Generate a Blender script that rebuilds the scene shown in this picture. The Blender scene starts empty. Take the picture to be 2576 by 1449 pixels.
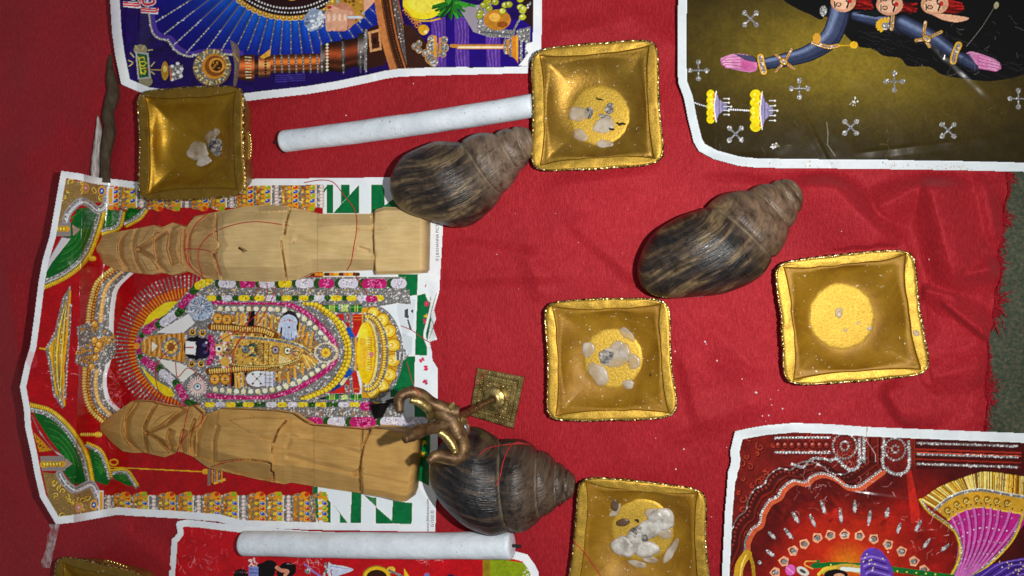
import bpy, math, random
import numpy as np
from mathutils import Vector, Matrix

random.seed(7)
RNG = np.random.default_rng(11)
scene = bpy.context.scene
COL = scene.collection

# ------------------------------------------------------------------ camera
# Photograph coordinates are measured on a 2576 x 1449 sheet; at(x, y, z) gives the
# world point (metres) at height z that stands at such a place.
F = 1950.0
CX, CY = 1288.0, 724.5
NAD = (1900.0, 640.0)                 # foot of the camera on the table
H = 0.62
_d = np.array([NAD[0]-CX, -(NAD[1]-CY), -F]); _d /= np.linalg.norm(_d)
_u = -_d
_ex = np.array([1.0, 0, 0]) - _u*_u[0]; _ex /= np.linalg.norm(_ex)
_ey = np.cross(_u, _ex)
ROT = np.array([_ex, _ey, _u])
CAM = np.array([0.0, 0.0, H])

cam_data = bpy.data.cameras.new("camera")
cam = bpy.data.objects.new("camera", cam_data)
COL.objects.link(cam)
cam_data.sensor_width = 36.0
cam_data.lens = 36.0*F/2576.0
cam_data.clip_start = 0.01
cam_data.clip_end = 50.0
cam.matrix_world = Matrix([[*ROT[0], 0], [*ROT[1], 0], [*ROT[2], H], [0, 0, 0, 1]])
scene.camera = cam

def at(x, y, z=0.0):
    x = np.asarray(x, float); y = np.asarray(y, float); z = np.asarray(z, float)
    x, y, z = np.broadcast_arrays(x, y, z)
    r = np.stack([x-CX, -(y-CY), np.full(x.shape, -F)], -1)
    w = r @ ROT.T
    t = (z-H)/w[..., 2]
    return CAM + w*t[..., None]

def to_px(p):
    q = (np.asarray(p, float)-CAM) @ ROT
    return CX + q[..., 0]/-q[..., 2]*F, CY - q[..., 1]/-q[..., 2]*F

# ------------------------------------------------------------------ light
world = bpy.data.worlds.new("World")
scene.world = world
world.use_nodes = True
bg = world.node_tree.nodes["Background"]
bg.inputs[0].default_value = (0.92, 0.96, 1.0, 1)
bg.inputs[1].default_value = 0.205

flash_data = bpy.data.lights.new("flash_lamp", 'SPOT')
flash = bpy.data.objects.new("flash_lamp", flash_data)
COL.objects.link(flash)
flash_data.energy = 17.6
flash_data.color = (1.0, 0.985, 0.955)
flash_data.shadow_soft_size = 0.005
flash_data.spot_size = math.radians(172)
flash_data.spot_blend = 1.0
flash.location = Vector(CAM + ROT @ np.array([0.085, 0.010, 0.0]))
_aim = Vector(at(560, 700, 0.0))
flash.rotation_euler = (_aim-flash.location).to_track_quat('-Z', 'Y').to_euler()

vs = scene.view_settings
vs.view_transform = 'Standard'
vs.look = 'None'
vs.exposure = 0.0
vs.gamma = 1.0
vs.use_curve_mapping = False

# ------------------------------------------------------------------ helpers
def tag(o, label=None, cat=None, group=None, kind=None):
    if label: o["label"] = label
    if cat: o["category"] = cat
    if group: o["group"] = group
    if kind: o["kind"] = kind
    return o

def empty(name, loc, label, cat, group=None):
    o = bpy.data.objects.new(name, None)
    o.empty_display_size = 0.01
    COL.objects.link(o)
    o.location = Vector(loc)
    return tag(o, label, cat, group)

def link_mesh(name, me, mat, parent=None):
    o = bpy.data.objects.new(name, me)
    COL.objects.link(o)
    if mat is not None: me.materials.append(mat)
    if parent is not None:
        o.parent = parent
        o.matrix_parent_inverse = Matrix.Translation(-Vector(parent.location))
    return o

def mesh(name, verts, faces, mat, parent=None, smooth=True, uv=None):
    me = bpy.data.meshes.new(name)
    verts = np.asarray(verts, np.float32)
    if isinstance(faces, np.ndarray):
        n, k = faces.shape
        me.vertices.add(len(verts)); me.vertices.foreach_set("co", verts.ravel())
        me.loops.add(n*k); me.loops.foreach_set("vertex_index", faces.astype(np.int32).ravel())
        me.polygons.add(n)
        me.polygons.foreach_set("loop_start", np.arange(0, n*k, k, dtype=np.int32))
        me.update(calc_edges=True)
        me.validate()
    else:
        me.from_pydata([tuple(map(float, v)) for v in verts], [], faces)
    if smooth:
        me.polygons.foreach_set("use_smooth", np.ones(len(me.polygons), bool))
    if uv is not None:
        lay = me.uv_layers.new(name="UVMap")
        idx = np.zeros(len(me.loops), np.int32); me.loops.foreach_get("vertex_index", idx)
        lay.data.foreach_set("uv", np.asarray(uv, np.float32)[idx].ravel())
    me.update()
    return link_mesh(name, me, mat, parent)

def grid_faces(nr, nc, wrap=False):
    r = np.arange(nr-1)[:, None]
    c = np.arange(nc if wrap else nc-1)[None, :]
    c2 = (c+1) % nc
    return np.stack([r*nc+c, r*nc+c2, (r+1)*nc+c2, (r+1)*nc+c], -1).reshape(-1, 4)

def hash2(ix, iy, seed):
    h = (ix.astype(np.int64)*374761393 + iy.astype(np.int64)*668265263 + seed*974711) & 0x7fffffff
    h = ((h ^ (h >> 13))*1274126177) & 0x7fffffff
    h = (h ^ (h >> 16)) & 0xffff
    return h/65535.0

def vnoise(x, y, seed=0):
    x = np.asarray(x, float); y = np.asarray(y, float)
    x, y = np.broadcast_arrays(x, y)
    ix = np.floor(x); iy = np.floor(y)
    fx = x-ix; fy = y-iy
    fx = fx*fx*(3-2*fx); fy = fy*fy*(3-2*fy)
    a = hash2(ix, iy, seed); b = hash2(ix+1, iy, seed)
    c = hash2(ix, iy+1, seed); d = hash2(ix+1, iy+1, seed)
    return ((a*(1-fx)+b*fx)*(1-fy) + (c*(1-fx)+d*fx)*fy)*2-1

def fbm(x, y, seed=0, n=4):
    s = 0; a = 1.0; t = 0
    for i in range(n):
        s = s + a*vnoise(np.asarray(x)*2**i, np.asarray(y)*2**i, seed+i*17); t += a; a *= 0.5
    return s/t

def sstep(a, b, x):
    t = np.clip((np.asarray(x, float)-a)/(b-a), 0, 1)
    return t*t*(3-2*t)

def seg_dist(X, Y, pts):
    best = np.full(np.shape(X), 1e9)
    for (x0, y0), (x1, y1) in zip(pts[:-1], pts[1:]):
        dx, dy = x1-x0, y1-y0
        L = dx*dx+dy*dy+1e-9
        t = np.clip(((X-x0)*dx+(Y-y0)*dy)/L, 0, 1)
        best = np.minimum(best, np.hypot(X-(x0+t*dx), Y-(y0+t*dy)))
    return best

def ridge(x, y, p0, p1, h, wl, wr):
    """an asymmetric crease: left side falls over wl, right side over wr (seen walking p0 -> p1)"""
    p0, p1 = np.array(p0), np.array(p1)
    d = p1-p0; L = np.hypot(*d); d = d/L
    s = (x-p0[0])*d[0]+(y-p0[1])*d[1]
    n = (x-p0[0])*d[1]-(y-p0[1])*d[0]
    t = np.clip(1-np.where(n > 0, n/wl, -n/wr), 0, 1)
    end = sstep(-0.25*L, 0.12*L, s)*sstep(1.25*L, 0.88*L, s)
    return h*(0.5*t**1.35+0.5*t*t*(3-2*t))*end

def creases(x, y, lines, h=0.0006, w=9):
    """small sharp handling creases in a sheet"""
    z = 0
    for a, b in lines: z = z+ridge(x, y, a, b, h, w, w*2.2)
    return z

def inside(X, Y, pts):
    res = np.zeros(np.shape(X), bool)
    n = len(pts)
    for i in range(n):
        x0, y0 = pts[i]; x1, y1 = pts[(i+1) % n]
        if y0 == y1: continue
        c = (y0 > Y) != (y1 > Y)
        res ^= c & (X < (x1-x0)*(Y-y0)/(y1-y0)+x0)
    return res

def curve(pts, n=12):
    """Catmull-Rom through the points (any dimension)."""
    p = np.asarray(pts, float)
    q = np.vstack([2*p[0]-p[1], p, 2*p[-1]-p[-2]])
    out = []
    for i in range(len(p)-1):
        a, b, c, d = q[i:i+4]
        for t in np.linspace(0, 1, n, endpoint=False):
            out.append(0.5*((2*b)+(-a+c)*t+(2*a-5*b+4*c-d)*t*t+(-a+3*b-3*c+d)*t**3))
    out.append(p[-1])
    return np.array(out)

def tube(path, rad, nseg=8, caps=True, squash=None):
    """verts, faces of a tube along world points; rad scalar or per point."""
    path = np.asarray(path, float)
    n = len(path)
    rad = np.broadcast_to(np.asarray(rad, float), (n,))
    tan = np.gradient(path, axis=0)
    tan /= np.linalg.norm(tan, axis=1)[:, None]+1e-12
    ref = np.array([0, 0, 1.0]) if abs(tan[0][2]) < 0.9 else np.array([1.0, 0, 0])
    a = np.cross(tan[0], ref); a /= np.linalg.norm(a)
    V = []
    for i in range(n):
        a = a-tan[i]*np.dot(a, tan[i]); a /= np.linalg.norm(a)+1e-12
        b = np.cross(tan[i], a)
        for k in range(nseg):
            th = 2*math.pi*k/nseg
            V.append(path[i]+rad[i]*(math.cos(th)*a+math.sin(th)*b))
    Fc = [tuple(f) for f in grid_faces(n, nseg, True)]
    if caps:
        Fc.append(tuple(range(nseg-1, -1, -1)))
        Fc.append(tuple((n-1)*nseg+k for k in range(nseg)))
    return np.array(V), Fc

def join(parts):
    V = []; Fc = []; o = 0
    for v, f in parts:
        V.append(np.asarray(v)); Fc += [tuple(int(i)+o for i in q) for q in f]; o += len(v)
    return np.vstack(V), Fc

# ------------------------------------------------------------------ materials
class Mat:
    def __init__(self, name, color=(0.5, 0.5, 0.5), rough=0.5, metal=0.0, spec=0.5, **kw):
        self.m = bpy.data.materials.new(name)
        self.m.use_nodes = True
        self.nt = self.m.node_tree
        self.b = self.nt.nodes["Principled BSDF"]
        self.b.inputs["Base Color"].default_value = (*color, 1)
        self.b.inputs["Roughness"].default_value = rough
        self.b.inputs["Metallic"].default_value = metal
        self.b.inputs["Specular IOR Level"].default_value = spec
        for k, v in kw.items():
            self.b.inputs[k.replace('_', ' ')].default_value = v
        self._tc = None
    def n(self, t, **kw):
        x = self.nt.nodes.new(t)
        for k, v in kw.items(): setattr(x, k, v)
        return x
    def l(self, a, b): self.nt.links.new(a, b)
    def obj(self):
        if self._tc is None: self._tc = self.n('ShaderNodeTexCoord')
        return self._tc.outputs['Object']
    def uv(self):
        self.obj(); return self._tc.outputs['UV']
    def scaled(self, vec, s, rot=(0, 0, 0)):
        x = self.n('ShaderNodeMapping')
        x.inputs['Scale'].default_value = s
        x.inputs['Rotation'].default_value = rot
        self.l(vec, x.inputs['Vector']); return x.outputs['Vector']
    def noise(self, vec, scale, detail=4, rough=0.55, dist=0.0):
        x = self.n('ShaderNodeTexNoise')
        x.inputs['Scale'].default_value = scale
        x.inputs['Detail'].default_value = detail
        x.inputs['Roughness'].default_value = rough
        x.inputs['Distortion'].default_value = dist
        self.l(vec, x.inputs['Vector']); return x.outputs['Fac']
    def voro(self, vec, scale, out='Color', feature='F1'):
        x = self.n('ShaderNodeTexVoronoi', feature=feature)
        x.inputs['Scale'].default_value = scale
        self.l(vec, x.inputs['Vector']); return x.outputs[out]
    def ramp(self, fac, stops, interp='LINEAR'):
        x = self.n('ShaderNodeValToRGB')
        cr = x.color_ramp; cr.interpolation = interp
        while len(cr.elements) < len(stops): cr.elements.new(0.5)
        for e, (p, c) in zip(cr.elements, stops):
            e.position = p
            e.color = (*c, 1) if hasattr(c, '__len__') else (c, c, c, 1)
        self.l(fac, x.inputs['Fac']); return x.outputs['Color']
    def mix(self, a, b, fac, mode='MIX'):
        x = self.n('ShaderNodeMix', data_type='RGBA', blend_type=mode)
        for s, v in ((x.inputs[0], fac), (x.inputs[6], a), (x.inputs[7], b)):
            if hasattr(v, 'is_output'): self.l(v, s)
            elif hasattr(v, '__len__'): s.default_value = (*v, 1)
            else: s.default_value = v
        return x.outputs[2]
    def math(self, op, a, b=0.0):
        x = self.n('ShaderNodeMath', operation=op)
        for s, v in ((x.inputs[0], a), (x.inputs[1], b)):
            if hasattr(v, 'is_output'): self.l(v, s)
            else: s.default_value = v
        return x.outputs[0]
    def color(self, c): self.l(c, self.b.inputs['Base Color'])
    def rough(self, c): self.l(c, self.b.inputs['Roughness'])
    def metal(self, c): self.l(c, self.b.inputs['Metallic'])
    def bump(self, h, dist=0.001, strength=1.0):
        x = self.n('ShaderNodeBump')
        x.inputs['Distance'].default_value = dist
        x.inputs['Strength'].default_value = strength
        self.l(h, x.inputs['Height'])
        prev = self.b.inputs['Normal'].links
        if prev: self.l(prev[0].from_socket, x.inputs['Normal'])
        self.l(x.outputs['Normal'], self.b.inputs['Normal'])

# red satin-like cotton
mc = Mat("red_cloth", rough=0.46, spec=0.55)
mc.b.inputs["Specular Tint"].default_value = (1.0, 0.22, 0.24, 1)
v = mc.obj()
big = mc.noise(v, 9, 3)
streak = mc.noise(mc.scaled(v, (1.0, 0.22, 1.0)), 900, 3, 0.7)
weave = mc.noise(mc.scaled(v, (1.0, 0.6, 1.0)), 1700, 2, 0.6)
c0 = mc.ramp(streak, [(0.25, (0.265, 0.0085, 0.014)), (0.52, (0.375, 0.0145, 0.023)), (0.80, (0.53, 0.036, 0.047))])
c1 = mc.mix(c0, mc.ramp(big, [(0.3, 0.82), (0.7, 1.06)]), 1.0, 'MULTIPLY')
mc.color(c1)
mc.b.inputs['Sheen Weight'].default_value = 0.12
mc.b.inputs['Sheen Tint'].default_value = (1, 0.3, 0.3, 1)
mc.bump(streak, 0.0007, 0.85); mc.bump(weave, 0.0004, 0.7)
M_CLOTH = mc.m

mf = Mat("fray_thread", (0.42, 0.012, 0.025), 0.7, spec=0.2); M_FRAY = mf.m
mt = Mat("red_thread", (0.46, 0.022, 0.026), 0.55, spec=0.3); M_THREAD = mt.m

# green speckled floor
mg = Mat("floor_green", rough=0.6, spec=0.3)
g1 = mg.noise(mg.obj(), 420, 4, 0.65)
g2 = mg.noise(mg.obj(), 60, 3)
mg.color(mg.mix(mg.ramp(g1, [(0.36, (0.018, 0.030, 0.014)), (0.5, (0.044, 0.056, 0.029)), (0.66, (0.100, 0.082, 0.044))]),
                mg.ramp(g2, [(0.3, 0.8), (0.7, 1.15)]), 1.0, 'MULTIPLY'))
mg.bump(g1, 0.0004, 0.4)
M_FLOOR = mg.m

# laminated print: colours carried by the sheet itself, alpha = glitter
mp = Mat("printed_paper", rough=0.34, spec=0.28)
at_n = mp.n('ShaderNodeVertexColor', layer_name="Print")
flk = mp.voro(mp.obj(), 1500, 'Color')
flk2 = mp.n('ShaderNodeSeparateColor'); mp.l(flk, flk2.inputs[0])
mp.color(at_n.outputs['Color'])
mp.metal(mp.math('MULTIPLY', at_n.outputs['Alpha'], 0.15))
mp.rough(mp.math('ADD', mp.math('MULTIPLY', at_n.outputs['Alpha'], 0.22), 0.17))
crk = mp.noise(mp.obj(), 55, 5, 0.6)
mp.bump(crk, 0.0008, 0.2)
mp.bump(mp.math('MULTIPLY', flk2.outputs[0], at_n.outputs['Alpha']), 0.0006, 0.5)
M_PRINT = mp.m
M_INK = Mat("black_ink", (0.02, 0.02, 0.022), 0.4).m

# candle wax
mw = Mat("candle_wax", rough=0.42, spec=0.45, Subsurface_Weight=0.35, Subsurface_Scale=0.006)
mw.b.inputs['Subsurface Radius'].default_value = (1.0, 0.9, 0.8)
nz = mw.noise(mw.obj(), 60, 5, 0.6); sp = mw.noise(mw.obj(), 420, 2, 0.5); sp2 = mw.noise(mw.obj(), 26, 3, 0.6)
cw = mw.ramp(nz, [(0.3, (0.60, 0.66, 0.72)), (0.65, (0.74, 0.80, 0.86))])
cw = mw.mix(cw, (0.12, 0.075, 0.05), mw.math('MULTIPLY', mw.ramp(sp, [(0.675, 0.0), (0.72, 0.8)]), mw.ramp(sp2, [(0.45, 0.0), (0.62, 1.0)])))
cw = mw.mix(cw, (0.34, 0.32, 0.30), mw.ramp(mw.noise(mw.obj(), 17, 5, 0.7), [(0.58, 0.0), (0.76, 0.35)]))
mw.color(cw); mw.bump(nz, 0.003, 0.6)
M_WAX = mw.m
M_WICK = Mat("burnt_wick", (0.012, 0.011, 0.010), 0.9).m

# leftover wax in the lamps: cloudy, translucent
mr = Mat("wax_residue", (0.66, 0.60, 0.53), 0.30, spec=0.5, Alpha=1.0)
rz = mr.noise(mr.obj(), 75, 4, 0.55)
mr.color(mr.ramp(rz, [(0.32, (0.40, 0.30, 0.20)), (0.5, (0.50, 0.43, 0.35)), (0.7, (0.64, 0.58, 0.51))]))
mr.l(mr.ramp(rz, [(0.3, 0.30), (0.62, 0.74)]), mr.b.inputs['Alpha'])
mr.bump(rz, 0.002, 0.25)
M_RESIDUE = mr.m
ms = Mat("sooty_wax", (0.3, 0.28, 0.26), 0.5)
sz = ms.noise(ms.obj(), 260, 5, 0.7)
ms.color(ms.ramp(sz, [(0.4, (0.03, 0.03, 0.03)), (0.52, (0.22, 0.20, 0.18)), (0.66, (0.55, 0.52, 0.48))]))
ms.bump(sz, 0.002, 0.6)
M_SOOT = ms.m
mq = Mat("wax_clump", rough=0.3, spec=0.5, Subsurface_Weight=0.3, Subsurface_Scale=0.004)
qz = mq.noise(mq.obj(), 110, 5, 0.6)
mq.color(mq.ramp(qz, [(0.32, (0.36, 0.33, 0.29)), (0.5, (0.55, 0.52, 0.47)), (0.7, (0.68, 0.65, 0.60))]))
mq.l(mq.ramp(qz, [(0.3, 0.70), (0.55, 0.95)]), mq.b.inputs['Alpha'])
mq.bump(qz, 0.003, 0.4)
M_CLUMP = mq.m

def gold_mat(name, lo, hi, rough, metal, bump=0.5, scale=260):
    m = Mat(name, rough=rough, metal=metal)
    n = m.noise(m.obj(), scale, 5, 0.65); n2 = m.noise(m.obj(), 45, 4, 0.6)
    c = m.ramp(n, [(0.3, lo), (0.68, hi)])
    c = m.mix(c, m.ramp(n2, [(0.3, 0.82), (0.7, 1.08)]), 1.0, 'MULTIPLY')
    m.color(c); m.bump(n, 0.0007, bump)
    m.rough(m.ramp(n2, [(0.3, max(rough-0.07, 0.05)), (0.7, rough+0.08)]))
    return m
M_RIM = gold_mat("gold_leaf_rim", (0.36, 0.20, 0.020), (0.72, 0.455, 0.068), 0.50, 0.70, 0.28, 900).m
M_DISC = gold_mat("gold_leaf_disc", (0.46, 0.28, 0.026), (0.74, 0.48, 0.070), 0.54, 0.66, 0.5, 560).m
def amber(name, lo, hi, rough, metal):
    m = Mat(name, rough=rough, metal=metal, spec=0.25)
    n = m.noise(m.obj(), 38, 6, 0.68, 0.8); n2 = m.noise(m.obj(), 420, 2, 0.5)
    c = m.ramp(n, [(0.28, lo), (0.72, hi)])
    c = m.mix(c, (0.75, 0.66, 0.48), m.ramp(n2, [(0.70, 0.0), (0.73, 0.85)]))
    m.color(c); m.bump(n, 0.002, 0.25); m.bump(n2, 0.0005, 0.3)
    m.b.inputs['Coat Weight'].default_value = 0.04
    m.b.inputs['Coat Roughness'].default_value = 0.35
    return m
M_AMBER = amber("oily_gold_wax", (0.19, 0.082, 0.003), (0.37, 0.195, 0.012), 0.52, 0.22).m
M_AMBER2 = amber("dark_gold_wax", (0.19, 0.10, 0.010), (0.36, 0.21, 0.03), 0.42, 0.6).m
M_GLOSS = amber("shiny_gold_glaze", (0.27, 0.140, 0.008), (0.43, 0.25, 0.020), 0.45, 0.70).m
mb = Mat("gold_glitter_braid", rough=0.3, metal=0.85)
bv = mb.voro(mb.obj(), 620, 'Color'); bs = mb.n('ShaderNodeSeparateColor'); mb.l(bv, bs.inputs[0])
mb.color(mb.ramp(bs.outputs[1], [(0.0, (0.05, 0.035, 0.012)), (0.45, (0.30, 0.20, 0.05)), (0.8, (0.85, 0.64, 0.22)), (1.0, (1.0, 0.9, 0.6))]))
mb.bump(bs.outputs[0], 0.0025, 1.0)
M_BRAID = mb.m
M_CLAY = gold_mat("gold_painted_clay", (0.22, 0.12, 0.02), (0.42, 0.26, 0.05), 0.5, 0.55, 0.6, 200).m
M_BEAD = Mat("gold_bead", (0.92, 0.72, 0.28), 0.18, 1.0).m

def wood_mat(name, a, b, c):
    m = Mat(name, rough=0.62, spec=0.25)
    g = m.noise(m.scaled(m.obj(), (0.10, 1.0, 1.0)), 420, 4, 0.55, 0.2)
    g2 = m.noise(m.obj(), 32, 4, 0.6); g3 = m.noise(m.obj(), 14, 3)
    col = m.ramp(g, [(0.3, a), (0.5, b), (0.72, c)])
    col = m.mix(col, m.ramp(g2, [(0.3, 0.84), (0.68, 1.08)]), 1.0, 'MULTIPLY')
    spk = m.noise(m.scaled(m.obj(), (0.3, 1, 1)), 700, 2, 0.5)
    col = m.mix(col, (0.09, 0.05, 0.02), m.ramp(spk, [(0.74, 0.0), (0.82, 0.5)]))
    m.color(col); m.bump(g, 0.0005, 0.35); m.bump(g2, 0.003, 0.2)
    return m.m
M_WOOD1 = wood_mat("pale_carved_wood", (0.57, 0.39, 0.165), (0.62, 0.435, 0.192), (0.67, 0.485, 0.23))
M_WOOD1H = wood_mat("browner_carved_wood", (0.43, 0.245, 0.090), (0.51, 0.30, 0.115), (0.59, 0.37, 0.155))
M_CRACK = Mat("painted_crack_shade", (0.022, 0.014, 0.008), 0.9).m  # near-black that paints in the shade deep in the wood's splits
M_WOOD2 = wood_mat("tan_carved_wood", (0.455, 0.25, 0.070), (0.51, 0.288, 0.083), (0.56, 0.33, 0.105))

def brass_mat(name, dark, lite, rough, metal=0.6):
    m = Mat(name, rough=rough, metal=metal)
    n = m.noise(m.obj(), 150, 5, 0.65); n2 = m.noise(m.obj(), 700, 3)
    m.color(m.ramp(n, [(0.38, dark), (0.62, lite)]))
    m.bump(n2, 0.0006, 0.25); m.bump(n, 0.002, 0.3)
    return m.m
M_BRASS = brass_mat("worn_brass", (0.20, 0.135, 0.040), (0.50, 0.385, 0.155), 0.36, 0.88)
M_TARN = brass_mat("tarnished_brass", (0.075, 0.036, 0.016), (0.19, 0.115, 0.048), 0.5)
M_STEEL = Mat("solder_metal", (0.6, 0.62, 0.65), 0.3, 1.0).m

mk = Mat("bark", rough=0.8, spec=0.2)
kz = mk.noise(mk.scaled(mk.obj(), (1, 0.3, 1)), 260, 5, 0.65)
mk.color(mk.ramp(kz, [(0.3, (0.035, 0.024, 0.014)), (0.6, (0.085, 0.060, 0.036)), (0.8, (0.15, 0.115, 0.075))]))
mk.bump(kz, 0.002, 0.7)
M_BARK = mk.m
mk2 = Mat("peeled_wood", rough=0.5, spec=0.4)
kz2 = mk2.noise(mk2.scaled(mk2.obj(), (1, 0.12, 1)), 420, 4, 0.6)
mk2.color(mk2.ramp(kz2, [(0.3, (0.20, 0.15, 0.13)), (0.55, (0.52, 0.47, 0.44)), (0.75, (0.75, 0.71, 0.68))]))
mk2.bump(kz2, 0.001, 0.5)
M_PEEL = mk2.m
mtp = Mat("clear_tape", (0.85, 0.80, 0.80), 0.22, spec=0.6, Alpha=0.55)
tz = mtp.noise(mtp.scaled(mtp.obj(), (1, 0.5, 1)), 120, 4)
mtp.bump(tz, 0.006, 1.0)
mtp.l(mtp.ramp(tz, [(0.35, 0.15), (0.65, 0.75)]), mtp.b.inputs['Alpha'])
M_TAPE = mtp.m

def shell_mat(name, dark, mid, tan, spire, bias, seed):
    m = Mat(name, rough=0.36, spec=0.36)
    uvv = m.uv()
    mp_ = m.n('ShaderNodeMapping'); mp_.inputs['Location'].default_value = (seed, seed*0.37, 0)
    m.l(uvv, mp_.inputs['Vector']); u = mp_.outputs['Vector']
    st = m.noise(m.scaled(u, (29, 2.6, 1)), 1.0, 5, 0.62, 0.30)
    st2 = m.noise(m.scaled(u, (150, 5, 1)), 1.0, 3, 0.6, 0.15)
    mott = m.noise(m.scaled(u, (24, 22, 1)), 1.0, 5, 0.65, 0.4)
    c = m.ramp(st, [(0.36+bias, dark), (0.47+bias, mid), (0.56+bias, tan), (0.66+bias, mid)])
    c = m.mix(c, m.ramp(st2, [(0.3, 0.62), (0.7, 1.35)]), 1.0, 'MULTIPLY')
    c = m.mix(c, m.ramp(mott, [(0.34, 0.55), (0.66, 1.45)]), 1.0, 'MULTIPLY')
    sep = m.n('ShaderNodeSeparateXYZ'); m.l(uvv, sep.inputs[0])
    csp = m.ramp(mott, [(0.34, (spire[0]*0.30, spire[1]*0.28, spire[2]*0.28)), (0.52, spire), (0.7, (spire[0]*1.5, spire[1]*1.5, spire[2]*1.5))])
    c = m.mix(csp, c, m.ramp(sep.outputs[1], [(0.26, 0.0), (0.46, 1.0)]))
    scr = m.noise(m.scaled(u, (120, 50, 1)), 1.0, 3, 0.7)
    c = m.mix(c, (0.36, 0.34, 0.32), m.ramp(scr, [(0.68, 0.0), (0.78, 0.6)]))
    atn = m.n('ShaderNodeAttribute', attribute_name="suture")
    c = m.mix(c, (0.30, 0.24, 0.16), m.math('MULTIPLY', atn.outputs['Fac'], 0.5))
    m.color(c)
    m.bump(st2, 0.0012, 0.6); m.bump(mott, 0.0015, 0.25)
    m.rough(m.ramp(mott, [(0.3, 0.25), (0.7, 0.46)]))
    return m.m
M_SHELL_A = shell_mat("brown_striped_shell", (0.015, 0.0125, 0.012), (0.048, 0.033, 0.022), (0.16, 0.112, 0.058), (0.165, 0.115, 0.080), 0.055, 3.1)
M_SHELL_B = shell_mat("striped_shell", (0.013, 0.012, 0.0125), (0.046, 0.031, 0.021), (0.155, 0.105, 0.050), (0.165, 0.104, 0.064), 0.055, 8.4)
M_SHELL_C = shell_mat("dark_shell", (0.0095, 0.009, 0.0105), (0.018, 0.015, 0.0145), (0.060, 0.038, 0.024), (0.080, 0.053, 0.036), 0.05, 5.2)
M_LIP = Mat("shell_lip", (0.33, 0.30, 0.29), 0.5).m
M_CRUMB = Mat("white_crumb", (0.75, 0.72, 0.72), 0.6).m
M_SEED = Mat("brown_seed", (0.10, 0.055, 0.03), 0.35).m
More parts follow.
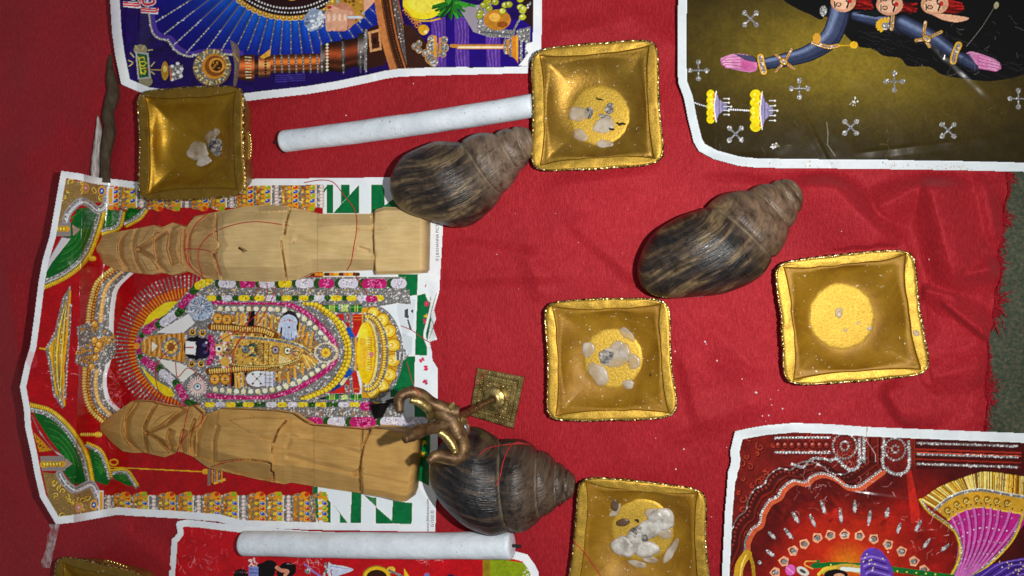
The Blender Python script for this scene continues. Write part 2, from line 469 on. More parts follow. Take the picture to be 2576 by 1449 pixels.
# ------------------------------------------------------------------ flat print painter
GLIT = 'glitter'
class Canvas:
    def __init__(self, x0, y0, x1, y1, bg):
        self.x0, self.y0 = int(x0), int(y0)
        self.w, self.h = int(x1-x0), int(y1-y0)
        self.c = np.empty((self.h, self.w, 3), np.float32); self.c[:] = bg
        self.g = np.zeros((self.h, self.w), np.float32)
    def _win(self, x0, y0, x1, y1):
        a = max(int(math.floor(x0-self.x0)), 0); b = min(int(math.ceil(x1-self.x0))+1, self.w)
        c = max(int(math.floor(y0-self.y0)), 0); d = min(int(math.ceil(y1-self.y0))+1, self.h)
        if a >= b or c >= d: return None
        X, Y = np.meshgrid(np.arange(a, b)+self.x0+0.5, np.arange(c, d)+self.y0+0.5)
        return slice(c, d), slice(a, b), X, Y
    def _put(self, sy, sx, m, col, X, Y, alpha=1.0):
        if not m.any(): return
        if isinstance(col, str):
            n = int(m.sum())
            r = RNG.random(n)
            t = np.where(r < 0.62, RNG.uniform(105, 150, n), np.where(r < 0.93, RNG.uniform(62, 105, n), RNG.uniform(200, 255, n)))  # random flake greys, the rare near-white ones painting sparkle
            k = np.stack([t*1.02, t, t*0.985], -1)
            self.c[sy, sx][m] = self.c[sy, sx][m]*(1-alpha)+k*alpha
            self.g[sy, sx][m] = alpha
            return
        k = col(X[m], Y[m]) if callable(col) else np.asarray(col, np.float32)
        self.c[sy, sx][m] = self.c[sy, sx][m]*(1-alpha)+k*alpha
        if alpha > 0.6: self.g[sy, sx][m] = 0
    def poly(self, pts, col, alpha=1.0):
        p = np.asarray(pts, float)
        w = self._win(p[:, 0].min(), p[:, 1].min(), p[:, 0].max(), p[:, 1].max())
        if w is None: return
        sy, sx, X, Y = w
        self._put(sy, sx, inside(X, Y, p), col, X, Y, alpha)
    def rect(self, x0, y0, x1, y1, col, alpha=1.0): self.poly([(x0, y0), (x1, y0), (x1, y1), (x0, y1)], col, alpha)
    def ell(self, cx, cy, rx, ry, col, ang=0.0, alpha=1.0):
        R = max(rx, ry)+1
        w = self._win(cx-R, cy-R, cx+R, cy+R)
        if w is None: return
        sy, sx, X, Y = w
        c, s = math.cos(ang), math.sin(ang)
        dx, dy = X-cx, Y-cy
        self._put(sy, sx, ((dx*c+dy*s)/rx)**2+((-dx*s+dy*c)/ry)**2 < 1, col, X, Y, alpha)
    def line(self, pts, w, col, alpha=1.0):
        p = np.asarray(pts, float); w = w/2
        if alpha < 1.0:                      # one even wash for the whole stroke
            q = self._win(p[:, 0].min()-w, p[:, 1].min()-w, p[:, 0].max()+w, p[:, 1].max()+w)
            if q is None: return
            sy, sx, X, Y = q
            self._put(sy, sx, seg_dist(X, Y, p) < w, col, X, Y, alpha)
            return
        for a, b in zip(p[:-1], p[1:]):
            q = self._win(min(a[0], b[0])-w, min(a[1], b[1])-w, max(a[0], b[0])+w, max(a[1], b[1])+w)
            if q is None: continue
            sy, sx, X, Y = q
            self._put(sy, sx, seg_dist(X, Y, [a, b]) < w, col, X, Y, alpha)
    def dots(self, pts, gap, rx, ry, col, shade=None):
        """beads strung along a path"""
        p = np.asarray(pts, float)
        L = np.r_[0, np.cumsum(np.hypot(*np.diff(p, axis=0).T))]
        for i, s in enumerate(np.arange(gap/2, L[-1], gap)):
            x = np.interp(s, L, p[:, 0]); y = np.interp(s, L, p[:, 1])
            x2 = np.interp(s+1, L, p[:, 0]); y2 = np.interp(s+1, L, p[:, 1])
            a = math.atan2(y2-y, x2-x)
            c = col[i % len(col)] if isinstance(col, list) else col
            if shade is not None: self.ell(x, y, rx+1.3, ry+1.3, shade, a)
            self.ell(x, y, rx, ry, c, a)
            if not isinstance(c, str):
                cc = np.minimum(np.asarray(c, float)*1.25+25, 255)
                self.ell(x-rx*0.3, y-ry*0.3, rx*0.4, ry*0.4, cc)
    def speckle(self, m_pts, n, cols, r=(1, 2.5)):
        p = np.asarray(m_pts, float)
        lo, hi = p.min(0), p.max(0)
        for _ in range(n):
            x, y = RNG.uniform(lo[0], hi[0]), RNG.uniform(lo[1], hi[1])
            if inside(np.array([x]), np.array([y]), p)[0]:
                self.ell(x, y, RNG.uniform(*r), RNG.uniform(*r), cols[RNG.integers(len(cols))], RNG.uniform(0, 3))
    def flower_block(self, p, w, kind):
        """one block of a flower garland, a short thick stroke"""
        base = {'p': (190, 30, 110), 'w': (205, 200, 215), 'y': (235, 205, 25), 'g': (35, 80, 25)}[kind]
        hi = {'p': (240, 130, 185), 'w': (250, 248, 255), 'y': (255, 235, 90), 'g': (75, 140, 45)}[kind]
        lo = {'p': (130, 10, 70), 'w': (150, 145, 165), 'y': (185, 140, 10), 'g': (15, 40, 12)}[kind]
        p = np.asarray(p, float)
        self.line(p, w, base)
        d = p[-1]-p[0]; L = np.hypot(*d)+1e-6; n = np.array([-d[1], d[0]])/L
        for _ in range(int(L*w/14)+2):
            t, o = RNG.random(), RNG.uniform(-0.45, 0.45)
            q = p[0]+d*t+n*o*w
            self.ell(q[0], q[1], RNG.uniform(1, 2.6), RNG.uniform(0.8, 1.8), hi if RNG.random() < 0.6 else lo, RNG.uniform(0, 3))

def conv(ox, oy, k):
    return lambda *p: [(ox+p[i]/k, oy+p[i+1]/k) for i in range(0, len(p), 2)]

def lin(c):
    c = np.clip(c, 0, 255)/255.0
    return np.where(c <= 0.04045, c/12.92, ((c+0.055)/1.055)**2.4)

def box_blur(a, r):
    for ax in (0, 1):
        p = np.concatenate([np.repeat(a.take([0], ax), r+1, ax), a, np.repeat(a.take([-1], ax), r, ax)], ax)
        c = np.cumsum(p, ax, dtype=np.float64)
        n = a.shape[ax]
        a = ((c.take(range(2*r+1, 2*r+1+n), ax)-c.take(range(0, n), ax))/(2*r+1)).astype(np.float32)
    return a

def finish_print(cv):
    # crisp press contrast, then white glints painted onto the glitter
    cv.c = np.clip(cv.c+0.35*(cv.c-box_blur(cv.c, 3)), 0, 255)
    m = cv.c.mean(-1, keepdims=True)
    cv.c = np.clip(m+(cv.c-m)*1.03, 0, 255)
    sat = (cv.c.max(-1)-cv.c.min(-1)) > 28
    Xf, Yf = np.meshgrid(np.arange(cv.w), np.arange(cv.h))
    k = 0.95*(1+0.11*fbm(Xf/5.0, Yf/5.0, 91, 2)+0.07*fbm(Xf/22.0, Yf/22.0, 92, 2))
    cv.c = np.where(sat[..., None], np.clip(cv.c*k[..., None], 0, 255), cv.c)
    ys, xs = np.nonzero(cv.g > 0.5)
    if len(xs):
        pick = RNG.random(len(xs)) < 1/55.0
        for y, x in zip(ys[pick], xs[pick]):
            r = RNG.integers(1, 3)
            cv.c[max(y-r+1, 0):y+r, max(x-r+1, 0):x+r] = 255
            if RNG.random() < 0.3: cv.c[y, max(x-2, 0):x+3] = 255; cv.c[max(y-2, 0):y+3, x] = 255

def poster(name, label, outline, canvas, zfun, step=1.6):
    finish_print(canvas)
    o = np.asarray(outline, float)
    x0, y0 = o.min(0); x1, y1 = o.max(0)
    nx = int((x1-x0)/step)+2; ny = int((y1-y0)/step)+2
    gx = x0+np.arange(nx)*step; gy = y0+np.arange(ny)*step
    X, Y = np.meshgrid(gx, gy)
    keep = inside(X[:-1, :-1]+step/2, Y[:-1, :-1]+step/2, o)
    fc = grid_faces(ny, nx)[keep.ravel()][:, ::-1]
    used = np.unique(fc)
    remap = np.full(nx*ny, -1, np.int64); remap[used] = np.arange(len(used))
    Xu, Yu = X.ravel()[used], Y.ravel()[used]
    V = at(Xu, Yu, zfun(Xu, Yu))
    ob = mesh(name, V, remap[fc], M_PRINT)
    # colours of the print at every vertex of the sheet (2 px box)
    c = canvas.c; g = canvas.g
    ix = np.clip((Xu-canvas.x0-0.5), 0, canvas.w-2); iy = np.clip((Yu-canvas.y0-0.5), 0, canvas.h-2)
    a = np.floor(ix).astype(int); b = np.floor(iy).astype(int)
    fx = (ix-a)[:, None]; fy = (iy-b)[:, None]
    rgb = (c[b, a]*(1-fx)+c[b, a+1]*fx)*(1-fy)+(c[b+1, a]*(1-fx)+c[b+1, a+1]*fx)*fy
    al = (g[b, a]*(1-fx[:, 0])+g[b, a+1]*fx[:, 0])*(1-fy[:, 0])+(g[b+1, a]*(1-fx[:, 0])+g[b+1, a+1]*fx[:, 0])*fy[:, 0]
    col = np.concatenate([np.clip(lin(rgb)*1.10, 0, 0.92), al[:, None]], 1).astype(np.float32)
    at_ = ob.data.color_attributes.new("Print", 'FLOAT_COLOR', 'POINT')
    at_.data.foreach_set("color", col.ravel())
    return tag(ob, label, "poster", "devotional posters laid on the cloth")

WHITE = (226, 230, 236)

def offset_border(outline, d):
    """inner edge of the white margin: points inside the outline further than d from it"""
    return outline

def margin(cv, outline, d, seed=0, paper=WHITE):
    """paint the white paper margin (all points closer than d to the listed edges)"""
    X, Y = np.meshgrid(np.arange(cv.w)+cv.x0+0.5, np.arange(cv.h)+cv.y0+0.5)
    for pts, w in d:
        D = seg_dist(X, Y, pts)
        m = D < w
        t = fbm(X[m]/26, Y[m]/26, 5+seed)*9+fbm(X[m]/5, Y[m]/5, 9+seed)*4
        cv.c[m] = np.array(paper)+t[:, None]
        cv.g[m] = 0
    # grubby marks
    return cv

def scuffs(cv, n, box, col=(225, 215, 210)):
    for _ in range(n):
        x, y = RNG.uniform(box[0], box[2]), RNG.uniform(box[1], box[3])
        a = RNG.uniform(0, 6.3); p = [(x, y)]
        for k in range(RNG.integers(2, 6)):
            a += RNG.uniform(-0.7, 0.7); x += math.cos(a)*RNG.uniform(2, 7); y += math.sin(a)*RNG.uniform(2, 7); p.append((x, y))
        cv.line(p, RNG.uniform(0.8, 1.6), col, RNG.uniform(0.2, 0.7))

# ---------------------------------------------------------------- poster: garlanded idol (centre left)
K1 = conv(0, 402.5, 3.0857); K2 = conv(536.7, 436.0, 3.0857); K3 = conv(0, 838.5, 2.3743); K4 = conv(603.7, 905.6, 2.667)
S1 = conv(402.5, 670.8, 3.6006); S2 = conv(704.4, 670.8, 3.6006); S3 = conv(100.6, 603.7, 2.6993)
C_LEFT = [(154, 430), (145, 480), (136, 532), (125, 594), (107, 655), (97, 710), (87, 791), (76, 872), (63, 914), (50, 973), (60, 1028), (63, 1074), (78, 1142), (88, 1196), (101, 1251), (141, 1319)]
C_BOT = [(141, 1319), (189, 1314), (250, 1303), (295, 1295), (337, 1298), (442, 1304), (547, 1312), (603, 1327), (799, 1333), (1095, 1338)]
C_RIGHT = [(1095, 1338), (1100, 1160), (1102, 1044), (1102, 928), (1088, 906), (1086, 883), (1081, 860), (1100, 854), (1094, 838), (1089, 822), (1097, 802), (1092, 780), (1099, 754), (1105, 734), (1110, 650), (1115, 562), (1117, 447)]
C_TOP = [(1117, 447), (985, 446), (640, 450), (600, 456), (345, 458), (300, 452), (240, 446), (200, 436), (154, 430)]
C_OUT = C_LEFT[:-1]+C_BOT[:-1]+C_RIGHT[:-1]+C_TOP[:-1]

def paint_idol():
    RED = (168, 14, 22)
    cv = Canvas(40, 420, 1130, 1350, RED)
    X, Y = np.meshgrid(np.arange(cv.w)+cv.x0, np.arange(cv.h)+cv.y0)
    cv.c *= (1+0.05*fbm(X/70, Y/70, 3))[..., None]
    # dull glow in the red at the left
    GOLD = (205, 150, 35); LG = (240, 205, 80); DG = (120, 75, 10); GREY = (128, 120, 116)
    GREEN = (8, 108, 58); FW = (222, 230, 236)
    # --- floor of green and white tiles
    cv.poly([(812, 455), (1120, 455), (1120, 1345), (790, 1345), (790, 1235), (812, 700)], FW)
    for q in (K2(880, 90, 930, 90, 930, 310, 880, 310), K2(850, 165, 900, 90, 890, 90, 850, 130), K2(990, 90, 1055, 90, 1055, 170, 990, 240),
              K2(1130, 90, 1130, 310, 930, 310), K2(1225, 88, 1310, 88, 1328, 130, 1330, 260, 1270, 280, 1240, 320, 1225, 310),
              K2(1330, 250, 1410, 190, 1500, 300, 1330, 300), K2(1690, 370, 1790, 340, 1790, 400, 1690, 430),
              S2(1070, 70, 1250, 70, 1240, 255, 1070, 280), S2(1245, 262, 1390, 222, 1400, 300, 1330, 700, 1330, 805, 1222, 800),
              S2(1060, 812, 1222, 812, 1215, 1180, 1060, 1180), S2(1000, 1040, 1060, 900, 1060, 1180, 1000, 1180),
              K4(1170, 300, 1290, 300, 1280, 850, 1180, 800), K4(490, 850, 520, 850, 530, 1095, 490, 1000), K4(520, 860, 560, 900, 610, 960, 610, 1105, 560, 1100, 560, 905),
              K4(620, 960, 735, 1110, 670, 1105, 670, 1030), K4(750, 880, 815, 890, 810, 1122, 740, 1115),
              K4(830, 905, 915, 930, 915, 985, 830, 905), K4(910, 985, 1025, 1085, 1020, 1140, 910, 1132), K4(1025, 945, 1155, 960, 1150, 1145, 1075, 1142, 1020, 1085)):
        cv.poly(q, GREEN)
    cv.poly(K4(860, 920, 915, 985, 915, 925), (60, 130, 85))
    # printed flowers
    for x, y, c in ((1080, 708, (240, 170, 30)), (1076, 720, (205, 30, 75)), (1073, 764, (215, 40, 90)), (1073, 796, (240, 170, 30)), (1070, 808, (215, 40, 90)),
                    (1071, 926, (210, 30, 80)), (1070, 961, (210, 30, 80)), (1071, 992, (225, 130, 30)), (1066, 1114, (240, 200, 40)), (1064, 1143, (240, 170, 30)), (1061, 906, (200, 40, 80))):
        for k in range(6):
            a = k*1.05+RNG.random(); cv.ell(x+4*math.cos(a), y+4*math.sin(a), 3.2, 2.2, c, a)
        cv.ell(x, y, 2, 2, tuple(min(255, v+50) for v in c))
    cv.poly(S2(1060, 280, 1230, 300, 1200, 560, 1120, 640, 1060, 420), (175, 180, 185), 0.3)
    cv.poly(S2(1100, 600, 1200, 640, 1190, 800, 1110, 780), (150, 155, 158), 0.3)
    # silver lamp shapes on the floor
    for q in (S2(920, 240, 1070, 230, 1070, 310, 930, 330),): cv.poly(q, (120, 122, 128))
    cv.poly(S2(1060, 235, 1170, 205, 1185, 345, 1080, 330), GLIT); cv.poly(S2(1085, 250, 1130, 245, 1140, 320, 1095, 305), (220, 228, 232))
    for q in (S2(1130, 390, 1160, 380, 1165, 470, 1130, 460), S2(1180, 400, 1210, 385, 1205, 425), S2(1150, 480, 1165, 480, 1195, 570, 1175, 570)):
        cv.poly(q, (70, 75, 78))
    cv.poly(S2(860, 1240, 1060, 1180, 1040, 1300, 1000, 1420, 860, 1400), (22, 14, 16))
    for k in range(5):
        cv.line(S2(950+k*38, 1300, 985+k*38, 1440), 3, (215, 220, 225)); cv.line(S2(965+k*38, 1300, 1000+k*38, 1440), 2, GLIT)
    cv.poly(K4(1010, 350, 1130, 420, 1140, 470, 1080, 480, 980, 380), GLIT, 0.8)
    # --- palace pillars along both long sides
    def pillar(x0, x1, ya, yb, side, phase):
        # side = +1: scallops point down, -1: up
        yin = yb if side > 0 else ya
        cv.rect(x0, ya, x1, yb, (150, 95, 40))
        cv.poly([(x0, ya), (x1, ya), (x1, yb), (x0, yb)], GLIT, 0.35)
        x = x0-phase
        while x < x1:
            def r(a, b, c, al=1.0): cv.rect(max(x+a, x0), ya, min(x+b, x1), yb, c, al) if min(x+b, x1) > max(x+a, x0) else None
            # pearls
            r(0, 24, GLIT)
            for k in range(7):
                yy = ya+(k+0.5)*(yb-ya)/7
                if x0 < x+12 < x1:
                    cv.ell(x+12, yy, 6.5, 5.5, (150, 130, 120)); cv.ell(x+12, yy, 5.5, 4.6, (225, 205, 195)); cv.ell(x+11, yy-1, 2.2, 2, (252, 248, 245))
            # panel with leaf gems
            for (o, w, gems) in ((25, 42, ((205, 60, 15), (40, 90, 190))), (74, 36, ((150, 180, 30), (40, 90, 190)))):
                if x+o+w < x0 or x+o > x1: continue
                xa, xb = max(x+o, x0), min(x+o+w, x1)
                cv.rect(xa, ya, xb, yb, (190, 125, 35))
                cv.speckle([(xa, ya), (xb, ya), (xb, yb), (xa, yb)], 60, [(235, 165, 40), (140, 80, 15), (110, 105, 100), (250, 215, 120), (205, 90, 20)], (1.5, 4))
                cv.poly([(xa+8, ya), (xb-16, ya), (xb-16, yb), (xa+8, yb)], GLIT, 0.45)
                for k in range(5):
                    yy = ya+(k+0.5)*(yb-ya)/5
                    cv.ell(x+o+w-8, yy, 9.5, 7, (240, 180, 50), -0.5*side); cv.ell(x+o+w-8, yy, 6.5, 4.4, gems[k % 2], -0.5*side)
                    cv.ell(x+o+w-10, yy-2, 2, 1.3, (235, 235, 240))
                    cv.ell(x+o+w*0.45, yy, 5, 4, (235, 200, 40) if k % 2 else (240, 150, 40))
                # scalloped inner edge
                cv.ell(x+o+w-14, yin, 13, 9, (225, 150, 35)); cv.ell(x+o+w-9, yin+side*3, 7, 5, gems[0], 0.6*side)
                cv.ell(x+o+10, yin, 10, 5, (210, 140, 40)); cv.ell(x+o+10, yin+side*1, 6, 3, GLIT)
            r(68, 73, GLIT); r(110, 113, (235, 230, 225))
            x += 113
    pillar(268, 812, 466, 522, 1, 36)
    pillar(262, 792, 1246, 1312, -1, 0)
    # --- carved corner blocks
    def corner(pts, seed):
        cv.poly(pts, (165, 118, 40)); cv.poly(pts, GLIT, 0.35)
        p = np.array(pts); lo, hi = p.min(0), p.max(0)
        for _ in range(36):
            x, y = RNG.uniform(lo[0], hi[0]), RNG.uniform(lo[1], hi[1])
            if not inside(np.array([x]), np.array([y]), p)[0]: continue
            r0 = RNG.uniform(4, 10); a0 = RNG.uniform(0, 6)
            sp = [(x+(r0*(1-t/9))*math.cos(a0+t*0.75), y+(r0*(1-t/9))*math.sin(a0+t*0.75)) for t in range(9)]
            cv.line(sp, 4.5, (105, 65, 12)); cv.line(sp, 2.8, (225, 175, 50)); cv.line(sp[:4], 1.4, (250, 225, 130))
    cTL = K1(440, 140, 820, 200, 830, 330, 700, 330, 640, 320, 560, 340, 520, 400, 480, 480, 420, 500, 425, 300)
    cBL = K3(255, 830, 350, 840, 400, 900, 470, 920, 540, 900, 580, 960, 590, 1070, 360, 1110, 300, 1040)
    # green drapes
    def drape(rope, inner, w=11):
        r = curve(rope, 10)
        cv.poly(list(map(tuple, r))+list(inner), (12, 92, 30))
        for k, (p, q) in enumerate(zip(r[::7], r[7::7])): pass
        c = np.mean(np.array(inner), 0)
        for k in range(5):
            t = 0.25+0.14*k
            cv.line([tuple(c*(1-t)+np.array(pp)*t) for pp in r[4:-4]], 3, (20+k*4, 125-k*12, 40), 0.8)
            cv.line([tuple(c*(1-t-0.05)+np.array(pp)*(t+0.05)) for pp in r[4:-4]], 1.2, (120, 165, 60), 0.7)
        n = np.gradient(r, axis=0); n = np.stack([n[:, 1], -n[:, 0]], -1); n /= np.linalg.norm(n, axis=1)[:, None]
        sgn = np.sign(((c-r)*n).sum(1).mean())
        cv.line(list(map(tuple, r+sgn*n*w*1.35)), w*0.9, GLIT)
        cv.dots(r+sgn*n*w*1.0, 4.5, 1.4, 2.4, (190, 195, 190))
        cv.line(list(map(tuple, r+sgn*n*w*0.2)), w, (150, 100, 10)); cv.dots(r+sgn*n*w*0.2, 5, 2.2, w*0.5, (228, 180, 40))
    drape(K1(980, 520, 1090, 460, 1150, 385), K1(1000, 370, 960, 440), 8)
    drape(K1(790, 580, 930, 530, 970, 400), K1(810, 380, 800, 480), 8)
    drape(K1(335, 1000, 500, 925, 620, 838, 700, 740, 750, 620, 790, 500, 815, 400), K1(740, 360, 600, 380, 560, 470, 480, 640, 350, 880))
    drape(K3(660, 815, 760, 815, 830, 910), K3(760, 910, 680, 870), 7)
    drape(K3(520, 650, 600, 690, 640, 760, 670, 860), K3(640, 910, 560, 880, 540, 750), 7)
    drape(K3(180, 420, 300, 455, 400, 535, 480, 640, 530, 745, 560, 890), K3(480, 905, 430, 900, 380, 830, 380, 740, 300, 640, 210, 500))
    # green undulating valance next to the silver edge
    for q, r_ in ((K1(540, 460, 600, 420, 640, 380, 720, 380, 745, 420), 20),):
        cv.line(q, 3, (30, 120, 40))
    # pale spandrel strips and capital
    for q in (K1(345, 830, 480, 600, 550, 610, 400, 800, 340, 910), K3(190, 490, 240, 600, 340, 720, 390, 740, 310, 690, 220, 560)):
        cv.poly(q, (196, 190, 196)); cv.line(q[:3], 2, (120, 112, 112))
    for q in (K1(370, 620, 420, 620, 345, 760), K3(200, 590, 310, 700, 235, 710)):
        cv.poly(q, (205, 140, 25)); cv.speckle(q, 40, [(70, 35, 5), (110, 60, 10)], (1.2, 2.2))
    for q, b in ((K1(395, 480, 550, 480, 550, 590, 385, 590), K1(410, 535, 520, 535)), (K3(240, 735, 385, 730, 390, 820, 250, 820), K3(255, 783, 375, 780))):
        cv.poly(q, (138, 126, 122)); cv.line(b, 15, (215, 160, 30)); cv.dots(b, 8, 3.4, 5, (238, 195, 70), (120, 80, 10))
    for q in (K1(560, 500, 620, 540, 570, 590), K3(390, 745, 435, 780, 390, 810)): cv.poly(q, (170, 140, 130))
    corner(cTL, 1); corner(cBL, 2)
    for q in (K1(510, 470, 530, 410, 590, 340, 640, 320, 700, 345, 750, 385, 800, 370, 825, 320, 830, 200), K3(355, 840, 390, 895, 450, 935, 510, 910, 550, 905, 590, 990, 590, 1060)):
        r = curve(q, 8); cv.line(r, 19, (150, 146, 148)); cv.line(r, 10, GLIT); cv.dots(r, 4.5, 1.6, 1.6, (235, 235, 238)); cv.line(r+np.array([2.5, 3]), 3.2, (216, 218, 226))
    for q in (K1(835, 210, 885, 210, 880, 350, 835, 350), K3(590, 940, 620, 940, 620, 1060, 590, 1065)):
        cv.poly(q, (210, 205, 205)); p = np.array(q); c = p.mean(0); cv.poly(c+(p-c)*np.array([0.55, 0.86]), (225, 165, 40))
    for x, y, c in ((K1(665, 218)[0]+((205, 120, 120),)), (K1(790, 240)[0]+((30, 80, 180),)), (K3(470, 1040)[0]+((220, 150, 140),)), (K3(560, 1025)[0]+((60, 90, 170),))):
        cv.ell(x, y, 10, 13, (215, 160, 45)); cv.ell(x, y, 6, 8, c); cv.ell(x, y, 2.5, 3, (235, 225, 225))
    # gold tassels
    for a, b in ((K1(690, 760, 742, 765)), (K3(480, 605, 605, 605))):
        cv.line([a, b], 4, (190, 140, 20)); cv.ell(b[0]-8, b[1], 10, 7, (215, 160, 30)); cv.dots([a, b], 5, 1.5, 5, (240, 200, 70))
    cv.line(K3(660, 800, 1220, 827), 3.2, (225, 160, 30)); cv.ell(*K3(680, 770)[0], 12, 9, (215, 155, 30)); cv.ell(*K3(680, 770)[0], 8, 5, RED)
    lx, ly = K3(1250, 850)[0]
    cv.ell(lx-10, ly-10, 8, 7, (225, 165, 30)); cv.poly([(lx-4, ly-16), (lx+4, ly-18), (lx+4, ly+24), (lx-4, ly+26)], (120, 105, 95))
    for k in range(5):
        cv.line([(lx+8+6*k, ly-14), (lx+8+6*k, ly+16)], 4, [(215, 150, 30), GLIT][k % 2]); cv.ell(lx+14+6*k, ly+18-2*k, 4, 4, (235, 180, 50))
    # --- parasol
    um = S3(205, 310, 150, 400, 100, 620, 35, 740, 60, 850, 90, 1050, 150, 1145, 166, 1130, 160, 850, 190, 600, 212, 370)
    cv.poly(um, GLIT)
    cv.poly(S3(190, 400, 160, 450, 118, 640, 60, 730, 80, 850, 105, 1040, 145, 1100, 150, 860, 172, 600), (225, 175, 25))
    for k in range(7):
        t = k/6; cv.line([tuple(np.array(S3(185, 380)[0])*(1-s)+np.array(S3(140, 1110)[0])*s+np.array([-26*math.sin(s*3.14)*t, 0])) for s in np.linspace(0.05, 0.95, 16)], 2.2, [(160, 110, 10), (250, 215, 90), GLIT][k % 3])
    cv.line(S3(205, 350, 185, 620, 158, 860, 165, 1120), 6, (235, 165, 20)); cv.line(S3(207, 440, 200, 620, 180, 880, 170, 1070), 5, GLIT)
    cv.line(S3(0, 735, 40, 742), 4, (215, 170, 20))
    # --- arch behind the idol
    outer = curve(S3(490, 190, 380, 290, 335, 430, 318, 560, 300, 740, 296, 900, 298, 1030, 335, 1150, 430, 1245), 14)
    inner = curve(S3(640, 225, 545, 320, 518, 410, 505, 560, 505, 740, 480, 840, 455, 950, 480, 1075, 550, 1150), 14)
    def band(a, b, col): cv.poly(list(map(tuple, outer*(1-a)+inner*a))+list(map(tuple, (outer*(1-b)+inner*b)[::-1])), col)
    band(0.02, 0.98, (140, 132, 130)); band(0.02, 0.24, (190, 130, 40)); band(0.26, 0.98, GLIT)
    cv.dots(outer*0.96+inner*0.04, 7, 3.6, 6, (226, 182, 90), (120, 70, 10)); cv.dots(outer*0.80+inner*0.20, 8, 3, 3.4, (205, 130, 40), (110, 60, 10))
    band(0.42, 0.58, (222, 168, 82)); cv.dots(outer*0.5+inner*0.5, 9, 4.5, 3.5, (235, 190, 110))
    band(0.80, 0.98, (232, 233, 236)); cv.dots(outer*0.9+inner*0.1*0+inner*0.1, 60, 1, 1, (230, 200, 120))  # inner silver band painted paler to stand for glare at the bend
    # crest of the arch
    cr = S3(250, 590, 330, 560, 420, 560, 500, 640, 540, 715, 500, 800, 400, 880, 290, 860, 235, 830, 262, 720)
    cv.poly(cr, GLIT)
    for _ in range(40):
        x, y = RNG.uniform(195, 285), RNG.uniform(812, 925)
        if not inside(np.array([x]), np.array([y]), np.array(cr))[0]: continue
        a0 = RNG.uniform(0, 6); r0 = RNG.uniform(4, 9)
        s = [(x+r0*(1-t/8)*math.cos(a0+t*0.8), y+r0*(1-t/8)*math.sin(a0+t*0.8)) for t in range(8)]
        cv.line(s, 4, (120, 75, 15)); cv.line(s, 2.6, (222, 165, 70))
    for q in S3(370, 570, 370, 680, 385, 745, 400, 710, 350, 860, 375, 800): cv.ell(*q, 9, 9, (140, 85, 15)); cv.ell(*q, 7.5, 7.5, (225, 165, 60)); cv.ell(q[0]-2, q[1]-2, 2.5, 2.5, (252, 232, 170))
    # --- rays
    cx, cy = 470, 872
    for k in range(28, 0, -1):
        r = 118+k*2.3
        cv.ell(cx, cy, r, r, (RED[0]+min(30, (28-k)*1.6), RED[1]+(28-k)*2.6, RED[2]), alpha=0.22)
    for k in range(60):
        a = math.radians(78+k*(204/59.0))
        c_, s_ = math.cos(a), -math.sin(a)
        cv.line([(cx+124*c_, cy+124*s_), (cx+158*c_, cy+158*s_)], 3.0, (228, 150, 40))
        cv.line([(cx+148*c_, cy+148*s_), (cx+180*c_, cy+180*s_)], 3.2, GLIT)
        cv.line([(cx+120*c_+2*s_, cy+120*s_-2*c_), (cx+150*c_+2*s_, cy+150*s_-2*c_)], 1.4, (160, 50, 15))
    # scratched lamination at the lower bend of the arch
    for _ in range(26):
        x, y = RNG.uniform(268, 305), RNG.uniform(925, 1025)
        p = [(x, y)]
        for k in range(4): x += RNG.uniform(-5, 6); y += RNG.uniform(-7, 9); p.append((x, y))
        cv.line(p, RNG.uniform(1, 3.2), (222, 120, 140), 0.55)
    # --- idol: grey glitter ground
    body = list(map(tuple, curve(S3(655, 640, 700, 580, 840, 430, 940, 410, 1050, 300, 1177, 250), 6)))+[(545, 700), (1010, 700), (1015, 760), (955, 770), (900, 790), (890, 985), (950, 1005), (1010, 1020), (1010, 1085), (500, 1085), (478, 1030)]+list(map(tuple, curve(S3(1010, 1150, 900, 1070, 800, 1030, 690, 900, 650, 790, 655, 640), 6)))
    cv.poly(body, GLIT)
    cv.poly(list(map(tuple, curve(S3(700, 582, 745, 505, 850, 428, 942, 415), 8)))+S3(860, 500, 770, 555), (240, 215, 30))
    cv.poly(list(map(tuple, curve(S3(680, 845, 740, 950, 840, 1050, 918, 1062), 8)))+S3(890, 1010, 800, 960, 720, 890), (240, 212, 25))
    cv.poly(S3(790, 628, 1010, 500, 1052, 565, 960, 640), (222, 222, 222)); cv.poly(S3(790, 802, 950, 835, 1062, 890, 970, 962, 880, 890), (226, 226, 216))
    for pts, kk, w in ((S3(660, 700, 690, 650), 'p', 13), (S3(690, 650, 715, 618), 'g', 13), (S3(725, 615, 800, 560), 'p', 21), (S3(805, 575, 832, 550), 'g', 19), (S3(840, 560, 935, 490), 'w', 21), (S3(940, 500, 965, 465), 'g', 19),
                       (S3(965, 440, 1040, 360), 'p', 20), (S3(1040, 350, 1065, 320), 'g', 18), (S3(1075, 310, 1150, 275), 'y', 20),
                       (S3(670, 750, 680, 790), 'p', 13), (S3(680, 790, 705, 820), 'g', 13), (S3(715, 820, 795, 875), 'p', 21), (S3(805, 870, 830, 900), 'g', 19), (S3(835, 905, 915, 975), 'w', 21), (S3(920, 970, 940, 1010), 'g', 18),
                       (S3(945, 1005, 1000, 1110), 'p', 20), (S3(1000, 1100, 1050, 1120), 'g', 17)):
        cv.flower_block(pts, w, kk)
    cv.ell(*S3(658, 718)[0], 8, 8, (230, 150, 40))
    # crown
    cw = S3(692, 690, 740, 650, 850, 640, 985, 630, 985, 832, 850, 805, 740, 790, 692, 760)
    cv.poly(cw, (205, 140, 50))
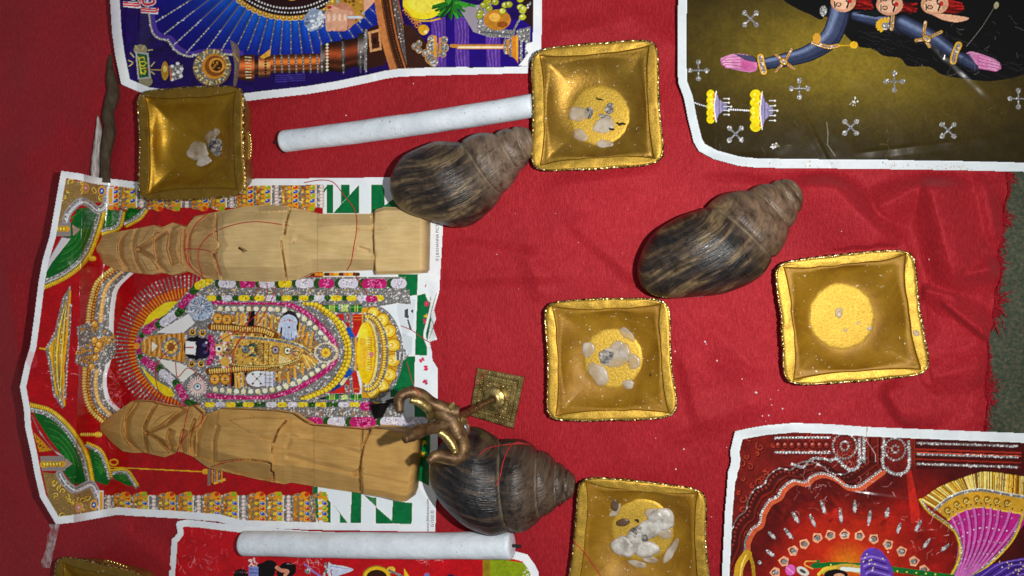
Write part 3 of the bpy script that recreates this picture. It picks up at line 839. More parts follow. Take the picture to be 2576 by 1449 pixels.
    for k in range(16):
        x = 362+k*6.3; hgt = 16+k*1.3
        cv.line([(x, 872-hgt), (x+3, 872), (x, 872+hgt)], 2.2, [(240, 200, 120), (150, 85, 15)][k % 2])
    cv.poly(S3(760, 690, 800, 720, 760, 760), (250, 240, 215))
    cv.ell(430, 873, 24, 25, GLIT); cv.ell(430, 873, 17, 18, (225, 160, 50)); cv.ell(430, 873, 10, 11, (150, 95, 35))
    for k in range(8): cv.ell(430+13*math.cos(k*0.785), 873+13*math.sin(k*0.785), 3.2, 3.2, (250, 215, 120))
    # head
    cv.ell(496, 875, 34, 32, (18, 8, 18)); cv.ell(511, 876, 21, 26, (28, 18, 52)); cv.ell(514, 868, 6, 5, (90, 80, 130)); cv.ell(516, 886, 5, 4, (70, 60, 110)); cv.line([(520, 868), (524, 876), (520, 884)], 2, (150, 60, 80)); cv.ell(519, 862, 3, 3, (200, 200, 220))
    cv.poly(S1(232, 672, 330, 682, 325, 800, 228, 790), (238, 240, 244)); cv.line(S1(236, 733, 300, 733), 3.4, (190, 30, 30))
    cv.line(S1(325, 690, 345, 735, 325, 790), 4, (20, 10, 30))
    for q in S1(295, 592, 385, 600, 287, 880, 372, 880):
        cv.ell(*q, 13.5, 13.5, GLIT); cv.ell(*q, 8.5, 8.5, (220, 165, 60)); cv.ell(*q, 4.5, 5.5, (60, 30, 10)); cv.ell(q[0], q[1]-1.5, 1.5, 1.5, (240, 240, 230))
    # conch and wheel
    q = S1(365, 380)[0]
    cv.ell(*q, 31, 31, (170, 185, 205))
    for k in range(70):
        a, r = RNG.uniform(0, 6.3), 29*math.sqrt(RNG.random()); cv.ell(q[0]+r*math.cos(a), q[1]+r*math.sin(a), 2.2, 1.5, [(235, 240, 250), (60, 80, 110), (120, 140, 170), (225, 185, 170)][k % 4], a)
    for k in range(14): cv.line([(q[0]+8*math.cos(k*0.45), q[1]-6+8*math.sin(k*0.45)), (q[0]+27*math.cos(k*0.45), q[1]-6+20*math.sin(k*0.45))], 1.3, (60, 70, 100))
    q = S1(340, 1088)[0]
    cv.ell(*q, 29, 29, GLIT)
    for k in range(24):
        a = k*2*math.pi/24; cv.line([(q[0]+11*math.cos(a), q[1]+11*math.sin(a)), (q[0]+24*math.cos(a), q[1]+24*math.sin(a))], 3.2, (240, 205, 200))
    cv.ell(*q, 7.5, 7.5, (205, 225, 245)); cv.ell(q[0], q[1]-1, 3, 3, (50, 90, 140))
    # torso in gold, pointed oval
    top = curve(S1(490, 320, 800, 322, 1050, 325, 1200, 355, 1350, 440, 1480, 560, 1570, 670)+[(845, 882)], 8)
    bot = curve(S1(440, 1165, 640, 1188, 880, 1190, 1050, 1168, 1250, 1100, 1420, 1000, 1570, 880)+[(845, 882)], 8)
    oval = list(map(tuple, top))+list(map(tuple, bot[::-1]))
    mid = np.array([650., 880.])
    def shrink(p, f, g=None): return mid+(np.asarray(p)-mid)*np.array([f, g or f])
    cv.poly(shrink(oval, 0.97), GLIT)
    inn = shrink(oval, 0.80, 0.72)
    cv.poly(inn, (185, 125, 40)); cv.poly(inn, GLIT, 0.35)
    cv.speckle(inn, 900, [(240, 190, 90), (120, 70, 15), (225, 150, 40), (60, 30, 10), (250, 225, 150), (150, 140, 130), (200, 110, 40)], (1.2, 4.5))
    # black gaps of the sleeves
    for q in (S1(810, 400, 860, 400, 850, 540, 790, 545), S1(640, 530, 690, 510, 690, 545), S1(570, 500, 600, 500, 590, 540), S1(630, 965, 690, 960, 670, 1080, 640, 1090), S1(560, 1060, 620, 1050, 600, 1090), S1(760, 955, 790, 960, 775, 1000)):
        cv.poly(q, (18, 10, 12))
    # arm bands and bracelets
    for xx, ya, yb in ((705, 425, 540), (745, 430, 530), (770, 430, 530), (895, 425, 545), (930, 430, 540), (965, 430, 550), (1020, 440, 550)):
        cv.line(S1(xx, ya, xx-8, yb), 7, (225, 165, 60)); cv.line(S1(xx+14, ya, xx+6, yb), 3, GLIT)
    for xx, ya, yb in ((685, 960, 1090), (715, 960, 1090), (745, 960, 1080), (1080, 960, 1040), (1220, 905, 1000), (1290, 880, 970), (1160, 960, 1050)):
        cv.line(S1(xx, ya, xx+8, yb), 7, (230, 170, 60)); cv.line(S1(xx+15, ya, xx+22, yb), 3, GLIT)
    for xx, ya, yb in ((1270, 520, 640), (1310, 540, 630), (1345, 600, 700), (1385, 600, 720)):
        cv.line(S1(xx, ya, xx-22, yb), 7, (225, 165, 55)); cv.line(S1(xx+14, ya, xx-8, yb), 3, GLIT)
    for q in S1(525, 470, 605, 480, 495, 1020, 590, 1020): cv.ell(*q, 14, 15, (150, 90, 25)); cv.ell(*q, 11, 12, (225, 160, 60)); cv.ell(*q, 4, 4, (120, 50, 20)); cv.dots([(q[0]-10, q[1]), (q[0]+10, q[1])], 5, 1.5, 1.5, (250, 225, 140))
    # two beaded straps
    for q in (S1(460, 545, 640, 555, 800, 570, 920, 575, 1040, 625), S1(440, 950, 620, 935, 800, 920, 960, 905, 1040, 870)):
        r = curve(q, 8); cv.line(r, 17, (120, 65, 15)); cv.dots(r, 6, 2.2, 7.5, (235, 175, 85)); cv.line(r+np.array([0, 8]), 2, (90, 45, 8)); cv.line(r-np.array([0, 8]), 2, (90, 45, 8))
    # chest panel with gems and painted ornaments
    pan = S1(660, 650, 1000, 670, 1200, 690, 1300, 760, 1250, 850, 1000, 900, 680, 880)
    cv.poly(pan, (205, 160, 70)); cv.speckle(pan, 260, [(245, 215, 130), (150, 100, 30), (225, 175, 80), (120, 95, 60)], (1.2, 3.5))
    for x0_, y0_, c in ((775, 750, (110, 120, 120)), (1045, 755, (170, 150, 160)), (1155, 762, (235, 225, 190))):
        q = S1(x0_, y0_)[0]; cv.ell(*q, 10, 11, (120, 95, 60)); cv.ell(*q, 8, 8.5, c)
        for k in range(12): cv.ell(q[0]+8.5*math.cos(k*0.52), q[1]+9*math.sin(k*0.52), 1.5, 1.5, (60, 70, 60))
        cv.ell(*q, 3, 3, (25, 45, 50))
    for k in range(9):
        a = -0.9+k*0.22; b = S1(850, 755)[0]
        cv.line([b, (b[0]+26*math.cos(a), b[1]+26*math.sin(a)*1.1)], 1.7, [(30, 70, 60), (110, 60, 20)][k % 2])
    for k in range(7):
        a = -0.8+k*0.26; b = S1(1170, 770)[0]
        cv.line([b, (b[0]+24*math.cos(a), b[1]+24*math.sin(a))], 2.4, [(205, 140, 120), (60, 90, 70)][k % 2])
    for q in (S1(840, 710)[0], S1(845, 800)[0]): cv.ell(*q, 7, 4, (40, 90, 75), 0.5); cv.ell(q[0]-7, q[1]+1, 5, 3, (30, 60, 70), -0.4)
    cv.line(S1(700, 700, 830, 780, 940, 840), 2, GLIT); cv.line(S1(940, 690, 935, 880), 2.5, (120, 80, 25)); cv.line(S1(985, 690, 980, 880), 2, (120, 80, 25))
    for k in range(14): cv.line(S1(1080, 800+k*7, 1180-k*6, 850+k*5), 1.4, (240, 220, 160))
    r = curve(S1(660, 640, 900, 655, 1150, 690, 1300, 740, 1430, 850), 8); cv.line(r, 9, GLIT); cv.line(r+np.array([0, 4]), 2.5, (225, 170, 60)); cv.line(r-np.array([0, 5]), 2, (240, 200, 90))
    r = curve(S1(650, 880, 850, 905, 1100, 890, 1250, 840, 1290, 790), 8); cv.dots(r, 5, 2, 2, (240, 205, 110), (120, 80, 20))
    for k in range(5): cv.line(S1(1290+k*14, 800+k*4, 1340+k*22, 940-k*16), 4, [(225, 165, 50), (250, 220, 130)][k % 2])
    # three pendant discs by the collar
    for q in S1(600, 640, 535, 745, 590, 860):
        cv.ell(*q, 17, 17, (210, 175, 150)); cv.ell(*q, 12, 12, (222, 175, 75))
        for k in range(10): cv.ell(q[0]+15*math.cos(k*0.63), q[1]+15*math.sin(k*0.63), 3, 3, [(250, 245, 240), (40, 100, 45), (215, 90, 110)][k % 3])
    q = S1(535, 745)[0]; cv.ell(*q, 8, 8, (240, 235, 220)); cv.ell(*q, 4, 4, (40, 35, 60))
    cv.flower_block(S1(455, 640, 475, 690), 14, 'p'); cv.flower_block(S1(475, 690, 478, 800), 15, 'p'); cv.flower_block(S1(478, 800, 445, 870), 14, 'p')
    # cream flowers inside the pink garland
    for src, f in ((top, 0.86), (bot, 0.86)):
        r = shrink(src, 0.94, f); cv.dots(r, 18, 6.5, 6.5, [(240, 225, 165), (250, 240, 205)])
    # pink garland
    for r in (top, bot):
        cv.line(r, 16, (120, 105, 105)); cv.line(r, 12, (185, 30, 105))
        L = len(r)
        for _ in range(150):
            q = r[RNG.integers(L)]; cv.ell(q[0]+RNG.uniform(-4, 4), q[1]+RNG.uniform(-5, 5), 2.2, 1.6, [(235, 110, 170), (140, 15, 75), (245, 160, 200)][RNG.integers(3)], RNG.uniform(0, 3))
    # round clasp at the tip
    q = S2(415, 780)[0]; cv.ell(q[0]+3, q[1], 30, 26, (205, 170, 140)); cv.ell(*q, 24, 22, GLIT); cv.ell(*q, 13, 13, (200, 135, 25))
    cv.dots([(q[0]+28*math.cos(a), q[1]+24*math.sin(a)) for a in np.linspace(0, 6.28, 50)], 6, 2.2, 2.2, (245, 225, 190))
    for k in range(8): cv.ell(q[0]+8*math.cos(k*0.785), q[1]+8*math.sin(k*0.785), 3.6, 3.6, (245, 205, 70))
    # hands
    HB = (196, 208, 232)
    q = S1(1165, 520)[0]
    cv.ell(q[0]+1, q[1]+4, 25, 38, (40, 30, 40), 0.1); cv.ell(q[0], q[1]-4, 22, 20, HB)
    for k, (dx, L) in enumerate(((-14, 26), (-6, 33), (3, 36), (12, 32), (19, 24))):
        cv.line([(q[0]+dx*0.8, q[1]+4), (q[0]+dx, q[1]+12+L*0.75)], 7.2, HB); cv.ell(q[0]+dx, q[1]+13+L*0.75, 2.4, 3, (90, 120, 200)); cv.line([(q[0]+dx*0.9+4, q[1]+14), (q[0]+dx+4, q[1]+10+L*0.7)], 1.1, (110, 120, 160))
    cv.line(S1(1090, 520, 1075, 590), 7, HB)
    cv.line([(q[0]-16, q[1]-6), (q[0], q[1]-12), (q[0]+17, q[1]-4)], 1.5, (200, 120, 100)); cv.ell(q[0]+3, q[1]-9, 2, 3, (190, 40, 40)); cv.ell(q[0]+1, q[1]+8, 2.5, 2.5, (40, 80, 110))
    cv.ell(650, 953, 33, 22, (110, 70, 50)); cv.ell(648, 953, 29, 20, (222, 228, 240))
    for k in range(4): cv.line([(655, 938+k*9.8), (688, 939+k*9.4)], 8.2, (214, 222, 240)); cv.line([(664, 943+k*9.8), (690, 943.5+k*9.4)], 1.2, (120, 110, 120)); cv.ell(689, 939+k*9.4, 2.5, 2.8, (60, 80, 180))
    for xx in (668, 679): cv.line([(xx, 935), (xx, 972)], 1.3, (170, 120, 110))
    cv.line(curve([(632, 940), (645, 953), (632, 966)], 5), 1.5, (200, 130, 90)); cv.line(curve([(660, 940), (648, 953), (660, 966)], 5), 1.5, (200, 130, 90))
    for a, b in ((636, 941), (656, 941), (646, 953), (636, 965), (656, 965)): cv.ell(a, b, 2.6, 2.6, (20, 70, 80))
    # --- base: legs, lotus seat
    for q in (S2(470, 430, 750, 430, 760, 470, 690, 640, 620, 560, 540, 480), S2(430, 1145, 720, 1145, 725, 1100, 690, 930, 620, 1000, 520, 1080)):
        cv.poly(q, (196, 36, 24))
    for q in (S2(660, 450, 740, 450), S2(640, 1105, 720, 1105), S2(655, 480, 735, 480)): cv.line(q, 2, (225, 120, 50))
    for q in (S2(590, 420, 600, 490), S2(640, 430, 645, 560), S2(600, 1080, 610, 1150), S2(640, 1000, 650, 1150)): cv.line(q, 9, GLIT)
    for y0_, s in ((345, 1), (1222, -1)):
        cv.poly(S2(250, y0_, 800, y0_, 800, y0_+s*62, 520, y0_+s*70), (14, 10, 10))
        cv.poly(S2(400, y0_, 800, y0_+s*5, 790, y0_+s*62, 430, y0_+s*60), (16, 112, 52)); cv.line(S2(440, y0_+s*18, 790, y0_+s*24), 4, (70, 165, 80))
        for xx in (450, 470, 490, 680, 700): cv.line(S2(xx, y0_+s*4, xx, y0_+s*58), 2.4, (225, 215, 90))
        cv.poly(S2(530, y0_, 640, y0_, 640, y0_+s*62, 530, y0_+s*62), GLIT); cv.speckle(S2(555, y0_, 620, y0_, 620, y0_+s*60, 555, y0_+s*60), 60, [(175, 205, 90), (225, 235, 170)], (1.2, 2.4))
    for q in (S2(480, 440, 560, 505, 640, 620), S2(470, 1110, 560, 1060, 640, 950)):
        cv.line(q, 12, (20, 60, 130)); cv.line(q[1:], 9, (232, 215, 165))
    cv.line(S2(620, 570, 655, 640), 13, (20, 80, 170)); cv.line(S2(600, 985, 645, 940), 13, (20, 80, 170))
    yb = curve(S2(235, 330, 330, 345, 420, 400, 520, 480, 590, 600, 635, 730, 620, 860, 560, 985, 470, 1085, 360, 1145, 200, 1205), 8)
    cv.line(yb+np.array([-7, 0]), 20, GLIT)
    cv.dots(yb+np.array([-9, 0]), 10, 4.8, 4.8, (222, 175, 30), (120, 85, 10)); cv.dots(yb, 10.5, 5.4, 5.4, (245, 205, 45), (150, 105, 10))
    # feet bands
    for xx, c in ((655, GLIT), (690, (235, 165, 40)), (712, GLIT), (728, (150, 75, 20))):
        cv.line(S2(xx, 650, xx+6, 780, xx, 930), 8, c)
    # lotus seat
    pedc = np.array(S2(790, 780)[0])
    def pe(rx, ry, dx=0): return [(pedc[0]+dx+rx*math.cos(a), pedc[1]+ry*math.sin(a)) for a in np.linspace(-1.75, 1.75, 60)]
    cv.poly(pe(88, 124, 3), GLIT); cv.poly(pe(80, 114, 0), (215, 160, 30))
    for a in np.linspace(-1.35, 1.35, 8):
        q = (pedc[0]+66*math.cos(a), pedc[1]+100*math.sin(a))
        cv.ell(*q, 19, 17, (150, 100, 15), a); cv.ell(*q, 17, 15, (238, 190, 45), a); cv.ell(q[0]-2, q[1], 12, 10, (250, 225, 110), a); cv.ell(q[0]-5, q[1], 7, 6, (235, 180, 50), a); cv.ell(q[0]-6, q[1], 3.5, 3, (250, 235, 150), a)
    cv.poly(pe(54, 100, 0), GLIT); cv.poly(pe(45, 95, 2), (190, 130, 20)); cv.dots(np.array(pe(42, 92, 2)), 6.5, 3, 4.6, (240, 195, 70), (130, 85, 10))
    cv.poly(pe(36, 86, 0), GLIT); cv.poly(pe(28, 82, 0), (205, 150, 40)); cv.dots(np.array(pe(25, 81, 0)), 3.5, 1.4, 4, (245, 215, 120))
    cv.ell(920, 888, 22, 77, (246, 205, 20)); cv.ell(914, 850, 12, 35, (252, 225, 60))
    for xx in np.linspace(850, 930, 14):
        cv.line([(926, xx), (935, xx)], 3.4, (200, 135, 30)); cv.line([(922, xx+1), (930, xx+1)], 1.5, (255, 240, 160))
    cv.poly([(905, 852), (918, 850), (926, 888), (918, 926), (905, 924)], (240, 190, 50)); cv.ell(*S2(830, 795)[0], 5, 7, (225, 130, 130))
    cv.poly(S2(1045, 760, 1130, 745, 1165, 800, 1130, 850, 1060, 850), GLIT)
    for k in range(5): cv.line(S2(1050+k*18, 775, 1048+k*18, 845), 2, [(225, 228, 230), (80, 80, 84)][k % 2])
    # --- rows of garland on both sides
    def garland(y, x0_, x1_, h, pat, wd):
        x = x0_; k = 0
        while x < x1_:
            w_ = wd[k % len(wd)]; cv.flower_block([(x+h/2, y), (max(x+w_-h/2, x+h/2+0.5), y)], h, pat[k % len(pat)]); x += w_; k += 1
    cv.rect(560, 697, 1020, 760, GLIT); cv.rect(505, 1005, 960, 1046, GLIT)
    for k in range(17): cv.line([(700+k*12, 690), (709+k*12, 690)], 9, [(235, 175, 40), (70, 40, 15), (220, 130, 30)][k % 3])
    garland(713, 540, 1012, 25, 'gwgpgwgygwgpgwgpgw', [9, 44, 9, 40, 9, 40, 9, 34, 9, 46, 12, 40, 10, 50, 10, 62, 10, 40])
    for x in np.arange(530, 960, 31): cv.ell(x, 736, 15, 13.5, (118, 108, 100)); cv.ell(x, 736, 14, 12.5, GLIT); cv.speckle([(x-9, 727), (x+9, 727), (x+9, 745), (x-9, 745)], 9, [(225, 190, 90), (250, 250, 240), (200, 140, 50)], (1, 2.2))
    garland(750, 520, 945, 14, 'ygwgygywgyg', [24, 14, 26, 16, 28, 12, 26, 28, 14, 26, 18])
    garland(752, 920, 950, 16, 'p', [30])
    garland(1018, 515, 945, 13, 'ywygyggw', [26, 26, 26, 18, 28, 16, 14, 28])
    for x in np.arange(740, 950, 30): cv.ell(x, 1036, 15, 13, (118, 108, 100)); cv.ell(x, 1036, 14, 12.5, GLIT); cv.speckle([(x-9, 1028), (x+9, 1028), (x+9, 1045), (x-9, 1045)], 9, [(225, 170, 60), (250, 250, 240), (200, 110, 50)], (1, 2.2))
    garland(1062, 700, 1035, 26, 'wgpgwgpgw', [60, 12, 40, 12, 44, 12, 66, 10, 60]); garland(1022, 905, 945, 22, 'p', [40])
    for k in range(9): cv.line([(1000, 775+k), (1000, 776)], 1, FW)
    cv.poly(K4(870, 300, 1010, 280, 960, 380, 900, 400), (20, 12, 14))
    scuffs(cv, 26, (110, 920, 330, 1060), (240, 215, 215)); scuffs(cv, 26, (120, 480, 700, 1250), (235, 200, 200))
    # torn, creased strip along the right margin
    margin(cv, C_OUT, [(C_LEFT, 15.5), (C_TOP, 17), (C_BOT, 19), ([(1095, 1338), (1104, 1000), (1103, 925)], 19), ([(1117, 447), (1112, 700), (1106, 735)], 36)])
    for p in (K2(1700, 960, 1690, 1040, 1660, 1160, 1640, 1260, 1665, 1340), K2(1745, 930, 1700, 1100, 1720, 1180, 1690, 1280)):
        cv.line(curve(p, 6), 7, (236, 240, 244)); cv.line(curve(np.array(p)-np.array([4, 0]), 6), 1.6, (70, 95, 85), 0.7)
    scuffs(cv, 10, (1070, 780, 1095, 900), (150, 150, 150))
    cv.ell(80, 905, 22, 14, (215, 120, 125), 1.3, 0.25); 
    return cv

def z_idol(x, y):
    # flat on the cloth, the left third bends up
    fold = 300-(y-450)*0.03
    d = np.clip(fold-x, 0, None)
    z = 0.0016+0.0000042*np.clip(d, 0, 90)**2+np.clip(d-90, 0, None)*0.00018
    z = z+0.0022*np.exp(-((y-1300)/40)**2)*np.exp(-((x-330)/90)**2)*1.5
    z = z+0.0055*np.exp(-((y-455)/35)**2)*sstep(330, 160, x)
    z = z+0.0018*fbm(x/110, y/110, 4)*sstep(420, 120, x)+0.0004*(1+fbm(x/50, y/50, 8))
    z = z+creases(x, y, (((270, 690), (262, 1010)), ((140, 900), (300, 960)), ((560, 1180), (700, 1300)), ((350, 470), (420, 560)), ((1000, 1150), (1100, 1290))))
    z = z+0.0035*np.exp(-((x-1096)/12)**2)*np.exp(-((y-810)/60)**2)
    return z
# ---------------------------------------------------------------- poster: blue halo (top left)
A1 = conv(0, 0, 3.0); A2 = conv(670.8, 0, 3.0)
A_LEFT = [(272, -60), (277, 0), (282, 83), (290, 140), (305, 212)]
A_BOT = [(305, 212), (340, 227), (370, 239), (470, 254), (560, 258), (613, 255), (671, 248), (771, 237), (850, 224), (931, 207), (970, 198), (1004, 193), (1080, 190), (1171, 188), (1327, 184)]
A_RIGHT = [(1327, 184), (1332, 157), (1350, 140), (1361, 130), (1362, 110), (1364, 0), (1365, -60)]
A_OUT = A_LEFT+A_BOT[1:]+A_RIGHT[1:]

def paint_blue():
    NAVY = (30, 8, 84)
    cv = Canvas(262, -70, 1372, 265, NAVY)
    X, Y = np.meshgrid(np.arange(cv.w)+cv.x0, np.arange(cv.h)+cv.y0)
    cv.c *= (1+0.35*fbm(X/14, Y/14, 3)*(fbm(X/60, Y/60, 7) > 0))[..., None]
    COP = (190, 105, 45); DK = (62, 26, 14); GOLD = (220, 165, 45)
    arch = A1(1080, -180, 1110, 0, 1125, 110, 1150, 240, 1200, 290, 1270, 310, 1330, 385, 1420, 425, 1490, 410, 1600, 400, 1800, 420)
    ar = curve(arch, 8)
    def glow(x, y):
        r = np.hypot(x-728, (y+155)*1.0)
        t = np.clip((r-190)/200, 0, 1)[:, None]
        c = np.array([14, 100, 205])*(1-t)**1.5+np.array([16, 6, 112])*(1-(1-t)**1.5)
        ang = np.arctan2(y+155, x-728)
        return c*(1+0.16*np.sin(ang*64)[:, None]*(1-t))
    cv.poly(list(map(tuple, ar))+A2(400, 420, 900, 300, 950, -180), glow)
    cv.line(ar+np.array([7, -6]), 12, (78, 52, 150)); cv.line(ar, 6, GLIT); cv.dots(ar, 5, 1.6, 1.6, (235, 238, 245))
    for k in range(23):
        a = math.radians(148-k*5.35)
        c_, s_ = math.cos(a), math.sin(a)
        r1 = 395 if k < 4 else 370 if k < 6 else 300
        p = (728+205*c_, -155+205*s_); q = (728+r1*c_, -155+r1*s_)
        cv.line([p, q], 3.4, (92, 92, 108)); 
        if k < 6: cv.line([((p[0]+q[0])/2, (p[1]+q[1])/2), q], 3.4, GLIT); cv.dots([((p[0]+q[0])/2, (p[1]+q[1])/2), q], 9, 1.5, 1.5, (240, 242, 248))
        else: cv.dots([p, q], 16, 1.1, 1.1, (200, 205, 215))
    # scalloped disc
    for k in range(-26, 27):
        a = math.pi/2+k*0.075
        x, y = 728+200*math.cos(a), -155+200*math.sin(a)
        cv.ell(x, y, 9, 8, (235, 200, 120)); cv.ell(x, y, 7, 6.2, (180, 120, 25)); cv.ell(x, y-1, 3, 3, (240, 195, 90))
    cv.ell(728, -155, 195, 195, (46, 12, 16)); cv.ell(728, -155, 196, 196, (20, 12, 14), alpha=0.3)
    for rr, n in ((187, 150), (176, 140)):
        for k in range(n):
            a = k*2*math.pi/n; cv.ell(728+rr*math.cos(a), -155+rr*math.sin(a), 2.4, 2.4, (245, 248, 250))
    cv.ell(735, -12, 16, 14, GOLD); cv.ell(735, -14, 9, 8, (245, 220, 140))
    # red and white sacred letters at the corner
    for q in (A1(925, 28, 1062, 60), A1(925, 46, 1062, 80), A1(1060, 60, 1195, 92), A1(1060, 84, 1195, 112)):
        pass
    for x0_, y0_ in ((930, 10), (1062, 55)):
        cv.poly(A1(x0_, y0_, x0_+135, y0_+8, x0_+130, y0_+55, x0_, y0_+42), (240, 225, 230))
        for d in (10, 28): cv.line(A1(x0_+4, y0_+d, x0_+110, y0_+d+8, x0_+128, y0_+d-2), 4, (205, 40, 60))
    cv.line(curve(A1(980, -60, 1000, -10, 1040, -20, 1060, 10), 5), 9, (240, 225, 230)); cv.line(curve(A1(980, -60, 1000, -10, 1040, -20, 1060, 10), 5), 5, (205, 40, 60))
    cv.line(curve(A1(1070, -40, 1090, 30, 1160, 20, 1150, -30), 5), 10, (240, 225, 230)); cv.line(curve(A1(1070, -40, 1090, 30, 1160, 20, 1150, -30), 5), 6, (205, 40, 60))
    # green name board
    cv.ell(*A1(1060, 375)[0], 17, 13, (150, 140, 110)); cv.ell(*A1(1100, 615)[0], 17, 13, (150, 140, 110))
    for q in (A1(1000, 470, 970, 455), A1(1000, 480, 975, 500), A1(1140, 500, 1165, 470), A1(1140, 540, 1165, 560), A1(985, 400, 1010, 430), A1(1120, 380, 1150, 375), A1(1020, 345, 1045, 380), A1(1090, 345, 1075, 375)):
        cv.line(q, 3, (195, 175, 110))
    cv.poly(A1(1020, 390, 1120, 400, 1140, 590, 1040, 600), (165, 165, 165)); cv.poly(A1(1035, 402, 1108, 412, 1124, 580, 1052, 588), (10, 92, 46))
    W = (225, 205, 40)
    cv.line(A1(1046, 430, 1066, 560), 3, W)
    for q in (A1(1050, 440, 1085, 430, 1090, 450), A1(1055, 470, 1095, 462), A1(1058, 490, 1080, 500, 1095, 488), A1(1062, 520, 1098, 512), A1(1066, 545, 1090, 560, 1100, 540, 1090, 530), A1(1096, 470, 1106, 480)):
        cv.line(q, 2.6, W)
    cv.ell(*A1(1108, 520)[0], 2.5, 2.5, (200, 40, 40))
    # little hanging lamp
    cv.line(A1(1145, 525, 1220, 530), 3, (190, 150, 60)); cv.ell(*A1(1245, 535)[0], 9, 24, (185, 140, 40)); cv.ell(*A1(1245, 520)[0], 5, 9, (240, 215, 120))
    cv.poly(A1(1275, 500, 1380, 490, 1375, 590, 1290, 610), GLIT)
    for q in A1(1300, 500, 1340, 480, 1370, 520, 1310, 560, 1365, 575, 1300, 600, 1345, 545): cv.ell(*q, 5, 4, (240, 242, 245))
    cv.line(A1(1285, 500, 1290, 600), 4, (200, 120, 70))
    # column lying along the lower edge
    def seg(x0_, x1_, yt0, yb0, yt1, yb1, base):
        n = 26
        for k in range(n):
            t = (k+0.5)/n
            f = 0.28+1.15*math.exp(-((t-0.42)/0.22)**2)+0.5*math.exp(-((t-0.82)/0.08)**2)
            a0, b0 = yt0+(yb0-yt0)*k/n, yt0+(yb0-yt0)*(k+1)/n+0.6
            a1, b1 = yt1+(yb1-yt1)*k/n, yt1+(yb1-yt1)*(k+1)/n+0.6
            cv.poly([(x0_, a0), (x1_, a1), (x1_, b1), (x0_, b0)], tuple(np.minimum(np.array(base)*f, 255)))
    seg(600, 640, 140, 200, 136, 204, (190, 95, 45)); seg(640, 652, 150, 190, 150, 190, (90, 55, 35)); seg(650, 680, 136, 196, 142, 192, (215, 130, 75))
    seg(680, 806, 138, 184, 134, 178, (185, 95, 35))
    seg(806, 818, 114, 184, 112, 184, (95, 85, 80)); seg(817, 858, 108, 176, 102, 182, (120, 55, 25)); seg(858, 870, 98, 182, 96, 180, (80, 70, 66))
    seg(868, 902, 100, 174, 94, 166, (110, 48, 24)); seg(900, 916, 84, 172, 82, 172, (110, 100, 96)); seg(914, 928, 72, 176, 74, 172, (100, 88, 82))
    cv.poly(A2(740, 230, 860, 175, 890, 200, 910, 400, 895, 490, 760, 520), (52, 22, 12)); cv.poly(A2(765, 240, 855, 215, 870, 375, 780, 395), (205, 150, 100)); cv.poly(A2(785, 255, 842, 240, 852, 358, 795, 372), (70, 30, 16)); cv.ell(*A2(818, 308)[0], 5, 8, (35, 15, 8))
    cv.line(A2(750, 230, 745, 520), 7, GLIT)
    for xx in range(690, 806, 18): cv.line([(xx, 140), (xx+2, 182)], 5, (104, 92, 86)); cv.dots([(xx, 142), (xx+2, 180)], 7, 1.4, 1.4, (190, 185, 180))
    for xx in (808, 862, 905, 918): cv.line([(xx, 106), (xx+2, 182)], 4, GLIT, 0.55)
    for k in range(9): cv.ell(823, 112+k*8, 4, 3, (240, 215, 185))
    for k in range(8): cv.line([(616+k*0.4, 143+k*7.5), (632, 145+k*7.2)], 2.4, (250, 205, 150))
    for k in range(8): cv.ell(668, 142+k*6.8, 3.2, 2.6, (70, 25, 10))
    cv.poly(A1(1960, 430, 2045, 365, 2040, 420, 1985, 445), (235, 170, 60))
    cv.poly(curve(A1(1735, 300, 1790, 340, 1810, 420, 1800, 560, 1780, 650, 1760, 650, 1770, 500, 1755, 400), 6), (112, 92, 82)); cv.poly(curve(A1(1745, 310, 1780, 360, 1790, 450, 1775, 620, 1770, 500), 6), GLIT, 0.5)
    q = A1(1600, 510)[0]
    cv.ell(*q, 48, 47, (135, 95, 40)); cv.ell(*q, 46, 45, GLIT, alpha=0.7); cv.ell(q[0]+6, q[1]-3, 32, 32, (205, 140, 45)); cv.ell(q[0]+8, q[1]-4, 26, 26, (140, 80, 25))
    for k in range(60):
        a = k*0.21; r0 = 34+0.19*k; cv.ell(q[0]+r0*math.cos(a), q[1]+r0*math.sin(a), 2.8, 2.2, [(225, 185, 80), (110, 130, 110), (240, 220, 150)][k % 3], a)
    cv.ell(q[0]+12, q[1]-6, 20, 19, (225, 155, 60)); cv.ell(q[0]+12, q[1]-5, 14, 14, (70, 32, 12)); cv.speckle([(q[0]+3, q[1]-14), (q[0]+22, q[1]-14), (q[0]+22, q[1]+4), (q[0]+3, q[1]+4)], 18, [(200, 140, 40), (160, 100, 20), (30, 14, 6)], (1.5, 3))
    cv.line(A1(1760, 400, 1800, 460), 3, (210, 150, 40))
    for k in range(4): cv.line(A1(2080, 570+k*16, 2300, 560+k*15), 2.5, (62, 50, 140))
    # hand holding a shell
    SK = (226, 170, 140)
    cv.poly(A2(280, 130, 340, 60, 420, 80, 440, 130, 420, 210, 330, 240, 285, 190), (150, 165, 190)); cv.speckle(A2(290, 130, 430, 80, 430, 200, 300, 230), 50, [(205, 215, 230), (95, 110, 140), (235, 240, 245)], (2, 5))
    cv.poly(A2(640, 90, 760, -100, 900, -100, 800, 30, 720, 110), SK); cv.poly(A2(440, 40, 560, -60, 730, -20, 740, 130, 650, 190, 470, 60), (190, 140, 50)); cv.speckle(A2(450, 20, 580, -60, 730, 0, 730, 150, 660, 180), 70, [(245, 205, 90), (120, 75, 20), (160, 170, 160), (220, 165, 60)], (2, 5))
    cv.ell(*A2(560, 130)[0], 36, 36, (200, 135, 105))
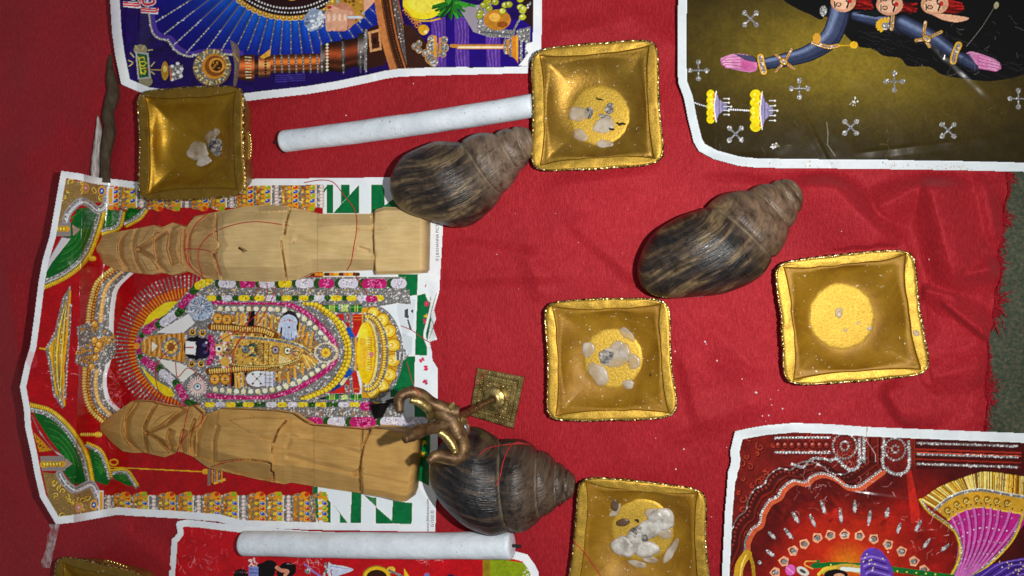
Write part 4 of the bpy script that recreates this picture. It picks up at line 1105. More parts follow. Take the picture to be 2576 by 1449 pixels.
    for k in range(4): cv.line(A2(462+k*44, 110-k*4, 470+k*40, 215-k*4), 15.5, SK); cv.line(A2(484+k*44, 100, 490+k*40, 220), 2, (180, 105, 85)); cv.ell(*A2(468+k*42, 130)[0], 4, 10, (245, 205, 180))
    cv.line(A2(480, 55, 560, 90, 630, 100), 12, SK); cv.ell(*A2(475, 55)[0], 5, 4, (190, 40, 60)); cv.line(A2(620, 130, 712, 132), 7, (205, 210, 220)); cv.line(A2(395, 130, 440, 130), 6, (205, 210, 220))
    # curved wooden rail
    rail = curve(A2(850, -200, 860, -40, 885, 130, 925, 330, 985, 530), 8)
    cv.line(rail+np.array([14, 0]), 58, (62, 32, 18)); cv.line(rail-np.array([9, 0]), 17, (196, 122, 66)); cv.line(rail+np.array([2, 0]), 3, (120, 66, 32))
    cv.line(rail+np.array([22, 0]), 4, (180, 100, 50)); cv.line(rail+np.array([30, 0]), 5, GLIT, 0.6); cv.dots(rail+np.array([14, 0]), 7, 1.2, 1.2, (120, 66, 32))
    r2 = curve(A2(960, -200, 970, -20, 1010, 180, 1050, 380, 1085, 520), 8); cv.line(r2, 9, (88, 78, 74)); cv.dots(r2, 15, 1.2, 1.2, (235, 235, 235)); cv.line(r2+np.array([6, 0]), 4, (150, 86, 44))
    # fruit and lamp at the right
    cv.poly(A2(1100, 200, 1360, 510, 1060, 510, 1030, 180), (58, 30, 22)); cv.poly(A2(1340, 500, 1130, 150, 2010, 150, 2010, 505), (36, 10, 120))
    for xx in (1240, 1415, 1650): 
        cv.poly(A2(xx, 130, xx+110, 130, xx+115, 505, xx-10+20, 505), (92, 56, 150))
        for k in range(7): cv.line(curve(A2(xx+10+k*14, 160, xx+30+k*11, 270, xx+8+k*14, 380, xx+28+k*11, 500), 4), 1.6, [(70, 40, 130), (125, 90, 185)][k % 2])
    cv.poly(A2(1450, 60, 1700, 20, 1650, 270, 1560, 240), (150, 140, 150))
    cv.poly(A2(1900, -200, 2010, -200, 2010, 210, 1930, 150), (40, 20, 24)); cv.line(A2(1990, 20, 1900, 160, 1850, 260), 5, GLIT)
    for k in range(5):
        q = A2(1055+k*25, 75+k*32)[0]
        for a in np.linspace(0, 6, 7): cv.line([q, (q[0]+9*math.cos(a), q[1]+9*math.sin(a))], 3, (200, 125, 60))
    cv.ell(*A2(1185, 20)[0], 53, 42, (246, 214, 40)); cv.ell(*A2(1190, 0)[0], 44, 33, (252, 228, 80)); cv.line(curve(A2(1040, 60, 1110, 140, 1210, 160, 1310, 140), 6), 4, (215, 165, 20))
    cv.ell(*A2(1185, 225)[0], 13, 13, (225, 170, 30)); cv.ell(*A2(1200, 240)[0], 4, 4, (252, 240, 170))
    for k in range(34):
        b = A2(1400, 10)[0]; a = RNG.uniform(0.2, 3.0); L = RNG.uniform(25, 60)
        cv.line([(b[0]+RNG.uniform(-14, 14), b[1]), (b[0]+L*math.cos(a), b[1]+L*math.sin(a)*0.75)], RNG.uniform(4, 8), [(34, 110, 30), (60, 150, 45), (20, 70, 22)][k % 3])
    cv.poly(A2(1590, 60, 1640, 60, 1640, 260, 1590, 250), GLIT); cv.poly(A2(1600, 200, 1880, 230, 1860, 285, 1660, 280), GLIT); cv.line(A2(1620, 240, 1840, 260), 5, (90, 90, 96))
    cv.ell(*A2(1740, 150)[0], 34, 26, (196, 130, 40)); cv.ell(*A2(1720, 130)[0], 14, 11, (232, 180, 80)); cv.ell(*A2(1780, 185)[0], 14, 8, (150, 80, 25))
    for k in range(30):
        q = A2(RNG.uniform(1560, 1970), RNG.uniform(-120, 130))[0]
        cv.ell(*q, 9.5, 8, (110, 110, 15)); cv.ell(*q, 8, 6.8, [(190, 190, 40), (165, 168, 35), (205, 205, 70)][k % 3]); cv.ell(q[0]-2, q[1]-2, 2.4, 2, (245, 245, 190))
    cv.line(A2(1395, 345, 1450, 350), 9, (205, 140, 50)); cv.line(A2(1450, 352, 1780, 352), 12, (215, 150, 70)); cv.line(A2(1450, 356, 1780, 356), 4, (250, 225, 190)); cv.line(A2(1450, 338, 1780, 336), 3, (170, 110, 60))
    for q, r0 in (((1120, 350), 9), ((1150, 330), 8), ((1150, 380), 8), ((1200, 400), 10), ((1250, 300), 12), ((1250, 350), 15), ((1240, 440), 15), ((1260, 470), 11), ((1290, 400), 10), ((1340, 300), 9), ((1340, 360), 12), ((1330, 410), 8)):
        cv.ell(*A2(*q)[0], r0, r0, (205, 145, 50)); cv.ell(*A2(*q)[0], r0*0.85, r0*0.85, GLIT)
    cv.line(A2(1270, 280, 1275, 420), 8, (225, 160, 60)); cv.line(A2(1310, 290, 1305, 400), 5, (215, 140, 40))
    cv.poly(A2(1790, 310, 1870, 270, 1900, 255, 1900, 480, 1870, 440, 1790, 390), (205, 130, 40)); 
    for xx in (1800, 1840, 1890, 1920, 1960): cv.line(A2(xx, 300-(xx-1800)*0.35, xx, 400+(xx-1800)*0.45), 6, [GLIT, (235, 160, 50)][int(xx/10) % 2])
    cv.poly(A2(1880, 230, 1990, 200, 1990, 330, 1900, 300), GLIT)
    # white tear at the corner
    cv.poly(A2(1960, 330, 2030, 310, 2090, 370, 2080, 420, 1990, 450, 1980, 500, 1900, 495, 1945, 440, 1975, 400, 1950, 370), (236, 238, 240))
    margin(cv, A_OUT, [(A_LEFT, 24), (A_BOT[:-1], 20), (A_BOT[-2:], 17), (A_RIGHT[3:], 22)], 3)
    return cv

def z_blue(x, y):
    d = np.clip(345-x, 0, None)
    z = 0.0018+0.000004*d**2+d*0.00012
    z = z+0.004*np.exp(-((x-720)/180)**2)*sstep(120, 250, y)*0.6+0.005*np.exp(-((x-1010)/60)**2)*sstep(150, 200, y)*0.5
    z = z+creases(x, y, (((420, 10), (520, 230)), ((900, 60), (940, 200)), ((1150, 150), (1320, 20)), ((620, 180), (800, 230))))
    return z+0.0006*(1+fbm(x/120, y/120, 14))

# ---------------------------------------------------------------- poster: olive ground, many arms (top right)
B3 = conv(1274.6, 0, 3.0); B4 = conv(1838.0, 0, 3.0)
B_LEFT = [(1708, -60), (1706, 0), (1705, 67), (1705, 140), (1706, 207), (1721, 247), (1731, 300), (1745, 357), (1758, 380)]
B_BOT = [(1758, 380), (1795, 400), (1858, 417), (1908, 422), (2013, 423), (2200, 425), (2400, 428), (2660, 434)]
B_OUT = B_LEFT+B_BOT[1:]+[(2660, -60)]

def paint_olive():
    cv = Canvas(1690, -70, 2670, 445, (60, 48, 10))
    X, Y = np.meshgrid(np.arange(cv.w)+cv.x0, np.arange(cv.h)+cv.y0)
    t = np.exp(-((X-2080)/330)**2-((Y-130)/150)**2)+0.32*np.exp(-((X-2330)/260)**2-((Y-240)/110)**2)
    t = np.clip(t, 0, 1)[..., None]
    cv.c[:] = np.array([42, 33, 12])*(1-t)+np.array([128, 108, 34])*t
    cv.c *= (1+0.06*fbm(X/30, Y/30, 2))[..., None]
    BLK = (14, 13, 14)
    hair = B4(390, -20, 420, 20, 530, 80, 600, 110, 680, 150, 730, 130, 870, 270, 960, 350, 1080, 370, 1150, 420, 1280, 440, 1340, 500, 1500, 505, 1600, 565, 1800, 600, 1960, 612, 2120, 590, 2214, 560, 2500, 540, 2500, -200, 380, -200)
    cv.poly(curve(hair[:-3], 4).tolist()+hair[-3:], BLK)
    for _ in range(70):
        x = RNG.uniform(2130, 2620); y = 100+(x-2130)*0.2+RNG.uniform(-60, 20); p = [(x, y)]
        for k in range(5): x += RNG.uniform(6, 14); y += RNG.uniform(-2, 8); p.append((x, y))
        cv.line(curve(p, 4), 1.6, (34, 32, 34) if RNG.random() < 0.7 else (8, 8, 8))
    def limb(pts, rad):
        p = curve(pts, 14); r = 0.88*np.interp(np.linspace(0, 1, len(p)), np.linspace(0, 1, len(rad)), rad)
        for q, rr in zip(p, r): cv.ell(*q, rr, rr, (22, 25, 38))
        for q, rr in zip(p, r): cv.ell(q[0]-rr*0.05, q[1]-rr*0.08, rr*0.9, rr*0.88, (38, 44, 66), alpha=0.5)
        for q, rr in zip(p, r): cv.ell(q[0]-rr*0.12, q[1]-rr*0.18, rr*0.72, rr*0.66, (66, 76, 108), alpha=0.17)
        for q, rr in zip(p, r): cv.ell(q[0]-rr*0.35, q[1]-rr*0.40, rr*0.40, rr*0.36, (148, 163, 198), alpha=0.095)
        for w_ in (9, 6, 3): cv.line(p+np.stack([-r*0.30, -r*0.42], -1), w_, (150, 168, 208), 0.16)
        for w_ in (8, 4): cv.line(p+np.stack([r*0.62, r*0.62], -1), w_, (70, 84, 128), 0.14)
    limb(B4(830, 60, 800, 180, 740, 300, 590, 400, 420, 450, 270, 480), [31, 30, 29, 24, 20, 17])
    limb(B4(150, 475, 80, 470, 30, 490), [20, 17, 8])
    limb(B4(940, 120, 1100, 150, 1280, 190), [14, 20, 24]); limb(B4(1300, 180, 1420, 240, 1560, 310, 1680, 400), [26, 26, 22, 18]); limb(B4(1740, 440, 1850, 500), [18, 14])
    cv.poly(B4(940, 100, 1240, 60, 1240, 110, 1090, 130), (16, 22, 22))
    PK = (206, 138, 178)
    for q in (B3(1615, 440, 1720, 405, 1860, 430, 1890, 520, 1830, 545, 1700, 520, 1625, 490), B4(1780, 400, 1830, 390, 2000, 450, 2040, 500, 2020, 530, 1920, 525, 1850, 480)):
        cv.poly(curve(q+[q[0]], 4).tolist(), PK)
        cc_ = np.mean(np.array(q), 0)
        for f_ in (0.85, 0.7, 0.55, 0.4): cv.poly((cc_+np.array([4, 3])+(curve(q+[q[0]], 4)-cc_)*f_).tolist(), (190, 82, 140), 0.22)
    for k in range(4):
        cv.line(B3(1622+k*6, 452+k*15, 1740, 462+k*16), 1.5, (165, 60, 120)); cv.line(B3(1640+k*24, 440, 1650+k*24, 515), 1, (185, 80, 140))
        cv.line(B4(1890+k*6, 440+k*22, 2020+k*3, 480+k*14), 1.5, (165, 60, 120)); cv.line(B4(1890+k*32, 440+k*5, 1880+k*32, 520), 1, (185, 80, 140))
    for k in range(4):
        a_, b_ = B3(1760, 436+k*25)[0], B3(1630+abs(k-1.2)*16, 452+k*16)[0]
        cv.line([a_, b_], 9.5, (150, 66, 116)); cv.line([a_, b_], 7.2, (214, 140, 184)); cv.line([(a_[0]*0.5+b_[0]*0.5, a_[1]*0.5+b_[1]*0.5-1.5), (b_[0], b_[1]-1.5)], 2.4, (238, 186, 216), 0.7)
        a_, b_ = B4(1880, 425+k*27)[0], B4(2032-abs(k-1.4)*18, 474+k*18)[0]
        cv.line([a_, b_], 9, (150, 66, 116)); cv.line([a_, b_], 6.8, (210, 132, 178)); cv.line([(a_[0]*0.5+b_[0]*0.5, a_[1]*0.5+b_[1]*0.5-1.5), (b_[0], b_[1]-1.5)], 2.2, (236, 182, 212), 0.7)
    for w_ in (30, 22, 14): cv.line(B3(1800, 490, 1850, 500), w_, (192, 84, 146), 0.25)
    cv.poly(B3(1715, 404, 1860, 422, 1895, 474, 1800, 455), (48, 56, 84), 0.85)
    cv.poly(B4(1740, 440, 1800, 400, 1850, 480, 1830, 520, 1760, 500), (40, 46, 72), 0.6)
    def jewel(pts, w):
        r = curve(pts, 6); cv.line(r, w+3, (90, 60, 10)); cv.line(r, w, (215, 165, 40)); cv.line(r, w*0.55, GLIT); cv.dots(r, 6, 1.4, 1.4, (200, 60, 30))
    jewel(B3(1915, 430, 1925, 490, 1940, 540), 17); jewel(B4(1720, 340, 1690, 410, 1680, 460), 17)
    jewel(B4(340, 410, 400, 460, 480, 520), 6); jewel(B4(460, 370, 410, 460, 340, 540), 6); jewel(B4(390, 460, 410, 470), 12)
    jewel(B4(1470, 170, 1460, 270, 1500, 350), 7); jewel(B4(1400, 305, 1480, 290, 1590, 240), 7); jewel(B4(1470, 285, 1490, 300), 13)
    jewel(B4(620, 320, 680, 340, 740, 355, 810, 345), 9); cv.line(B4(810, 345, 930, 340), 2.5, (215, 165, 40)); cv.ell(*B4(930, 340)[0], 10, 9, (225, 175, 40)); cv.ell(*B4(650, 290)[0], 10, 14, (205, 150, 50))
    for k in range(9):
        b = B4(1180, 190)[0]; a = 2.2+k*0.33; cv.line([b, (b[0]+26*math.cos(a), b[1]+18*math.sin(a))], 6, (225, 175, 45))
    cv.ell(*B4(1170, 195)[0], 10, 9, GLIT); jewel(B4(1225, 120, 1215, 220), 8)
    # garland of heads
    for x_, y_, r_ in ((850, 10, 30), (1200, 35, 32), (1540, 30, 33)):
        q = B4(x_, y_)[0]
        for k in range(16): cv.line([(q[0]+18, q[1]+RNG.uniform(-14, 18)), (q[0]+RNG.uniform(45, 75), q[1]+RNG.uniform(-6, 22))], RNG.uniform(3, 6), [(120, 18, 16), (170, 30, 24), (80, 10, 10)][k % 3])
        cv.ell(q[0], q[1], r_*1.05, 27, (205, 150, 118)); cv.ell(q[0]-4, q[1]+5, r_*0.7, 16, (232, 182, 150))
        for dy in (-14, 8): cv.ell(q[0]-12, q[1]+dy, 7.5, 5.5, (30, 14, 10)); cv.ell(q[0]-12, q[1]+dy, 5, 3.2, (216, 160, 130)); cv.line([(q[0]-22, q[1]+dy-7), (q[0]-21, q[1]+dy+7)], 3, (22, 12, 10))
        cv.line(curve([(q[0]+10, q[1]-15), (q[0]+6, q[1]-4), (q[0]+13, q[1]+3), (q[0]+9, q[1]+16)], 5), 4.4, (24, 12, 10)); cv.ell(q[0]+17, q[1]-1, 5, 6, (180, 40, 36)); cv.line([(q[0]-8, q[1]-3), (q[0]+5, q[1]-3)], 3, (240, 200, 170))
        cv.poly([(q[0]-r_*1.1, q[1]-30), (q[0]+10, q[1]-32), (q[0]-20, q[1]-18)], BLK)
    cv.poly(curve(B4(1520, 110, 1600, 105, 1780, 130, 1785, 150, 1700, 168, 1600, 150), 4).tolist(), (222, 168, 135))
    cv.ell(*B4(700, 80)[0], 9, 13, GLIT)
    # glitter crosses
    for x, y, d in ((1888, 47, 1), (1757, 177, 0), (1850, 337, 1), (2011, 222, 0), (2140, 320, 1), (2250, 205, 0), (2385, 328, 1), (2562, 248, 0)):
        for k in range(4):
            a = k*math.pi/2+(math.pi/4 if d else 0)
            e = (x+21*math.cos(a), y+21*math.sin(a)); cv.line([(x, y), e], 5, (104, 106, 110)); cv.ell(*e, 6.4, 6.4, GLIT); cv.line([(x, y), e], 2.5, GLIT)
    # hanging marigold lamps
    for q, hgt, w in ((B3(1545, 805)[0], 40, 10), (B3(1885, 835)[0], 50, 14)):
        cv.ell(q[0], q[1], w+4, hgt+4, (120, 105, 20), alpha=0.5)
        for k in range(5): cv.ell(q[0]-2, q[1]-hgt*0.8+k*hgt*0.4, w, hgt*0.26, (232, 208, 20))
        for k in range(8): cv.ell(q[0]+RNG.uniform(-w*0.6, w*0.6), q[1]+RNG.uniform(-hgt, hgt)*0.85, 3.4, 3.4, (252, 238, 90))
        x = q[0]+w*0.6
        for k in range(5): cv.ell(x+1, q[1]-hgt*0.7+k*hgt*0.36, 3.5, 4, (225, 120, 20))
        cv.poly([(x+6, q[1]-hgt*0.95), (x+12, q[1]-hgt*0.5), (x+22, q[1]-hgt*0.3), (x+22, q[1]+hgt*0.3), (x+12, q[1]+hgt*0.5), (x+6, q[1]+hgt*0.95), (x+2, q[1]+hgt*0.5), (x+2, q[1]-hgt*0.5)], (150, 140, 180))
        cv.line(curve([(x+6, q[1]-hgt*0.95), (x+1, q[1]), (x+6, q[1]+hgt*0.95)], 8), 3, (225, 228, 235)); cv.line([(x+13, q[1]-hgt*0.5), (x+13, q[1]+hgt*0.5)], 2, (60, 50, 80)); cv.ell(x+26, q[1], 8, hgt*0.22, (135, 130, 165))
        for k in range(5):
            yy = q[1]-hgt*0.5+k*hgt*0.25; cv.line([(x+24, yy), (x+38+6*(k == 2), yy)], 1.8, (205, 205, 210)); cv.ell(x+38+6*(k == 2), yy, 2.6, 2.6, (245, 245, 245))
    cv.dots(curve(B3(1340, 745, 1430, 780, 1510, 805), 6), 5.5, 2.6, 1.8, (190, 192, 200)); cv.dots(B3(1670, 825, 1840, 835), 5.5, 2.6, 2.4, (205, 206, 214))
    # wear
    for q in (B4(340, 1110)[0], B4(930, 770)[0]):
        for k in range(26):
            a = RNG.uniform(0, 6.3); r0 = RNG.uniform(0, 13); cv.ell(q[0]+r0*math.cos(a), q[1]+r0*math.sin(a), RNG.uniform(1, 3), RNG.uniform(1, 2.2), [(230, 232, 235), (150, 145, 130), (90, 80, 60)][k % 3], a)
    cv.line(B4(725, 920, 735, 1010, 730, 1090, 790, 1180), 2, (150, 145, 120), 0.8); cv.line(B4(2000, 40, 1900, 200, 1830, 290, 1780, 350), 1.3, (170, 160, 140), 0.7); cv.ell(*B4(2005, 40)[0], 6, 9, (200, 190, 150), 0.3, 0.8)
    scuffs(cv, 40, (1740, 250, 2570, 405), (120, 110, 80)); scuffs(cv, 30, (2300, 20, 2570, 200), (120, 110, 100))
    margin(cv, B_OUT, [(B_LEFT, 22), (B_BOT, 23)], 6, (206, 213, 217))
    for x, y, n in ((2260, 415, 22), (2400, 422, 34), (2030, 415, 12), (1950, 412, 8)):
        for k in range(n): cv.ell(x+RNG.normal(0, 34), y+RNG.normal(0, 6), RNG.uniform(0.7, 2.4), RNG.uniform(0.6, 1.6), [(165, 120, 70), (190, 160, 120), (120, 90, 60)][k % 3], RNG.uniform(0, 3), 0.6)
    return cv

def z_olive(x, y):
    d = np.clip(1800-x, 0, None)
    z = 0.0022+d*0.00009+0.0000005*d**2
    z = z+0.006*sstep(380, 425, y)*sstep(2000, 1760, x)
    z = z+creases(x, y, (((2030, 300), (2090, 420)), ((2330, 90), (2480, 230)), ((1800, 60), (1760, 300)), ((2200, 380), (2460, 350)), ((2420, 10), (2380, 130))))
    return z+0.0009*(1+fbm(x/160, y/160, 24))

# ---------------------------------------------------------------- poster: dark red carved arch (bottom right)
E1 = conv(1777.7, 1006.2, 3.2269)
E_TOP = [(1849, 1085), (1880, 1078), (1926, 1070), (1995, 1064), (2088, 1067), (2181, 1074), (2304, 1079), (2450, 1085), (2660, 1093)]
E_LEFT = [(1849, 1085), (1843, 1110), (1837, 1136), (1839, 1155), (1838, 1170), (1832, 1185), (1831, 1198), (1828, 1240), (1824, 1285), (1816, 1449), (1812, 1520)]
E_OUT = E_TOP+[(2660, 1520)]+E_LEFT[::-1][:-1]

def paint_red_arch():
    cv = Canvas(1800, 1050, 2670, 1530, (106, 25, 20))
    X, Y = np.meshgrid(np.arange(cv.w)+cv.x0, np.arange(cv.h)+cv.y0)
    cv.c *= (1+0.25*fbm(X/20, Y/20, 2))[..., None]
    # carved scrolls
    for _ in range(170):
        x, y = RNG.uniform(1850, 2290), RNG.uniform(1095, 1449)
        if y > 1180 and x > 1960: continue
        r0 = RNG.uniform(6, 13); a0 = RNG.uniform(0, 6); s0 = RNG.choice([-1, 1])
        s = [(x+r0*(1-t/12)*math.cos(a0+s0*t*0.65), y+r0*(1-t/12)*math.sin(a0+s0*t*0.65)) for t in range(11)]
        cv.line(s, 6, (48, 12, 11)); cv.line(np.array(s)-1, 3.6, (146, 42, 28)); cv.line(np.array(s[:6])-1.5, 1.4, (165, 62, 40))
    arch = E1(200, 1500, 310, 1240, 322, 1150, 370, 1055, 432, 1005, 452, 920, 505, 830, 582, 785, 620, 718, 705, 660, 800, 672, 860, 622, 950, 602, 1050, 640, 1130, 700, 1230, 708, 1300, 662, 1420, 575)
    ar = curve(arch, 8)
    cv.line(ar+np.array([-26, -22]), 30, (72, 18, 16)); cv.dots(ar+np.array([-28, -24]), 11, 4.6, 4.6, (104, 30, 22), (40, 10, 10))
    cv.line(ar+np.array([-14, -12]), 10, (110, 30, 20)); cv.line(ar+np.array([-12, -10]), 3, (50, 12, 10)); cv.line(ar+np.array([-36, -32]), 3, GLIT, 0.7)
    hall = list(map(tuple, ar))+E1(1660, 520, 1700, 380, 2700, 420, 2700, 1600, 150, 1600)
    def fire(x, y):
        r = np.hypot((x-2134)/1.12, y-1415)
        a = np.clip(r/62, 0, 1)[:, None]; b = np.clip((r-60)/120, 0, 1)[:, None]; c = np.clip((r-200)/140, 0, 1)[:, None]
        k = np.array([222, 132, 26])*(1-a)+np.array([186, 44, 20])*a
        k = k*(1-b)+np.array([142, 24, 18])*b
        k = k*(1-c)+np.array([70, 15, 14])*c
        n = fbm(x/26, y/26, 9)
        return k*(1+0.22*n*np.clip((r-70)/90, 0, 1))[:, None]
    cv.poly(hall, fire)
    for x_, s_ in ((1640, 60),): cv.poly(E1(1620, 580, 1660, 570, 1730, 900, 1725, 990, 1660, 1000), (190, 38, 28))
    for _ in range(46):
        x, y = E1(RNG.uniform(450, 1500), RNG.uniform(720, 1000))[0]; cv.ell(x, y, RNG.uniform(4, 18), RNG.uniform(3, 10), [(150, 26, 20), (70, 12, 12), (205, 44, 34)][RNG.integers(3)], RNG.uniform(0, 3), 0.35)
    for w_ in (110, 90, 72, 56, 42, 30): cv.line(ar[10:]+np.array([26, 26]), w_, (34, 12, 12), 0.10)
    cv.line(ar+np.array([5, 4]), 12, (196, 88, 52)); cv.line(ar-np.array([2, 2]), 5, GLIT); cv.dots(ar[20:], 6, 1.6, 1.6, (240, 240, 245))
    # glitter bands
    for q in (E1(560, 305, 1000, 305), E1(560, 425, 1000, 430)): cv.line(q, 6, GLIT); cv.dots(q, 8, 1.8, 1.8, (240, 240, 244))
    for k in range(8): q = E1(580+k*56, 365)[0]; cv.ell(*q, 9, 10, (44, 10, 10)); cv.ell(*q, 7, 8, (122, 34, 26)); cv.ell(q[0]-1, q[1]-2, 3, 3, (190, 110, 100))
    for cc, r0 in ((E1(1120, 375)[0], 30), (E1(1530, 400)[0], 26)):
        for rr in (r0, r0*0.65, r0*0.35): cv.dots([(cc[0]+rr*math.cos(a), cc[1]+rr*1.05*math.sin(a)) for a in np.linspace(0, 6.28, 30)], 7, 2.8, 2.8, GLIT if rr != r0*0.65 else (110, 30, 24))
    for q in (E1(1240, 320, 1240, 440, 1260, 480), E1(1275, 310, 1280, 500), E1(1440, 320, 1430, 520, 1480, 580, 1550, 605, 1620, 580, 1645, 520, 1640, 340), E1(1010, 490, 1060, 480, 1130, 550, 1180, 570, 1230, 540, 1240, 480)):
        cv.line(curve(q, 5), 8, GLIT); cv.dots(curve(q, 5), 7, 1.6, 1.6, (240, 240, 245))
    cv.line(curve(E1(690, 520, 780, 545, 850, 480, 960, 480, 1010, 500), 6), 6, GLIT)
    for x_ in (1310, 1390, 1665, 1685): cv.line(E1(x_, 310, x_, 520), 4, (130, 36, 22)); cv.line(E1(x_+14, 310, x_+14, 520), 3, (34, 8, 8))
    cv.rect(*E1(1700, 320)[0], *E1(2700, 560)[0], (66, 14, 12))
    for y_, c, w in ((400, (150, 40, 26), 5), (425, (190, 66, 40), 3), (480, (140, 36, 24), 4), (515, (120, 30, 20), 3)): cv.line(E1(1700, y_, 2550, y_+30), w, c)
    for y_ in (350, 440, 520): cv.line(E1(1710, y_, 2520, y_+25), 6, GLIT, 0.85); cv.dots(E1(1710, y_, 2520, y_+25), 11, 1.5, 1.5, (236, 236, 240))
    # glitter drops
    for x_, y_, a, L in ((720, 955, 1.0, 75), (860, 980, 1.15, 80), (945, 870, 1.2, 82), (1088, 940, 1.45, 88), (1202, 865, 1.6, 75), (1322, 955, 1.72, 85), (1465, 915, 1.8, 62), (1560, 1040, 1.9, 62), (1718, 1020, 2.1, 75), (1785, 1165, 2.2, 72), (1935, 1200, 2.45, 62), (665, 1085, 0.9, 75), (530, 1100, 0.75, 60), (515, 1245, 0.7, 60), (430, 1320, 0.7, 24)):
        c = E1(x_, y_)[0]; l = L/4.4
        cv.ell(c[0], c[1], l, 4.4, GLIT, a); cv.ell(c[0]+l*0.3*math.cos(a), c[1]+l*0.3*math.sin(a), l*0.4, 4, (232, 234, 240), a, 0.6)
    # ring of leaf studs
    for x_, y_ in ((560, 1400), (630, 1310), (705, 1225), (795, 1170), (900, 1120), (1005, 1100), (1120, 1095), (1240, 1105), (1355, 1130), (1470, 1175), (1580, 1230), (1680, 1310), (1760, 1380)):
        c = E1(x_, y_)[0]; a = math.atan2(c[1]-1440, c[0]-2134)
        ux, uy = math.cos(a), math.sin(a)
        cv.poly([(c[0]+16*ux, c[1]+16*uy), (c[0]+3*ux-14*uy, c[1]+3*uy+14*ux), (c[0]-10*ux-9*uy, c[1]-10*uy+9*ux), (c[0]-10*ux+9*uy, c[1]-10*uy-9*ux), (c[0]+3*ux+14*uy, c[1]+3*uy-14*ux)], (232, 168, 128))
        cv.ell(c[0]+2*ux, c[1]+2*uy, 8, 7, (130, 40, 30)); cv.ell(c[0]-1*ux, c[1]-1*uy, 7, 6, GLIT)
    # pleated cloth with gold fringe
    up = curve(E1(1735, 815, 1870, 720, 2020, 655, 2210, 590, 2330, 590, 2450, 605, 2700, 640), 8)
    m1 = curve(E1(1850, 880, 1960, 790, 2080, 740, 2215, 720, 2330, 735, 2440, 755, 2700, 800), 8)
    m2 = curve(E1(1960, 975, 2040, 920, 2130, 885, 2230, 870, 2330, 885, 2440, 905, 2620, 930), 8)
    lo = curve(E1(2060, 1080, 2075, 1150, 2060, 1260, 2010, 1400, 2040, 1480, 2160, 1440, 2300, 1300), 8)
    lo = curve(E1(2075, 1150, 2072, 1200, 2065, 1260, 2060, 1300, 2020, 1360, 1980, 1440, 2250, 1350), 8)
    cv.poly(list(map(tuple, up))+list(map(tuple, m1[::-1])), (150, 90, 15)); cv.poly(list(map(tuple, m1))+list(map(tuple, m2[::-1])), (205, 155, 45))
    clothp = list(map(tuple, m2))+E1(2576, 1010, 2450, 1180, 2300, 1330, 2150, 1440, 1960, 1470, 2040, 1330, 2080, 1180, 2040, 1080)
    cv.poly(clothp, (184, 36, 128))
    n = len(up)
    for k in range(n-1):
        for f in (0.0, 0.33, 0.66):
            a = up[k]*(1-f)+up[k+1]*f; b = m1[k]*(1-f)+m1[k+1]*f
            cv.line([a, b], RNG.uniform(1.6, 3), [(236, 190, 70), (250, 225, 140), (190, 130, 30), (120, 70, 12)][RNG.integers(4)])
    cv.dots(m1, 5, 1.8, 1.8, (232, 230, 225)); cv.line(m1+np.array([1, 4]), 6, GLIT)
    for k in range(4, n-4, 6):
        c = m1[k]*0.45+m2[k]*0.55; cv.ell(*c, 9, 10, (150, 100, 20)); s = [(c[0]+(8-t)*math.cos(t*0.9), c[1]+(8-t)*math.sin(t*0.9)) for t in range(8)]; cv.line(s, 2, (250, 215, 110))
    for k in range(0, n, 3): cv.ell(*(m1[k]*0.2+m2[k]*0.8), 2.2, 2.2, [(30, 60, 50), (190, 60, 40), (250, 230, 150)][k % 3])
    cv.line(m2, 4, (235, 190, 70))
    for k in range(9):
        p0 = m2[min(int((k+0.6)*n/9), n-1)]; tgt = np.array(E1(1990+k*18, 1450)[0]); cc = np.array(E1(2110+k*42, 1150)[0])
        s = [(1-t)**2*p0+2*t*(1-t)*cc+t*t*tgt for t in np.linspace(0, 1, 18)]
        cv.line(s, 6, (212, 130, 200), 0.75); cv.line(np.array(s)+np.array([5, 1]), 3, (130, 15, 85), 0.7); cv.dots(np.array(s)+np.array([10, 0]), 34, 2, 2, [(150, 130, 150), (230, 225, 235)])
    edge = curve(E1(1735, 815, 1800, 900, 1920, 985, 2010, 1060, 2050, 1150, 2060, 1240, 2030, 1340, 1970, 1450), 8)
    cv.line(edge, 9, (226, 190, 50)); cv.line(edge+np.array([4, 1]), 4, GLIT); cv.line(edge-np.array([4, 0]), 2, (150, 105, 15))
    e2 = curve(E1(2560, 940, 2500, 1100, 2400, 1230, 2280, 1340, 2160, 1430), 8); cv.line(e2, 9, (226, 180, 50)); cv.line(e2-np.array([3, 0]), 4, GLIT)
    # purple sleeve, green and gold trims
    cv.poly(E1(2160, 1429, 2330, 1330, 2700, 1250, 2700, 1600, 2100, 1600), (72, 40, 140))
    for k in range(7): cv.line(curve(E1(2230+k*50, 1429, 2380+k*40, 1330+k*10, 2576, 1290+k*22), 5), 3, [(130, 95, 190), (44, 22, 100)][k % 2])
    for k in range(18): cv.ell(*E1(RNG.uniform(2330, 2570), RNG.uniform(1310, 1425))[0], 2, 2, (232, 190, 160))
    cv.line(curve(E1(870, 1345, 1100, 1338, 1400, 1360, 1700, 1400, 2000, 1440), 6), 14, (18, 104, 40)); cv.dots(curve(E1(970, 1338, 1200, 1345, 1500, 1385, 1900, 1420), 6), 24, 2.4, 2.4, (240, 215, 90))
    cv.line(curve(E1(960, 1390, 1150, 1360, 1300, 1400), 6), 20, (196, 160, 60)); cv.line(E1(1100, 1370, 1270, 1385), 10, (215, 222, 215)); cv.line(curve(E1(910, 1415, 960, 1370, 1040, 1360), 6), 8, (226, 190, 60))
    cv.ell(*E1(1050, 1420)[0], 30, 14, (22, 14, 16)); cv.ell(*E1(1075, 1432)[0], 14, 8, (222, 166, 132))
